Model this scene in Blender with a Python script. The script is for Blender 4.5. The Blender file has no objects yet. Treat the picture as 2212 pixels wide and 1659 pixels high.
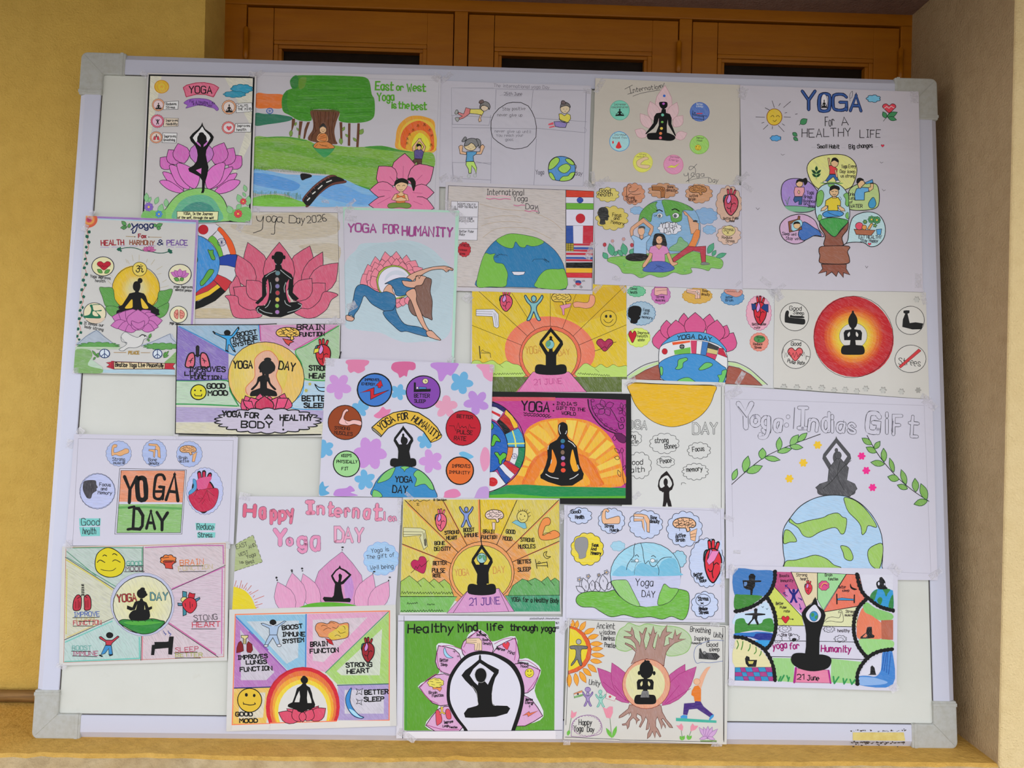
import bpy, math, random
from mathutils import Vector, Matrix
random.seed(7)
S = bpy.context.scene
# ---------------------------------------------------------------- camera
cam_d = bpy.data.cameras.new('camera'); cam = bpy.data.objects.new('camera', cam_d)
S.collection.objects.link(cam); S.camera = cam
CAM = Vector((0.80346, -1.38054, 0.64490))
RW = Matrix(((0.999492, -0.0218495, -0.0232022), (-0.0231989, 0.00040598, -0.99973079), (0.0218531, 0.99976119, -0.00010111)))
cam.matrix_world = Matrix.Translation(CAM) @ RW.to_4x4()
FPX = 1661.0
cam_d.sensor_width = 36.0; cam_d.lens = FPX / 2212 * 36.0; cam_d.clip_start = 0.02
# ---------------------------------------------------------------- sky and exposure
w = bpy.data.worlds.new('sky'); S.world = w; w.use_nodes = True
nt = w.node_tree; nt.nodes.clear()
def N(nt, t, **k):
    n = nt.nodes.new(t)
    for a, b in k.items(): setattr(n, a, b)
    return n
tc = N(nt, 'ShaderNodeTexCoord'); sp = N(nt, 'ShaderNodeSeparateXYZ'); rp = N(nt, 'ShaderNodeValToRGB')
bg = N(nt, 'ShaderNodeBackground'); ow = N(nt, 'ShaderNodeOutputWorld')
nt.links.new(tc.outputs['Generated'], sp.inputs[0]); nt.links.new(sp.outputs['Z'], rp.inputs[0])
rp.color_ramp.elements[0].position = 0.0; rp.color_ramp.elements[0].color = (0.97, 0.97, 1.0, 1)
rp.color_ramp.elements[1].position = 0.8; rp.color_ramp.elements[1].color = (0.80, 0.88, 1.0, 1)
nt.links.new(rp.outputs[0], bg.inputs[0]); bg.inputs[1].default_value = 1.0
nt.links.new(bg.outputs[0], ow.inputs[0])
S.view_settings.view_transform = 'Standard'; S.view_settings.look = 'None'
S.view_settings.gamma = 1.0; S.view_settings.use_curve_mapping = False
S.view_settings.exposure = 1.17
S.cycles.max_bounces = 6; S.cycles.diffuse_bounces = 4; S.cycles.transparent_max_bounces = 12

# ---------------------------------------------------------------- helpers
def lin(c): return c / 12.92 if c <= 0.04045 else ((c + 0.055) / 1.055) ** 2.4
def hx(s):
    if len(s) == 3: s = ''.join(ch * 2 for ch in s)
    return tuple(lin(int(s[i:i + 2], 16) / 255) for i in (0, 2, 4))
def newmat(name, rough=0.6, spec=0.3):
    m = bpy.data.materials.new(name); m.use_nodes = True; nt = m.node_tree
    b = nt.nodes['Principled BSDF']; b.inputs['Roughness'].default_value = rough
    b.inputs['Specular IOR Level'].default_value = spec
    return m, nt, b
def noise(nt, scale, detail=4, rough=0.55, vec=None, dist=0.0):
    n = N(nt, 'ShaderNodeTexNoise'); n.inputs['Scale'].default_value = scale
    n.inputs['Detail'].default_value = detail; n.inputs['Roughness'].default_value = rough
    n.inputs['Distortion'].default_value = dist
    if vec: nt.links.new(vec, n.inputs['Vector'])
    return n
def ramp(nt, fac, *st):
    r = N(nt, 'ShaderNodeValToRGB'); e = r.color_ramp.elements
    while len(e) < len(st): e.new(0.5)
    for i, (p, c) in enumerate(st):
        e[i].position = p; e[i].color = tuple(c) + (1,) if len(c) == 3 else c
    nt.links.new(fac, r.inputs[0]); return r
def bump(nt, b, h, strength, dist=0.002, prev=None):
    k = N(nt, 'ShaderNodeBump'); k.inputs['Strength'].default_value = strength; k.inputs['Distance'].default_value = dist
    nt.links.new(h, k.inputs['Height'])
    if prev: nt.links.new(prev.outputs[0], k.inputs['Normal'])
    nt.links.new(k.outputs[0], b.inputs['Normal']); return k
def wallmat(name, c1, c2, c3, bscale=260, bstr=0.6, rough=0.85, stain=1.6):
    m, nt, b = newmat(name, rough, 0.2); tc = N(nt, 'ShaderNodeTexCoord'); o = tc.outputs['Object']
    n1 = noise(nt, stain, 5, 0.6, o); n2 = noise(nt, 38, 5, 0.6, o)
    mx = N(nt, 'ShaderNodeMix', data_type='RGBA'); r = ramp(nt, n1.outputs[0], (0.35, hx(c1)), (0.7, hx(c2)))
    r2 = ramp(nt, n2.outputs[0], (0.42, (0, 0, 0)), (0.72, (0.45, 0.45, 0.45)))
    nt.links.new(r2.outputs[0], mx.inputs[0]); nt.links.new(r.outputs[0], mx.inputs[6]); mx.inputs[7].default_value = hx(c3) + (1,)
    nt.links.new(mx.outputs[2], b.inputs['Base Color'])
    n3 = noise(nt, bscale, 4, 0.6, o); n4 = noise(nt, 22, 3, 0.5, o)
    k = bump(nt, b, n4.outputs[0], 0.35, 0.012); bump(nt, b, n3.outputs[0], bstr, 0.0038, k)
    return m
def mesh(name, V, F, m, parent=None, smooth=False):
    me = bpy.data.meshes.new(name); me.from_pydata([tuple(v) for v in V], [], F); me.update()
    if smooth: me.polygons.foreach_set('use_smooth', [True] * len(me.polygons))
    o = bpy.data.objects.new(name, me); S.collection.objects.link(o)
    if m: me.materials.append(m)
    if parent: o.parent = parent
    return o
def tag(o, label=None, cat=None, group=None, kind=None):
    for k, v in (('label', label), ('category', cat), ('group', group), ('kind', kind)):
        if v: o[k] = v
    return o
def empty(name, mat=None):
    o = bpy.data.objects.new(name, None); o.empty_display_size = 0.05; S.collection.objects.link(o)
    if mat is not None: o.matrix_world = mat
    return o
def bevel(o, wd, seg=2):
    md = o.modifiers.new('bevel', 'BEVEL'); md.width = wd; md.segments = seg; md.limit_method = 'ANGLE'; return o
def boxVF(x0, y0, z0, x1, y1, z1):
    V = [(x, y, z) for x in (x0, x1) for y in (y0, y1) for z in (z0, z1)]
    return V, [(0, 1, 3, 2), (4, 6, 7, 5), (0, 4, 5, 1), (2, 3, 7, 6), (0, 2, 6, 4), (1, 5, 7, 3)]
def box(name, a, c, m, parent=None, bw=0.0):
    V, F = boxVF(*a, *c); o = mesh(name, V, F, m, parent)
    if bw: bevel(o, bw)
    return o
def prism(name, pts, z0, z1, m, parent=None, bw=0.0):      # closed outline in local xy, ccw
    n = len(pts); V = [(x, y, z0) for x, y in pts] + [(x, y, z1) for x, y in pts]
    F = [tuple(range(n))[::-1], tuple(range(n, 2 * n))] + [(i, (i + 1) % n, n + (i + 1) % n, n + i) for i in range(n)]
    o = mesh(name, V, F, m, parent)
    if bw: bevel(o, bw)
    return o
# the leaning board's own frame: x along it, y up it, z out of its face (metres from its lower left corner)
LEAN = math.radians(5.1474)
BX = Vector((1, 0, 0)); BY = Vector((0, math.sin(LEAN), math.cos(LEAN))); BN = BX.cross(BY)
BM = Matrix((BX, BY, BN)).transposed().to_4x4()
BW, BH = 1.66, 1.26756
def onboard(px, py, off=0.0):                              # photograph position -> metres on the board
    d = RW @ Vector(((px - 1106) / FPX, (829.5 - py) / FPX, -1))
    o = BN * off; t = (o - CAM).dot(BN) / d.dot(BN); p = CAM + d * t
    return (p.dot(BX), p.dot(BY))
def onplane(px, py, axis, val):
    d = RW @ Vector(((px - 1106) / FPX, (829.5 - py) / FPX, -1)); return CAM + d * ((val - CAM[axis]) / d[axis])
# ---------------------------------------------------------------- the place: niche with a window, ledge, pier, veranda
YW, YG, YP, XL, XR, ZT = 0.165, 0.275, -0.062, 0.212, 1.697, 1.468
m_yellow = wallmat('yellow_limewash', 'deb456', 'e6c064', 'cea44c', 300, 0.8)
m_pier = wallmat('cream_textured_paint', 'efd49c', 'f5dba6', 'e4c78e', 260, 1.0)
m_reveal = wallmat('brown_beige_textured_wall', 'bea27a', 'c8ac84', 'ac9068', 240, 1.0)
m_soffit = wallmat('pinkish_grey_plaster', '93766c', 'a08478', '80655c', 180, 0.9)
m_ledge = wallmat('ochre_ledge_paint', 'd8a84e', 'e2b660', 'b0863a', 110, 0.8, 0.8, 3.0)
m_stone = wallmat('bare_cement_edge', 'c0a478', 'd2bc94', '8c7450', 70, 1.0, 0.9, 9.0)
m_floor = wallmat('grey_floor', '9a948a', 'a8a298', '8a847a', 80, 0.3, 0.7)
m_ground = wallmat('packed_earth_yard', '7c7468', '8a8274', '6c655a', 8, 0.5, 0.9)
m_ceil = wallmat('veranda_ceiling_paint', '7d6a50', '86735a', '74624a', 80, 0.3, 0.8)
def st(o): return tag(o, kind='structure')
st(box('wall_left', (-1.6, YW, -0.0002), (XL, YW + 0.25, 2.3), m_yellow))
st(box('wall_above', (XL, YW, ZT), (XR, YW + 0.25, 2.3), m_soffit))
st(box('wall_below', (-1.6, YW + 0.001, -0.95), (2.9, YW + 0.28, -0.0005), m_yellow))
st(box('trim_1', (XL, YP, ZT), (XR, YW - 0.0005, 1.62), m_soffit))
# right reveal is browner than the face of the pier
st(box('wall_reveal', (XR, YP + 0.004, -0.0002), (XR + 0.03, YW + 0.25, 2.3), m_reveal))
st(box('wall_right', (XR + 0.0005, YP, -0.95), (2.9, YP + 0.2, 2.3), m_pier, bw=0.004))
st(box('floor', (-4, -2.6, -1.0), (5, 0.5, -0.95), m_floor))
st(box('ground', (-60, -80, -1.2), (60, -2.6, -1.05), m_ground))

st(box('ceiling', (-2.6, -1.9, 1.95), (3.4, 0.5, 2.07), m_ceil))
st(box('added_overhang', (-1.6, -1.2, 1.50), (2.9, YP, 1.60), m_ceil))  # unseen overhang, added to darken the upper board and wall
# ledge with an uneven worn edge and rough cement front
random.seed(3)
n = 150; V = []; F = []
xs = [-1.6 + (XR + 1.6) * i / n for i in range(n + 1)]
for x in xs:
    e = YP + 0.003 * math.sin(x * 9) + random.uniform(-0.0018, 0.0018) + (random.uniform(0.002, 0.006) if random.random() < 0.12 else 0)
    dz = -0.004 - random.uniform(0, 0.0015)
    V += [(x, YW, 0), (x, e + 0.006, 0), (x, e, dz), (x, YP - 0.012 + random.uniform(-.002, .002), dz - 0.010), (x, YP - 0.014, -0.95), (x, YW, -0.95)]
for i in range(n):
    for j in range(5):
        a = i * 6 + j; F.append((a, a + 6, a + 7, a + 1))
ledge = st(mesh('trim_2', V, F, m_ledge, smooth=False)); ledge.data.materials.append(m_stone)
for i, p in enumerate(ledge.data.polygons):
    if i % 5 in (2, 3): p.material_index = 1
# ---- window: orange painted frame with three casements
mo, nt_, b_ = newmat('orange_gloss_wood_paint', 0.42, 0.4)
tc_ = N(nt_, 'ShaderNodeTexCoord'); mp = N(nt_, 'ShaderNodeMapping'); mp.inputs['Scale'].default_value = (2, 8, 14)
nt_.links.new(tc_.outputs['Object'], mp.inputs[0]); n1 = noise(nt_, 3, 6, 0.6, mp.outputs[0])
r_ = ramp(nt_, n1.outputs[0], (0.3, hx('a86206')), (0.7, hx('b87008'))); nt_.links.new(r_.outputs[0], b_.inputs['Base Color'])
bump(nt_, b_, n1.outputs[0], 0.3, 0.003)
mdk, _, bdk = newmat('dark_gap', 0.9, 0.0); bdk.inputs['Base Color'].default_value = (0.01, 0.006, 0.003, 1)
mgl, ntg, bgl = newmat('dusty_dark_glass', 0.25, 0.25)
tg = N(ntg, 'ShaderNodeTexCoord'); ng = noise(ntg, 14, 6, 0.65, tg.outputs['Object'])
rg = ramp(ntg, ng.outputs[0], (0.45, hx('1c140e')), (0.8, hx('2a2018'))); ntg.links.new(rg.outputs[0], bgl.inputs['Base Color'])
mir, _, bir = newmat('iron_hinge_paint', 0.5, 0.4); bir.inputs['Base Color'].default_value = hx('8c5210') + (1,)
win = st(empty('window_1', Matrix.Translation((0, YG, 0))))
def wx(px, py=80): return onplane(px, py, 1, YG).x
def wz(px, py): return onplane(px, py, 1, YG).z
x0, x1 = XL - 0.01, XR + 0.01; zb, zh = 0.02, ZT
ft = zh - 0.024
box('frame_head', (x0, 0.0, ft), (x1, 0.05, zh + 0.01), mo, win, 0.002)
box('frame_sill', (x0, 0.0, zb), (x1, 0.05, zb + 0.06), mo, win, 0.002)
segs = [(wx(533), wx(979)), (wx(1012), wx(1466)), (wx(1497), wx(1945))]
jam = [(x0, segs[0][0] - 0.002), (segs[0][1] + 0.002, segs[1][0] - 0.002), (segs[1][1] + 0.002, segs[2][0] - 0.002), (segs[2][1] + 0.002, x1)]
for a, c in jam: box('frame_post', (a, 0.0, zb + 0.06), (c, 0.05, ft - 0.0002), mo, win, 0.0015)
box('gap_backing', (x0, 0.045, zb), (x1, 0.06, zh), mdk, win)
for k, (a, c) in enumerate(segs):
    ca = mesh('casement', *boxVF(a, 0.004, zb + 0.064, a + 0.055, 0.04, ft - 0.004), mo, win); bevel(ca, 0.0012)
    # stiles, rails, moulding and pane
    top = ft - 0.004; sw = 0.056; rh = 0.068
    box('stile', (c - sw, 0.004, zb + 0.064), (c, 0.04, top), mo, ca, 0.0012)
    box('rail', (a + sw, 0.0045, top - rh), (c - sw, 0.04, top), mo, ca, 0.0008)
    box('rail', (a + sw, 0.0045, zb + 0.064), (c - sw, 0.04, zb + 0.13), mo, ca, 0.0008)
    for u, ins in ((0.007, 0.0), (0.014, 0.007)):          # stepped moulding
        g = 0.0095
        xa, xb, zt, zl = a + sw + ins, c - sw - ins, top - rh - ins, zb + 0.13 + ins
        box('moulding', (xa, 0.004 + u * 0.6 - 0.004, zt - g), (xb, 0.03, zt), mo, ca, 0.002)
        box('moulding', (xa, 0.004 + u * 0.6 - 0.004, zl), (xa + g, 0.03, zt - g), mo, ca, 0.002)
        box('moulding', (xb - g, 0.004 + u * 0.6 - 0.004, zl), (xb, 0.03, zt - g), mo, ca, 0.002)
    box('pane', (a + sw + 0.01, 0.024, zb + 0.13), (c - sw - 0.01, 0.027, top - rh - 0.008), mgl, ca)
    hxp = a - 0.001 if k == 0 else c + 0.001
    for zz in (1.36, 0.25):
        V = []; F = []; nn = 12
        for q, z in enumerate((zz - 0.035, zz - 0.03, zz - 0.0005, zz - 0.0005, zz + 0.03, zz + 0.035)):
            rr = 0.0058 if q not in (0, 5) else 0.003
            V += [(hxp + rr * math.cos(t * 6.28319 / nn), rr * math.sin(t * 6.28319 / nn) - 0.002, z) for t in range(nn)]
        for q in range(5):
            for t in range(nn): F.append((q * nn + t, q * nn + (t + 1) % nn, (q + 1) * nn + (t + 1) % nn, (q + 1) * nn + t))
        mesh('hinge', V, F, mo, win, True)
# ---- bamboo stick lying on the ledge behind the board's corner
mb, ntb, bb = newmat('dry_bamboo', 0.6, 0.3)
tb = N(ntb, 'ShaderNodeTexCoord'); mpb = N(ntb, 'ShaderNodeMapping'); mpb.inputs['Scale'].default_value = (4, 60, 60)
ntb.links.new(tb.outputs['Object'], mpb.inputs[0]); nb = noise(ntb, 3, 5, 0.6, mpb.outputs[0])
rb = ramp(ntb, nb.outputs[0], (0.3, hx('6b4a22')), (0.7, hx('9a7440'))); ntb.links.new(rb.outputs[0], bb.inputs['Base Color'])
bump(ntb, bb, nb.outputs[0], 0.3, 0.002)
bam = tag(empty('bamboo_stick', Matrix.Translation((0, YW - 0.016, 0.0125))), 'brown bamboo stick lying on the ledge behind the lower left board corner', 'stick')
prof = []; x = -1.0
while x < 0.2:
    prof += [(x, 0.0118), (x + 0.12, 0.0112), (x + 0.19, 0.0115), (x + 0.196, 0.0128), (x + 0.199, 0.0108), (x + 0.203, 0.0126), (x + 0.21, 0.0116)]; x += 0.215
off = -0.063 - (-1.0 + 0.199 + 0.215 * 4) ; V = []; F = []; nn = 14
for q, (x, r) in enumerate(prof): V += [(x + off, r * math.cos(t * 6.28319 / nn), r * math.sin(t * 6.28319 / nn)) for t in range(nn)]
for q in range(len(prof) - 1):
    for t in range(nn): F.append((q * nn + t, (q + 1) * nn + t, (q + 1) * nn + (t + 1) % nn, q * nn + (t + 1) % nn))
F += [tuple(range(nn)), tuple(range(len(V) - nn, len(V)))[::-1]]
mesh('cane', V, F, mb, bam, True)
mnode, _, bn_ = newmat('pale_bamboo_node', 0.7, 0.2); bn_.inputs['Base Color'].default_value = hx('b59a6a') + (1,)
for xx in (-0.078, -0.066):
    V = []; F = []
    for q in range(3):
        V += [(xx + 0.004 * q + 0.002 * math.sin(t), (0.0131 - 0.0006 * (q % 2)) * math.cos(t * 6.28319 / nn), 0.0131 * math.sin(t * 6.28319 / nn)) for t in range(nn)]
    for q in range(2):
        for t in range(nn): F.append((q * nn + t, (q + 1) * nn + t, (q + 1) * nn + (t + 1) % nn, q * nn + (t + 1) % nn))
    mesh('node_ring', V, F, mnode, bam, True)
# ---- the whiteboard
mw, ntw, bw_ = newmat('used_whiteboard_enamel', 0.32, 0.4)
tw = N(ntw, 'ShaderNodeTexCoord'); nw = noise(ntw, 5, 7, 0.65, tw.outputs['Object']); nw2 = noise(ntw, 30, 6, 0.7, tw.outputs['Object'])
rw = ramp(ntw, nw.outputs[0], (0.3, hx('d4d5cc')), (0.75, hx('dcddd5'))); rw2 = ramp(ntw, nw2.outputs[0], (0.64, (1, 1, 1)), (0.82, (0.86, 0.83, 0.76)))
mxw = N(ntw, 'ShaderNodeMix', data_type='RGBA', blend_type='MULTIPLY'); mxw.inputs[0].default_value = 0.6
ntw.links.new(rw.outputs[0], mxw.inputs[6]); ntw.links.new(rw2.outputs[0], mxw.inputs[7]); ntw.links.new(mxw.outputs[2], bw_.inputs['Base Color'])
mal, nta, ba = newmat('satin_aluminium_frame', 0.45, 0.5); ba.inputs['Base Color'].default_value = hx('cfd1e2') + (1,); ba.inputs['Metallic'].default_value = 0.15
mpl, ntp, bp = newmat('grey_plastic_corner', 0.55, 0.35)
tp = N(ntp, 'ShaderNodeTexCoord'); np_ = noise(ntp, 90, 6, 0.7, tp.outputs['Object'])
rpp = ramp(ntp, np_.outputs[0], (0.4, hx('b9bab5')), (0.85, hx('a8a598'))); ntp.links.new(rpp.outputs[0], bp.inputs['Base Color'])
FD = 0.004                                                   # frame stands this much proud of the sheet
board = tag(empty('whiteboard', BM.copy()), 'large whiteboard with aluminium frame and grey corners, leaning on the window niche', 'whiteboard')
fw = 0.040
box('writing_surface', (0.012, 0.012, -0.016), (BW - 0.012, BH - 0.012, -FD), mw, board)
def rail(p0, p1, inward):                                    # extruded bevelled profile
    p0 = Vector(p0); p1 = Vector(p1); d = Vector(inward)
    pr = [(0, -0.020), (0, -0.006), (0.011, 0.0), (fw - 0.001, 0.0), (fw, -0.001), (fw, -0.0045), (fw, -0.020)]
    V = []
    for p in (p0, p1): V += [(p.x + d.x * a, p.y + d.y * a, z) for a, z in pr]
    n = len(pr); F = [(i, i + 1, n + i + 1, n + i) for i in range(n - 1)]
    return mesh('frame_rail', V, F, mal, board)
g = 0.07
rail((g, 0), (BW - g, 0), (0, 1)); rail((g, BH), (BW - g, BH), (0, -1)); rail((0, g), (0, BH - g), (1, 0)); rail((BW, g), (BW, BH - g), (-1, 0))
mgp, _, bgp = newmat('painted_gap_shade', 0.8, 0.1); bgp.inputs['Base Color'].default_value = hx('55504c') + (1,)  # dark strips paint in the shadow line between frame and writing surface
for a_, c_ in (((fw, fw, -FD), (BW - fw, fw + .0014, -0.0032)), ((fw, BH - fw - .0014, -FD), (BW - fw, BH - fw, -0.0032)), ((fw, fw, -FD), (fw + .0014, BH - fw, -0.0032)), ((BW - fw - .0014, fw, -FD), (BW - fw, BH - fw, -0.0032))): box('gap_shade_strip', a_, c_, mgp, board)
def corner(cx, cy, sx, sy):
    L = 0.083; w_ = fw + 0.002; e = -0.0015; r = 0.012
    o = [(L, e)] + [(e + r - r * math.cos(a), e + r - r * math.sin(a)) for a in [math.radians(90 - t * 22.5) for t in range(5)]] + [(e, L), (w_, L), (w_, w_), (L, w_)]
    pts = [(cx + sx * x, cy + sy * y) for x, y in o]
    if sx * sy > 0: pts = pts[::-1]
    c = prism('corner_cap', pts, -0.021, 0.0015, mpl, board, 0.0025)
    for q in ((L - 0.010, e - 0.0003, L - 0.004, w_ + 0.0004), (e - 0.0003, L - 0.010, w_ + 0.0004, L - 0.004)):
        a_, b_, c_, d_ = cx + sx * q[0], cy + sy * q[1], cx + sx * q[2], cy + sy * q[3]
        box('rib', (min(a_, c_), min(b_, d_), -0.02), (max(a_, c_), max(b_, d_), 0.0024), mpl, c, 0.0006)
    # mitre ridge
    d = Vector((sx, sy)).normalized(); nrm = Vector((-d.y, d.x)) * 0.0007
    a = Vector((cx + sx * 0.006, cy + sy * 0.006)); b2 = Vector((cx + sx * w_, cy + sy * w_))
    mesh('mitre_ridge', [(a.x + nrm.x, a.y + nrm.y, 0.0014), (a.x - nrm.x, a.y - nrm.y, 0.0014), (b2.x - nrm.x, b2.y - nrm.y, 0.0014), (b2.x + nrm.x, b2.y + nrm.y, 0.0014), (a.x, a.y, 0.0022), (b2.x, b2.y, 0.0022)],
         [(0, 4, 5, 3), (1, 2, 5, 4), (0, 1, 4), (3, 5, 2)], mpl, c)
corner(0, 0, 1, 1); corner(BW, 0, -1, 1); corner(0, BH, 1, -1); corner(BW, BH, -1, -1)
mys, nty, by_ = newmat('faded_yellow_label', 0.6, 0.2)
ty = N(nty, 'ShaderNodeTexCoord'); ny = noise(nty, 60, 5, 0.6, ty.outputs['Object'])
ry = ramp(nty, ny.outputs[0], (0.4, hx('dccb80')), (0.75, hx('cdb45c'))); nty.links.new(ry.outputs[0], by_.inputs['Base Color'])
def pts_on(*p): return [onboard(p[i], p[i + 1]) for i in range(0, len(p), 2)]
q = pts_on(1842, 1599, 1955, 1600, 1952, 1582, 1842, 1582)
sl = prism('yellow_label', q, 0.0002, 0.0006, mys, board); sl['label'] = 'blank yellowed label strip on bottom rail'
mgr, ntr, bgr = newmat('black_grime', 0.8, 0.1); bgr.inputs['Base Color'].default_value = hx('4a423c') + (1,)
V = []; F = []; random.seed(9)
for i in range(150):
    px = random.uniform(1838, 1958); py = random.choice((random.gauss(1605, 3), random.gauss(1579, 1.5), 1604))
    if 1580 < py < 1601: py = 1603
    x, y = onboard(px, py); r = random.uniform(0.0004, 0.0017); b0 = len(V); 
    V += [(x + r * random.uniform(.6, 1.8) * math.cos(t), y + r * random.uniform(.4, 1) * math.sin(t), 0.00025 + i * 1e-6) for t in (0, 1.05, 2.1, 3.14, 4.2, 5.2)]; F.append(tuple(range(b0, b0 + 6)))
gr = mesh('grime', V, F, mgr, board); gr['kind'] = 'stuff'
# ---------------------------------------------------------------- drawings: flat print on each paper sheet
GL = {}
for ln in """A 022842 1434
B 02083847350535433202
C ~4738180703123243
D 02082846433202
E 48080242 0535
F 480802 0535
G ~4738180703123243 25454342
H 0208 4842 0545
I 1838 2822 1232
J 1848 ~3833221203
K 0802 480542
L 080242
M 0208254842
N 02084248
O ~183847433212030718
P 02083847463505
Q ~183847433212030718 2541
R 02083847463505 2542
S ~4738180716354443321203
T 0848 2822
U ~080312324348
V 082248
W 0812253248
X 0842 4802
Y 082548 2522
Z 08480242
a ~3616050312223436 3632
b 0802 ~0516263533221203
c ~3526160503122233
d 3832 ~3526160503122233
e ~0434352616050312223
f ~38281712 0626
g ~3526160503122233 ~3631201001
h 0802 ~0516263532
i 1612 1817
j ~26211000 2827
k 0802 360432
l 1812
m 0602 ~0516252422 ~2536454442
n 0602 ~0516263532
o ~162635332212030516
p 0600 ~0516263533221203
q 3630 ~3526160503122233
r 0602 ~05162635
s ~352616051433321203
t ~1813122232 0636
u ~0603122233 3632
v 061236
w 0612243246
x 0632 3602
y 0613 3600
z 06360232
0 ~183847433212030718
1 072822
2 ~071838474534 340242
3 ~071838473525354333221203
4 32380444
5 48080535443332120203
6 ~3818060312324334251504
7 084822
8 ~2506183846250412324425
9 ~4625160718384743321203
! 2824 2322
? ~071838473524 2322
. 0203
, 121001
' 1816
- 0535
: 0504 0302
& ~4216172837360403122244
> 0535 253536
""".splitlines():
    k, _, r = ln.partition(' ')
    st_ = []
    for s in r.split():
        sm = s[0] == '~'; s = s.strip('~'); s = s[:len(s) // 2 * 2]
        if s: st_.append((sm, [(int(s[i]), int(s[i + 1]) - 2) for i in range(0, len(s), 2)]))
    GL[k] = (st_, max(p[0] for _, q in st_ for p in q))
def cat(P, closed, n=4):                                     # smooth curve through points
    m = len(P)
    if m < 3: return list(P)
    out = []
    for i in range(m if closed else m - 1):
        if closed: a, b, c, d = P[i - 1], P[i], P[(i + 1) % m], P[(i + 2) % m]
        else: a, b, c, d = P[max(i - 1, 0)], P[i], P[i + 1], P[min(i + 2, m - 1)]
        for k in range(n):
            t = k / n; t2 = t * t; t3 = t2 * t
            out.append(tuple(0.5 * (2 * b[j] + (c[j] - a[j]) * t + (2 * a[j] - 5 * b[j] + 4 * c[j] - d[j]) * t2 + (3 * b[j] - a[j] - 3 * c[j] + d[j]) * t3) for j in (0, 1)))
    if not closed: out.append(P[-1])
    return out
def clip_poly(P, Q):                                         # keep the part of P inside convex Q
    ar = sum(Q[i - 1][0] * Q[i][1] - Q[i][0] * Q[i - 1][1] for i in range(len(Q)))
    if ar < 0: Q = Q[::-1]
    for i in range(len(Q)):
        a, b = Q[i - 1], Q[i]; out = []
        s = lambda p: (b[0] - a[0]) * (p[1] - a[1]) - (b[1] - a[1]) * (p[0] - a[0])
        for j in range(len(P)):
            p, q = P[j - 1], P[j]; sp_, sq = s(p), s(q)
            if (sp_ >= 0) != (sq >= 0):
                t = sp_ / (sp_ - sq); out.append((p[0] + (q[0] - p[0]) * t, p[1] + (q[1] - p[1]) * t))
            if sq >= 0: out.append(q)
        P = out
        if not P: return []
    return P
# one material for everything drawn: colour from the mesh, pencil / crayon grain from its hatch angle and strength
mdr, ntd, bd = newmat('pencil_and_marker', 0.62, 0.25)
ac = N(ntd, 'ShaderNodeVertexColor', layer_name='Col'); ah = N(ntd, 'ShaderNodeAttribute', attribute_name='hatch')
td = N(ntd, 'ShaderNodeTexCoord'); vr = N(ntd, 'ShaderNodeVectorRotate', rotation_type='Z_AXIS')
ntd.links.new(td.outputs['Object'], vr.inputs['Vector']); ntd.links.new(ah.outputs['Fac'], vr.inputs['Angle'])
md = N(ntd, 'ShaderNodeMapping'); md.inputs['Scale'].default_value = (90, 900, 1); ntd.links.new(vr.outputs[0], md.inputs[0])
nd = noise(ntd, 1.0, 4, 0.65, md.outputs[0], 0.3); rd = ramp(ntd, nd.outputs[0], (0.52, (0, 0, 0)), (0.78, (0.9, 0.9, 0.9)))
md2 = N(ntd, 'ShaderNodeMapping'); md2.inputs['Scale'].default_value = (26, 110, 1); ntd.links.new(vr.outputs[0], md2.inputs[0])
nd2 = noise(ntd, 1.0, 3, 0.6, md2.outputs[0]); rd2 = ramp(ntd, nd2.outputs[0], (0.5, (0, 0, 0)), (0.8, (0.4, 0.4, 0.4)))
ad = N(ntd, 'ShaderNodeMath', operation='MAXIMUM'); ntd.links.new(rd.outputs[0], ad.inputs[0]); ntd.links.new(rd2.outputs[0], ad.inputs[1])
mu = N(ntd, 'ShaderNodeMath', operation='MULTIPLY'); ntd.links.new(ad.outputs[0], mu.inputs[0]); ntd.links.new(ac.outputs['Alpha'], mu.inputs[1])
mxd = N(ntd, 'ShaderNodeMix', data_type='RGBA'); ntd.links.new(mu.outputs[0], mxd.inputs[0]); ntd.links.new(ac.outputs['Color'], mxd.inputs[6])
mxd.inputs[7].default_value = hx('dcdae0') + (1,)
# darker strokes where the pencil passed twice
nd3 = noise(ntd, 0.6, 4, 0.6, md.outputs[0]); rd3 = ramp(ntd, nd3.outputs[0], (0.35, (0.80, 0.80, 0.80)), (0.55, (1, 1, 1)))
mxe = N(ntd, 'ShaderNodeMix', data_type='RGBA', blend_type='MULTIPLY'); ntd.links.new(ac.outputs['Alpha'], mxe.inputs[0]); ntd.links.new(mxd.outputs[2], mxe.inputs[6]); ntd.links.new(rd3.outputs[0], mxe.inputs[7])
ntd.links.new(mxe.outputs[2], bd.inputs['Base Color'])
def papermat(name, col):
    m, nt, b = newmat(name, 0.7, 0.2); t = N(nt, 'ShaderNodeTexCoord')
    n = noise(nt, 3.2, 4, 0.55, t.outputs['Object'], 0.8); n2 = noise(nt, 400, 3, 0.6, t.outputs['Object'])
    c = hx(col); r = ramp(nt, n.outputs[0], (0.3, tuple(x * 0.95 for x in c)), (0.7, c)); nt.links.new(r.outputs[0], b.inputs['Base Color'])
    k = bump(nt, b, n.outputs[0], 0.5, 0.03); bump(nt, b, n2.outputs[0], 0.15, 0.0006, k); return m
PAPER = {}
def papertone(col):
    if col not in PAPER: PAPER[col] = papermat('paper_' + ['cool_white', 'warm_cream', 'bright_white', 'greenish_white', 'grey_white', 'soft_white', 'faint_grey', 'ivory'][len(PAPER) % 8], col)
    return PAPER[col]
mtape, ntt, bt = newmat('clear_sticky_tape', 0.22, 0.5)
bt.inputs['Base Color'].default_value = hx('e9e6ec') + (1,); bt.inputs['Alpha'].default_value = 0.34
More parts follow.
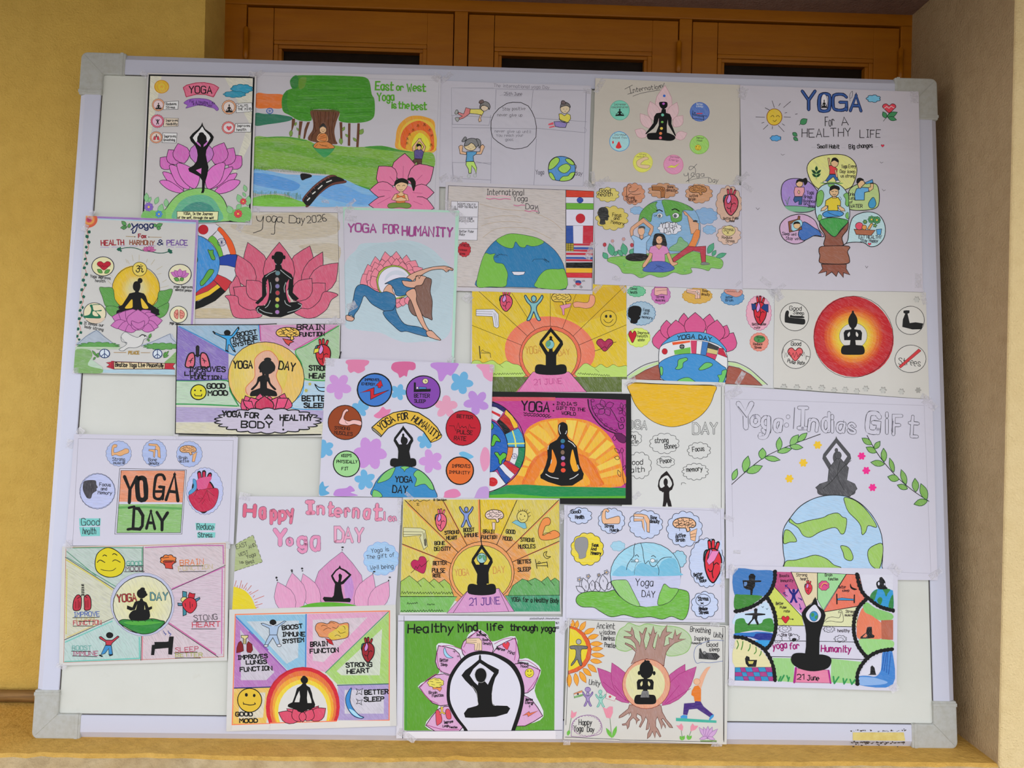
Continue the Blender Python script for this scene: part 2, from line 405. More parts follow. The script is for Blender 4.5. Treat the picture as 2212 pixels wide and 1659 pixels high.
tt = N(ntt, 'ShaderNodeTexCoord'); n_t = noise(ntt, 90, 4, 0.6, tt.outputs['Object'], 1.5); bump(ntt, bt, n_t.outputs[0], 0.8, 0.004)
rt = ramp(ntt, n_t.outputs[0], (0.40, (0.20,) * 3), (0.68, (0.75,) * 3)); ntt.links.new(rt.outputs[0], bt.inputs['Alpha'])
MOT = {}
DZ = 1.5e-6
class Art:
    def __init__(s, name, label, level, pcol, wobs, x0, y0, k, thick=0.00018, group=None):
        s.x0, s.y0, s.k = x0, y0, k; s.lvl = 0.0010 + level * 0.0007 + 0.00025; s.z = s.lvl + thick + 2e-5
        s.pm = papertone(pcol); pa = hx(pcol); wo = hx(wobs); s.gain = tuple(a / b for a, b in zip(pa, wo))
        s.ang, s.amt = 0.0, 0.0; s.clip = None; s.name, s.label, s.thick, s.group = name, label, thick, group
        s.root = None; s.part = None; s.stack = []; s.T = None; s.sub = None
    def px(s, x, y):
        if s.T:
            a, b, c, d, e, f = s.T; x, y = a * x + b * y + c, d * x + e * y + f
        return s.x0 + x * s.k, s.y0 + y * s.k
    def loc(s, x, y):
        u, v = onboard(*s.px(x, y), s.z); return (u - s.o[0], v - s.o[1])
    def col(s, h): return tuple(min(0.93, c * g) for c, g in zip(hx(h), s.gain)) + (s.amt,)
    def sheet(s, v):
        P = [(v[i], v[i + 1]) for i in range(0, len(v), 2)]
        U = [onboard(*s.px(*p), s.lvl) for p in P]; cx = sum(u[0] for u in U) / len(U); cy = min(u[1] for u in U)
        s.o = (cx, cy)
        s.root = tag(empty(s.name, BM @ Matrix.Translation((cx, cy, 0))), s.label, 'poster', s.group)
        U = [(a - cx, b - cy) for a, b in U]
        if sum(U[i - 1][0] * U[i][1] - U[i][0] * U[i - 1][1] for i in range(len(U))) < 0: U = U[::-1]
        # subdivided edges with the small waver of cut paper
        W = []
        for i in range(len(U)):
            a, b = U[i], U[(i + 1) % len(U)]
            for t in range(6):
                f = t / 6; j = 0 if t == 0 else random.uniform(-3e-4, 3e-4); W.append((a[0] + (b[0] - a[0]) * f + j, a[1] + (b[1] - a[1]) * f + j))
        sh = prism('paper_sheet', W, s.lvl, s.lvl + s.thick, s.pm, s.root)
        s.clip = U; s.newpart('shading')
    def newpart(s, name):
        s.flush(); s.part = name; s.V, s.F, s.C, s.A, s.cuts = [], [], [], [], [(0, 0)]
    def flush(s):                                            # drawn things that lie apart become parts of their own
        if not (s.part and s.V): return
        s.cuts.append((len(s.V), len(s.F))); gs = []
        for (v0, f0), (v1, f1) in zip(s.cuts, s.cuts[1:]):
            if f1 == f0: continue
            X = [p[0] for p in s.V[v0:v1]]; Y = [p[1] for p in s.V[v0:v1]]; e = 0.0012
            g = [min(X) - e, min(Y) - e, max(X) + e, max(Y) + e, [(v0, v1, f0, f1)]]; hit = True
            while hit:
                hit = False
                for h in gs:
                    if g[0] < h[2] and h[0] < g[2] and g[1] < h[3] and h[1] < g[3]:
                        g = [min(g[0], h[0]), min(g[1], h[1]), max(g[2], h[2]), max(g[3], h[3]), g[4] + h[4]]; gs.remove(h); hit = True; break
            gs.append(g)
        for g in gs:
            V, F, C, A = [], [], [], []
            for v0, v1, f0, f1 in sorted(g[4]):
                d = len(V) - v0; V += s.V[v0:v1]; C += s.C[v0:v1]; A += s.A[v0:v1]; F += [tuple(i + d for i in f) for f in s.F[f0:f1]]
            me = bpy.data.meshes.new(s.part); me.from_pydata(V, [], F); me.materials.append(mdr)
            ca = me.color_attributes.new('Col', 'FLOAT_COLOR', 'POINT'); ca.data.foreach_set('color', [c for q in C for c in q])
            at = me.attributes.new('hatch', 'FLOAT', 'POINT'); at.data.foreach_set('value', A); me.update()
            o = bpy.data.objects.new(s.part, me); S.collection.objects.link(o); o.parent = s.root
    def face(s, P, c):                                       # P in local metres
        b = len(s.V); s.V += [(x, y, s.z) for x, y in P]; s.C += [c] * len(P); s.A += [s.ang] * len(P); s.F.append(tuple(range(b, b + len(P))))
    def fill(s, P, h):
        Q = clip_poly([s.loc(*p) for p in P], s.clip)
        if len(Q) > 2:
            if sum(Q[i - 1][0] * Q[i][1] - Q[i][0] * Q[i - 1][1] for i in range(len(Q))) < 0: Q = Q[::-1]
            s.z += DZ; s.face(Q, s.col(h))
    def wm(s, w): 
        sc = 1.0
        if s.T: sc = math.sqrt(abs(s.T[0] * s.T[4] - s.T[1] * s.T[3]))
        return w * s.k * sc * 0.00087
    def stroke(s, P, h, w, closed=False, lift=True):
        if h == '-': return
        if lift: s.z += DZ
        Q = [s.loc(*p) for p in P]; R = [Q[0]]
        for q in Q[1:]:
            if (q[0] - R[-1][0]) ** 2 + (q[1] - R[-1][1]) ** 2 > 1e-9: R.append(q)
        if len(R) < 2: return
        if closed:
            if (R[0][0] - R[-1][0]) ** 2 + (R[0][1] - R[-1][1]) ** 2 < 1e-9: R.pop()
            if len(R) < 3: return
        hw = s.wm(w) / 2; sa, s.amt = s.amt, s.amt * 0.25; c = s.col(h); s.amt = sa
        n = len(R); L = []; caps = []
        for i in range(n):
            a = R[i - 1] if (i > 0 or closed) else None; b = R[(i + 1) % n] if (i < n - 1 or closed) else None
            p = R[i]
            d1 = Vector((p[0] - a[0], p[1] - a[1])).normalized() if a else None
            d2 = Vector((b[0] - p[0], b[1] - p[1])).normalized() if b else None
            d1 = d1 or d2; d2 = d2 or d1; m = d1 + d2
            if m.length < 0.2: m = d1
            m.normalize(); nn = Vector((-m.y, m.x)); cs = max(0.55, nn.dot(Vector((-d1.y, d1.x))))
            ww = hw * (0.9 + 0.2 * random.random()) / cs
            L.append(((p[0] + nn.x * ww, p[1] + nn.y * ww), (p[0] - nn.x * ww, p[1] - nn.y * ww)))
            if a is None or b is None or d1.dot(d2) < 0.6: caps.append(p)
        b0 = len(s.V); s.V += [(x, y, s.z) for q in L for x, y in q]; s.C += [c] * (2 * n); s.A += [s.ang] * (2 * n)
        cx0 = [x for x, _ in s.clip]; cy0 = [y for _, y in s.clip]; x_0, x_1, y_0, y_1 = min(cx0), max(cx0), min(cy0), max(cy0)
        ins = [x_0 - hw < p[0] < x_1 + hw and y_0 - hw < p[1] < y_1 + hw for p in R]
        for i in range(n if closed else n - 1):
            j = (i + 1) % n
            if ins[i] and ins[j]: s.F.append((b0 + 2 * i, b0 + 2 * i + 1, b0 + 2 * j + 1, b0 + 2 * j))
        if hw > 0.0003:
            s.z += DZ * 0.5
            for p in caps:
                if x_0 < p[0] < x_1 and y_0 < p[1] < y_1: s.face([(p[0] + hw * math.cos(t * 1.0472 + .3), p[1] + hw * math.sin(t * 1.0472 + .3)) for t in range(6)], c)
    def ell(s, cx, cy, rx, ry, rot=0, wob=0.012, n=28):
        ph = random.random() * 6; c, q = math.cos(math.radians(rot)), math.sin(math.radians(rot)); P = []
        for i in range(n):
            t = i / n * 6.28319; m = 1 + wob * math.sin(2 * t + ph) + wob * 0.6 * math.sin(3 * t + ph * 2)
            x, y = rx * math.cos(t) * m, ry * math.sin(t) * m; P.append((cx + x * c - y * q, cy + x * q + y * c))
        return P
    def shape(s, P, fill, line, w):
        if fill != '-': s.fill(P, fill)
        if line != '-' and w > 0: s.stroke(P, line, w, True)
    def text(s, h, w, x0, y0, x1, y1, H, txt, h2=None, w2=0, curve=0):
        adv = []; x = 0
        for ch in txt:
            if ch == ' ': adv.append((None, x)); x += 3.4; continue
            g = GL.get(ch) or GL['-']; adv.append((g, x)); x += g[1] + (1.4 if g[1] > 0 else 1.2)
        tot = max(x - 1.3, 1); L = math.hypot(x1 - x0, y1 - y0); ux, uy = (x1 - x0) / L, (y1 - y0) / L; q = L / tot; v = H / 6
        for ps in ((h, w), (h2, w2)):
            if not ps[0]: continue
            s.z += DZ; rs = random.Random(len(txt) + int(x0)); first = True
            for g, ax in adv:
                if not g: continue
                jy = rs.uniform(-.3, .3); jr = rs.uniform(-.05, .05)
                for sm, P in g[0]:
                    R = []
                    for a, b in P:
                        xx = (ax + a + jr * b) * q; f = xx / L; yy = (b + jy) * v + curve * (1 - (2 * f - 1) ** 2)
                        R.append((x0 + ux * xx + uy * yy, y0 + uy * xx - ux * yy))
                    s.stroke(cat(R, False, 3) if sm else R, ps[0], ps[1], False, False)
    def run(s, txt):
        if not txt: return
        for ln in txt.strip().splitlines():
            ln = ln.strip()
            if not ln: continue
            a = ln.split(); c = a[0]
            if not s.T and s.part: s.cuts.append((len(s.V), len(s.F)))
            if c == 'N': s.newpart(' '.join(a[1:])) if not s.T else None; continue
            if c == 'H': s.ang = math.radians(float(a[1])); s.amt = float(a[2]); continue
            if c == 'Q': s.sheet([float(x) for x in a[1:]]); continue
            if c in ('T', 'U'):
                if c == 'T': s.text(a[1], float(a[2]), *map(float, a[3:8]), ' '.join(a[8:]))
                else: s.text(a[1], float(a[2]), *map(float, a[5:10]), ' '.join(a[10:]), a[3], float(a[4]))
                continue
            if c == 'A':                                     # arched text: A col w x0 y0 x1 y1 H curve text
                s.text(a[1], float(a[2]), *map(float, a[3:8]), ' '.join(a[9:]), None, 0, float(a[8])); continue
            if c == 'M':                                     # M name x y sx sy rot colours
                x, y, sx, sy, r = map(float, a[2:7]); t = MOT[a[1]]
                for i, q in enumerate(a[7:] + ['111', '222', '222'][len(a) - 7:] if len(a) < 10 else a[7:]): t = t.replace('$%d' % (i + 1), q)
                co, si = math.cos(math.radians(r)), math.sin(math.radians(r)); old = s.T
                T = (sx * co / 100, -sy * si / 100, x, sx * si / 100, sy * co / 100, y)
                if old:
                    A_, B_, C_, D_, E_, F_ = old; a1, b1, c1, d1, e1, f1 = T
                    T = (A_ * a1 + B_ * d1, A_ * b1 + B_ * e1, A_ * c1 + B_ * f1 + C_, D_ * a1 + E_ * d1, D_ * b1 + E_ * e1, D_ * c1 + E_ * f1 + F_)
                s.T = T; h0 = (s.ang, s.amt); s.run(t); s.ang, s.amt = h0; s.T = old; continue
            if c in ('L', 'C'):
                v = [float(x) for x in a[3:]]; P = [(v[i], v[i + 1]) for i in range(0, len(v), 2)]
                s.stroke(cat(P, False) if c == 'C' else P, a[1], float(a[2])); continue
            if c == 'K':                                     # several short straight strokes: K col w x0 y0 x1 y1 ...
                v = [float(x) for x in a[3:]]; s.z += DZ
                for i in range(0, len(v) - 3, 4): s.stroke([(v[i], v[i + 1]), (v[i + 2], v[i + 3])], a[1], float(a[2]), False, False)
                continue
            if c == 'G':                                     # radial gradient, outermost colour first
                cx, cy, rx, ry = map(float, a[1:5]); cs = a[5:]; m = 20
                for i in range(m):
                    f = i / (m - 1) * (len(cs) - 1); j = min(int(f), len(cs) - 2) if len(cs) > 1 else 0; f -= j
                    ca, cb = hx(cs[j]), hx(cs[min(j + 1, len(cs) - 1)]); q = 1 - i / m
                    col = tuple(min(.93, (u + (v_ - u) * f) * g) for u, v_, g in zip(ca, cb, s.gain)) + (s.amt,)
                    Q = clip_poly([s.loc(*p) for p in s.ell(cx, cy, rx * q, ry * q, 0, 0.02, 36)], s.clip)
                    if len(Q) > 2: s.z += DZ; s.face(Q[::-1], col)
                continue
            fill, line, w = a[1], a[2], float(a[3]); v = [float(x) for x in a[4:]]
            P = [(v[i], v[i + 1]) for i in range(0, len(v) - 1, 2)]
            if c == 'D':                                     # beads along a curve: fill - radius points
                q = cat(P, False, 8); acc = 0; s.fill(s.ell(*q[0], w, w, 0, .05, 12), fill)
                for a_, b_ in zip(q, q[1:]):
                    acc += math.hypot(b_[0] - a_[0], b_[1] - a_[1])
                    if acc > w * 1.35: acc = 0; s.fill(s.ell(*b_, w, w, 0, .08, 12), fill)
                continue
            if c == 'P': s.shape(P, fill, line, w)
            elif c == 'S': s.shape(cat(P, True), fill, line, w)
            elif c == 'O': s.shape(s.ell(*v[:4], *(v[4:5] or [0])), fill, line, w)
            elif c == 'E':                                   # petals: base x y, tip x y, width
                for i in range(0, len(v), 5):
                    bx, by, tx, ty, wd = v[i:i + 5]; s.T or s.cuts.append((len(s.V), len(s.F))); dx, dy = tx - bx, ty - by; L = math.hypot(dx, dy); nx, ny = -dy / L * wd, dx / L * wd
                    pf = [(0, 0), (.12, .25), (.3, .44), (.48, .5), (.66, .44), (.84, .23), (1, 0)]
                    s.shape([(bx + dx * t + nx * u, by + dy * t + ny * u) for t, u in pf] + [(bx + dx * t - nx * u, by + dy * t - ny * u) for t, u in pf[-2:0:-1]], fill, line, w)
            elif c == 'B':                                   # cloud outline: cx cy rx ry lobes amplitude
                cx, cy, rx, ry, n, am = v; P = []; m = int(n) * 5
                for i in range(m):
                    t = i / m * 6.28319; b = abs(math.sin(t * n / 2)); r = 1 - am + am * b * 1.3
                    P.append((cx + rx * r * math.cos(t), cy + ry * r * math.sin(t)))
                s.shape(P, fill, line, w)
            elif c == 'F':                                   # flower: cx cy r petals
                for i in range(0, len(v), 4):
                    cx, cy, r, n = v[i:i + 4]; wc = line == '-' and r > 60; s.T or s.cuts.append((len(s.V), len(s.F)))
                    for t in range(int(n)):
                        an = t / n * 6.283; s.shape(s.ell(cx + r * .55 * math.cos(an + (cx if wc else 0)), cy + r * .55 * math.sin(an + (cx if wc else 0)), r * (.44 if wc else .42), r * (.34 if wc else .3), math.degrees(an + (cx if wc else 0)), .05 if wc else 0, 12), fill, line, w)
                    s.shape(s.ell(cx, cy, r * .25, r * .25, 0, 0, 8), fill if line == '-' else 'da4', '-', 0)
            elif c == 'Z':                                   # jagged strokes: - col w x0 y0 x1 y1 height count
                x0, y0, x1, y1, hh, n = v; n = int(n); P = []
                for i in range(2 * n + 1):
                    f = i / (2 * n); P.append((x0 + (x1 - x0) * f + random.uniform(-1, 1) * abs(x1 - x0) / n * .2, y0 + (y1 - y0) * f - (hh * random.uniform(.6, 1) if i % 2 else 0)))
                s.stroke(P, line, w)
            else: print('DSL?', ln)
    def tape(s, *v):                                         # pieces: cx cy length width angle, crop coordinates
        for i in range(0, len(v), 5):
            x, y, l, wd, an = v[i:i + 5]; c, q = math.cos(math.radians(an)), math.sin(math.radians(an)); P = []
            for u, t in ((-1, -1), (-.4, -1.06), (.3, -.95), (1, -1), (.94, 0), (1, 1), (.2, 1.05), (-.5, .96), (-1, 1), (-.95, .2)):
                a, b = u * l / 2, t * wd / 2; P.append(s.loc(x + a * c - b * q, y + a * q + b * c))
            if sum(P[j - 1][0] * P[j][1] - P[j][0] * P[j - 1][1] for j in range(len(P))) < 0: P = P[::-1]
            s.z += 2e-6; mesh('tape', [(a, b, s.z + 0.00004) for a, b in P], [tuple(range(len(P)))], mtape, s.root)
def poster(name, label, level, pcol, wobs, crop, txt, tapes=()):
    a = Art(name, label, level, pcol, wobs, *crop); a.run(txt); a.flush(); a.part = None
    if tapes: a.tape(*tapes)
# ---- shared drawn motifs, in a 100 unit box, base centre at 0 0, y down
MOT['sit'] = """H 0 0
S $1 - 0 -50 -3 -44 -12 -30 -17 -14 -22 0 -24 14 -22 30 -17 44 -12 50 -3 48 4 30 4 0 3 -30 4 -48 4
S $1 - 0 -15 -60 -22 -55 -27 -38 -44 -22 -47 -17 -40 -16 -24 -30 -14 -44 -13 -24 -19 -8 -17 0 17 0 19 -8 13 -24 14 -44 24 -30 40 -16 47 -17 44 -22 27 -38 22 -55 15 -60 5 -64 5 -72 -5 -72 -5 -64
O $1 - 0 0 -81 9 12
O $1 - 0 0 -94 5 5"""
MOT['up'] = """H 0 0
S $1 - 0 -44 -10 -40 -20 -28 -22 -14 -20 0 -22 14 -20 28 -22 40 -20 44 -10 38 -1 0 2 -38 -1
P $1 - 0 -14 -12 -14 -42 -32 -66 -30 -74 -2 -102 0 -106 2 -102 32 -74 34 -66 15 -42 15 -12
P $2 - 0 -24 -70 -3 -91 0 -94 3 -91 25 -70 8 -50 -8 -50
P $1 - 0 -4 -60 4 -60 6 -48 -6 -48
O $1 - 0 0 -68 8 11
O $1 - 0 0 -81 4 4"""
MOT['nam'] = """H 0 0
S $1 - 0 -44 -8 -38 -20 -20 -22 0 -23 20 -22 38 -20 44 -8 36 0 0 1 -36 0
P $1 - 0 -12 -18 -9 -34 -32 -34 -34 -52 -28 -58 -6 -60 -6 -66 6 -66 6 -60 28 -58 34 -52 32 -34 9 -34 12 -18
S $2 - 0 -17 -42 -20 -48 -12 -54 -11 -46
S $2 - 0 17 -42 20 -48 12 -54 11 -46
S $1 - 0 -8 -64 -16 -74 -16 -86 -6 -98 0 -100 6 -98 16 -86 16 -74 8 -64
O $1 - 0 0 -101 4 4"""
MOT['heart'] = "S $1 $2 $3 0 45 -30 12 -48 -14 -40 -38 -20 -44 0 -26 20 -44 40 -38 48 -14 30 12"
MOT['smile'] = """O $1 111 5 0 0 50 50
O 111 - 0 -17 -14 5 8
O 111 - 0 17 -14 5 8
C 111 5 -28 12 -15 28 0 32 15 28 28 12"""
MOT['organ'] = """S 5ab 111 4 -30 -28 -34 -8 -26 4 -14 0 -16 -30
K 111 12 -8 -32 -12 -54 4 -34 4 -56 16 -32 24 -50
K $1 7 -8 -32 -12 -52 4 -34 4 -54 16 -32 24 -48
S $1 111 4 -30 -10 -20 -30 4 -36 26 -28 38 -8 34 20 14 44 2 50 -14 40 -28 16
S c8c 111 3 -6 -36 4 -22 0 -6 -12 2 -18 -10 -12 -24
C 111 3 2 -8 6 8 0 24 4 38
C 111 3 6 6 18 0 26 4
C 111 3 0 20 -10 22 -16 16"""
MOT['brain'] = """S $1 $2 4 -48 0 -44 -22 -28 -36 -8 -42 14 -40 34 -32 47 -12 46 8 34 18 20 16 24 34 12 42 6 22 -12 20 -34 18
C $2 3 -40 -10 -26 -16 -24 -4 -12 -8
C $2 3 -28 -30 -18 -20 -6 -28 0 -18 12 -24
C $2 3 -34 6 -20 2 -10 8 0 0 12 6 24 0
C $2 3 6 -8 16 -14 24 -6 36 -12
C $2 3 22 -34 20 -26 32 -24
C $2 3 28 12 34 4 42 4
C $2 3 -12 -38 -10 -32"""
MOT['bicep'] = """S $1 $2 4 -48 20 -40 -10 -30 -36 -16 -46 -4 -42 -8 -30 -18 -24 -20 -2 -8 -8 10 -12 28 -4 48 -6 50 26 30 34 0 36 -30 34
C $2 3 -18 4 -8 10 4 4
C $2 3 20 14 30 12 40 14"""
MOT['knee'] = """P $1 $2 4 -46 -40 20 -40 40 -30 44 -10 40 44 16 44 14 -4 6 -10 -46 -12
K $2 3 -46 -30 14 -30 -46 -20 10 -20 22 -12 24 44 32 -14 34 44
O - $2 3 20 -24 8 8
O - $2 3 28 -14 7 7"""
MOT['lungs'] = """K 111 14 0 -50 0 -12
K $2 7 0 -48 0 -12
C 111 5 -22 0 -10 -12 0 -14 10 -12 22 0
S $1 111 5 -44 36 -42 10 -32 -18 -16 -24 -10 -4 -12 30 -22 40
S $1 111 5 44 36 42 10 32 -18 16 -24 10 -4 12 30 22 40
C 111 3 -16 -2 -24 6 -26 20
C 111 3 16 -2 24 6 26 20
C 111 3 -20 8 -32 12
C 111 3 20 8 32 12"""
MOT['bed'] = """K $1 9 -45 -30 -45 30 45 -4 45 30
P $1 - 0 -45 0 45 0 45 12 -45 12
O $1 - 0 -30 -8 9 8
P $1 - 0 -18 -12 30 -8 42 0 -20 0"""
MOT['man'] = """S $1 $2 4 -46 -44 -40 -50 -30 -38 -12 -22 12 -22 30 -38 40 -50 46 -42 34 -24 16 -8 14 10 26 34 34 46 24 50 14 42 2 18 -2 18 -16 44 -28 50 -34 46 -24 30 -14 10 -16 -8 -34 -24
O $1 $2 4 0 -36 12 12"""
MOT['head'] = "S $1 $2 3 -30 46 -26 20 -40 0 -44 -22 -34 -42 -8 -50 20 -46 34 -28 34 -10 42 4 34 8 34 20 26 26 10 24 8 46"
MOT['leafs'] = """C $2 4 0 50 0 20 2 -10 0 -30
E $1 $2 3 0 -10 2 -50 22 0 10 -40 -20 20 0 10 40 -20 20 0 34 -36 8 18 0 34 36 8 18"""
MOT['globe'] = """O $1 $3 4 0 0 50 50
S $2 $3 3 -46 -16 -34 -36 -14 -46 -4 -30 -16 -22 -12 -8 -28 0 -34 14 -44 8
S $2 $3 3 6 -44 28 -38 44 -18 30 -14 18 -24 10 -20
S $2 $3 3 -6 2 12 -6 26 4 20 20 8 26 2 40 -8 30 -10 14
S $2 $3 3 30 10 46 6 42 24 32 32"""
MOT['om'] = """C $1 10 -30 -30 -12 -38 0 -22 -14 -8 -24 -4
C $1 10 -24 -4 -4 -4 0 18 -14 34 -34 26 -36 12
C $1 10 0 0 16 -14 30 0 24 24 36 34 44 24
C $1 8 -4 -36 14 -26 36 -36
K $1 9 14 -46 18 -44"""
MOT['bdg'] = """B $1 301818 4 0 0 100 100 18 .07
O $2 301818 4 0 0 76 76"""
# ================================================================ the posters, upper rows
K1 = 260 / 1269
poster('poster', 'upright poster with black border, woman in tree pose before a purple lotus', 4, 'dcd8d8', 'b4abac', (300, 150, K1), """
Q 92 36 1240 70 1190 1640 22 1600
H 35 0.9
P c9c0ae - 0 112 66 240 70 150 560 85 900
P c4bcae - 0 900 80 1200 90 1185 760 940 1240 1160 560
H 0 0
N border
P - 0a0a0c 17 112 60 1212 84 1165 1608 45 1570
N sun
H 60 .5
O e0a02c b87818 8 240 182 74 68
G 240 182 52 48 d89428 e8ac2c d08820
N title_banner
H 40 .6
S d4607c - 0 468 190 560 148 665 136 770 150 842 192 815 240 785 288 660 258 505 288 485 240
P - a02040 8 468 190 505 165 600 142 690 138 790 160 842 192 785 290 700 264 600 262 500 290
H 0 0
T 0c0c0c 11 530 248 770 250 72 YOGA
H 30 .5
S 8850a8 42205c 4 540 312 660 306 760 330 838 408 822 436 790 410 740 398 640 376 540 398 494 408 512 378 474 352
H 0 0
T 2a1440 4 535 348 800 368 26 For A Healthy Life
T 2a1440 4 570 372 770 392 24 & Peaceful Soul
N cloud
H 15 .5
B 2c88a8 175a70 7 1085 205 115 48 9 .12
B 2a84a0 175a70 6 1010 262 118 34 9 .12
H 0 0
N badge
M bdg 205 374 66 66 0 d88c6c e0b0b4
P e2ccd0 111 4 272 342 418 332 412 420 255 424
M sit 207 416 66 66 0 111 e2ccd0
T 111 5 285 378 395 374 26 Reduces
T 111 5 285 412 380 410 24 Stress
M bdg 195 545 70 70 0 c85c74 dca0b4
P dcb8a8 111 4 268 512 418 516 412 598 260 604
M man 198 552 44 56 0 111 111
T 111 5 280 550 410 548 24 Improves
T 111 5 285 588 405 586 24 flexibility
M bdg 182 716 66 62 0 d8886c e0b4ac
P e2ccd0 111 4 252 668 402 672 394 776 244 772
M lungs 184 718 70 62 0 d04050
T 111 5 262 718 390 716 26 Improves
T 111 5 262 756 380 754 24 Breathing
M bdg 950 398 76 76 0 c89070 e0b8b4
P e0c4d0 111 4 1030 358 1192 352 1196 442 1026 458
M sit 952 448 76 84 0 111 e0b8b4
T 111 5 1044 394 1150 392 24 CALMS
T 111 5 1042 430 1188 428 24 THE MIND
M bdg 945 614 70 66 0 d06868 e4b8bc
P e4ccd0 111 4 1018 572 1188 568 1180 660 1005 660
M heart 950 620 54 50 0 e04450 701020 5
T 111 5 1032 606 1170 604 24 Improves
T 111 5 1032 648 1130 646 26 health
N lotus
H 70 .55
E c060a8 30102c 6 350 1040 225 930 150 420 1000 312 845 160 480 990 412 780 180 950 1040 1084 912 160 880 1010 1000 825 170 800 1000 898 772 190
E b468b0 30102c 6 655 1020 665 740 260
H 60 .35
S c868b0 - 0 410 1290 300 1250 218 1180 330 1180 420 1220
S c868b0 - 0 870 1305 1000 1260 1068 1178 960 1170 840 1220
S c868b0 30102c 6 470 1282 340 1220 250 1086 340 1100 430 1180
S c868b0 30102c 6 830 1282 960 1210 1036 1100 950 1110 850 1180
S c868b0 30102c 6 410 1300 300 1260 218 1180 320 1176 480 1290
S c868b0 30102c 6 850 1312 990 1270 1068 1178 950 1170 800 1280
S c868b0 30102c 6 530 1260 400 1200 320 1016 420 1030 520 1110
S c868b0 30102c 6 750 1260 890 1190 992 1036 900 1050 800 1110
S c868b0 30102c 6 590 1256 470 1180 410 1060 412 985 540 1030 640 1120
S c868b0 30102c 6 730 1262 850 1190 900 1060 898 982 780 1020 700 1130
N green_mound
H 20 .5
S 7cb05c 18241c 7 262 1590 300 1450 400 1330 520 1270 660 1250 780 1275 880 1350 935 1470 950 1600
S 5a9c7c - 0 375 1590 400 1440 500 1350 640 1320 760 1350 840 1450 860 1600
S 3c7c70 - 0 430 1590 460 1480 560 1410 680 1400 780 1460 800 1600
H 0 0
P d8cc98 111 5 402 1496 838 1498 832 1590 402 1586
T 111 6 470 1532 778 1536 28 YOGA, Is the Journey
T 111 6 410 1572 790 1576 22 of the self, through the self
N woman_in_tree_pose
P 0b0b0b - 0 668 556 655 592 622 630 565 676 534 716 548 756 590 800 612 850 620 905 610 965 578 1010 520 1044 530 1076 580 1100 640 1130 666 1170 666 1270 655 1305 682 1302 690 1280 696 1200 722 1110 734 1030 718 965 706 900 712 850 740 800 778 750 790 712 762 672 700 628 676 590
P b468b0 - 0 668 600 690 640 740 690 756 720 712 795 680 818 690 760 640 760 655 818 620 790 568 722 590 690 640 640
P ccc4c8 - 0 668 600 690 640 740 690 756 720 730 765 712 740 630 740 600 770 568 722 590 690 640 640
P c868b0 - 0 660 1040 655 1104 600 1062
O 0b0b0b - 0 664 730 50 54
S 0b0b0b - 0 636 780 652 800 650 830 640 850 690 850 680 830 678 800 700 780 716 750 614 750
O 0b0b0b - 0 660 684 28 22
N flowers
H 30 .5
S 6ca454 - 0 40 1575 45 1500 120 1480 180 1490 250 1470 280 1500 262 1590
S 6ca454 - 0 950 1590 955 1500 1000 1480 1160 1450 1165 1600
E 7cac78 387048 3 80 1400 80 1300 50 100 1400 128 1344 30 170 1420 205 1344 46 215 1520 245 1416 60 290 1450 285 1364 50 975 1520 940 1436 70 1080 1410 1040 1316 60 1130 1290 1110 1216 40 1125 1340 1095 1296 30 1030 1470 1080 1420 50 1145 1440 1160 1330 60
F 7858a8 482c80 2 104 1450 50 9
F 3c78b8 205080 2 212 1526 40 7
F c83c44 801c20 2 1100 1392 36 8 1046 1522 46 9
""", (1190, 50, 70, 60, 10, 55, 50, 90, 60, 40, 1150, 1620, 60, 50, 0, 380, 1600, 60, 50, 20))
K2 = 420 / 2212
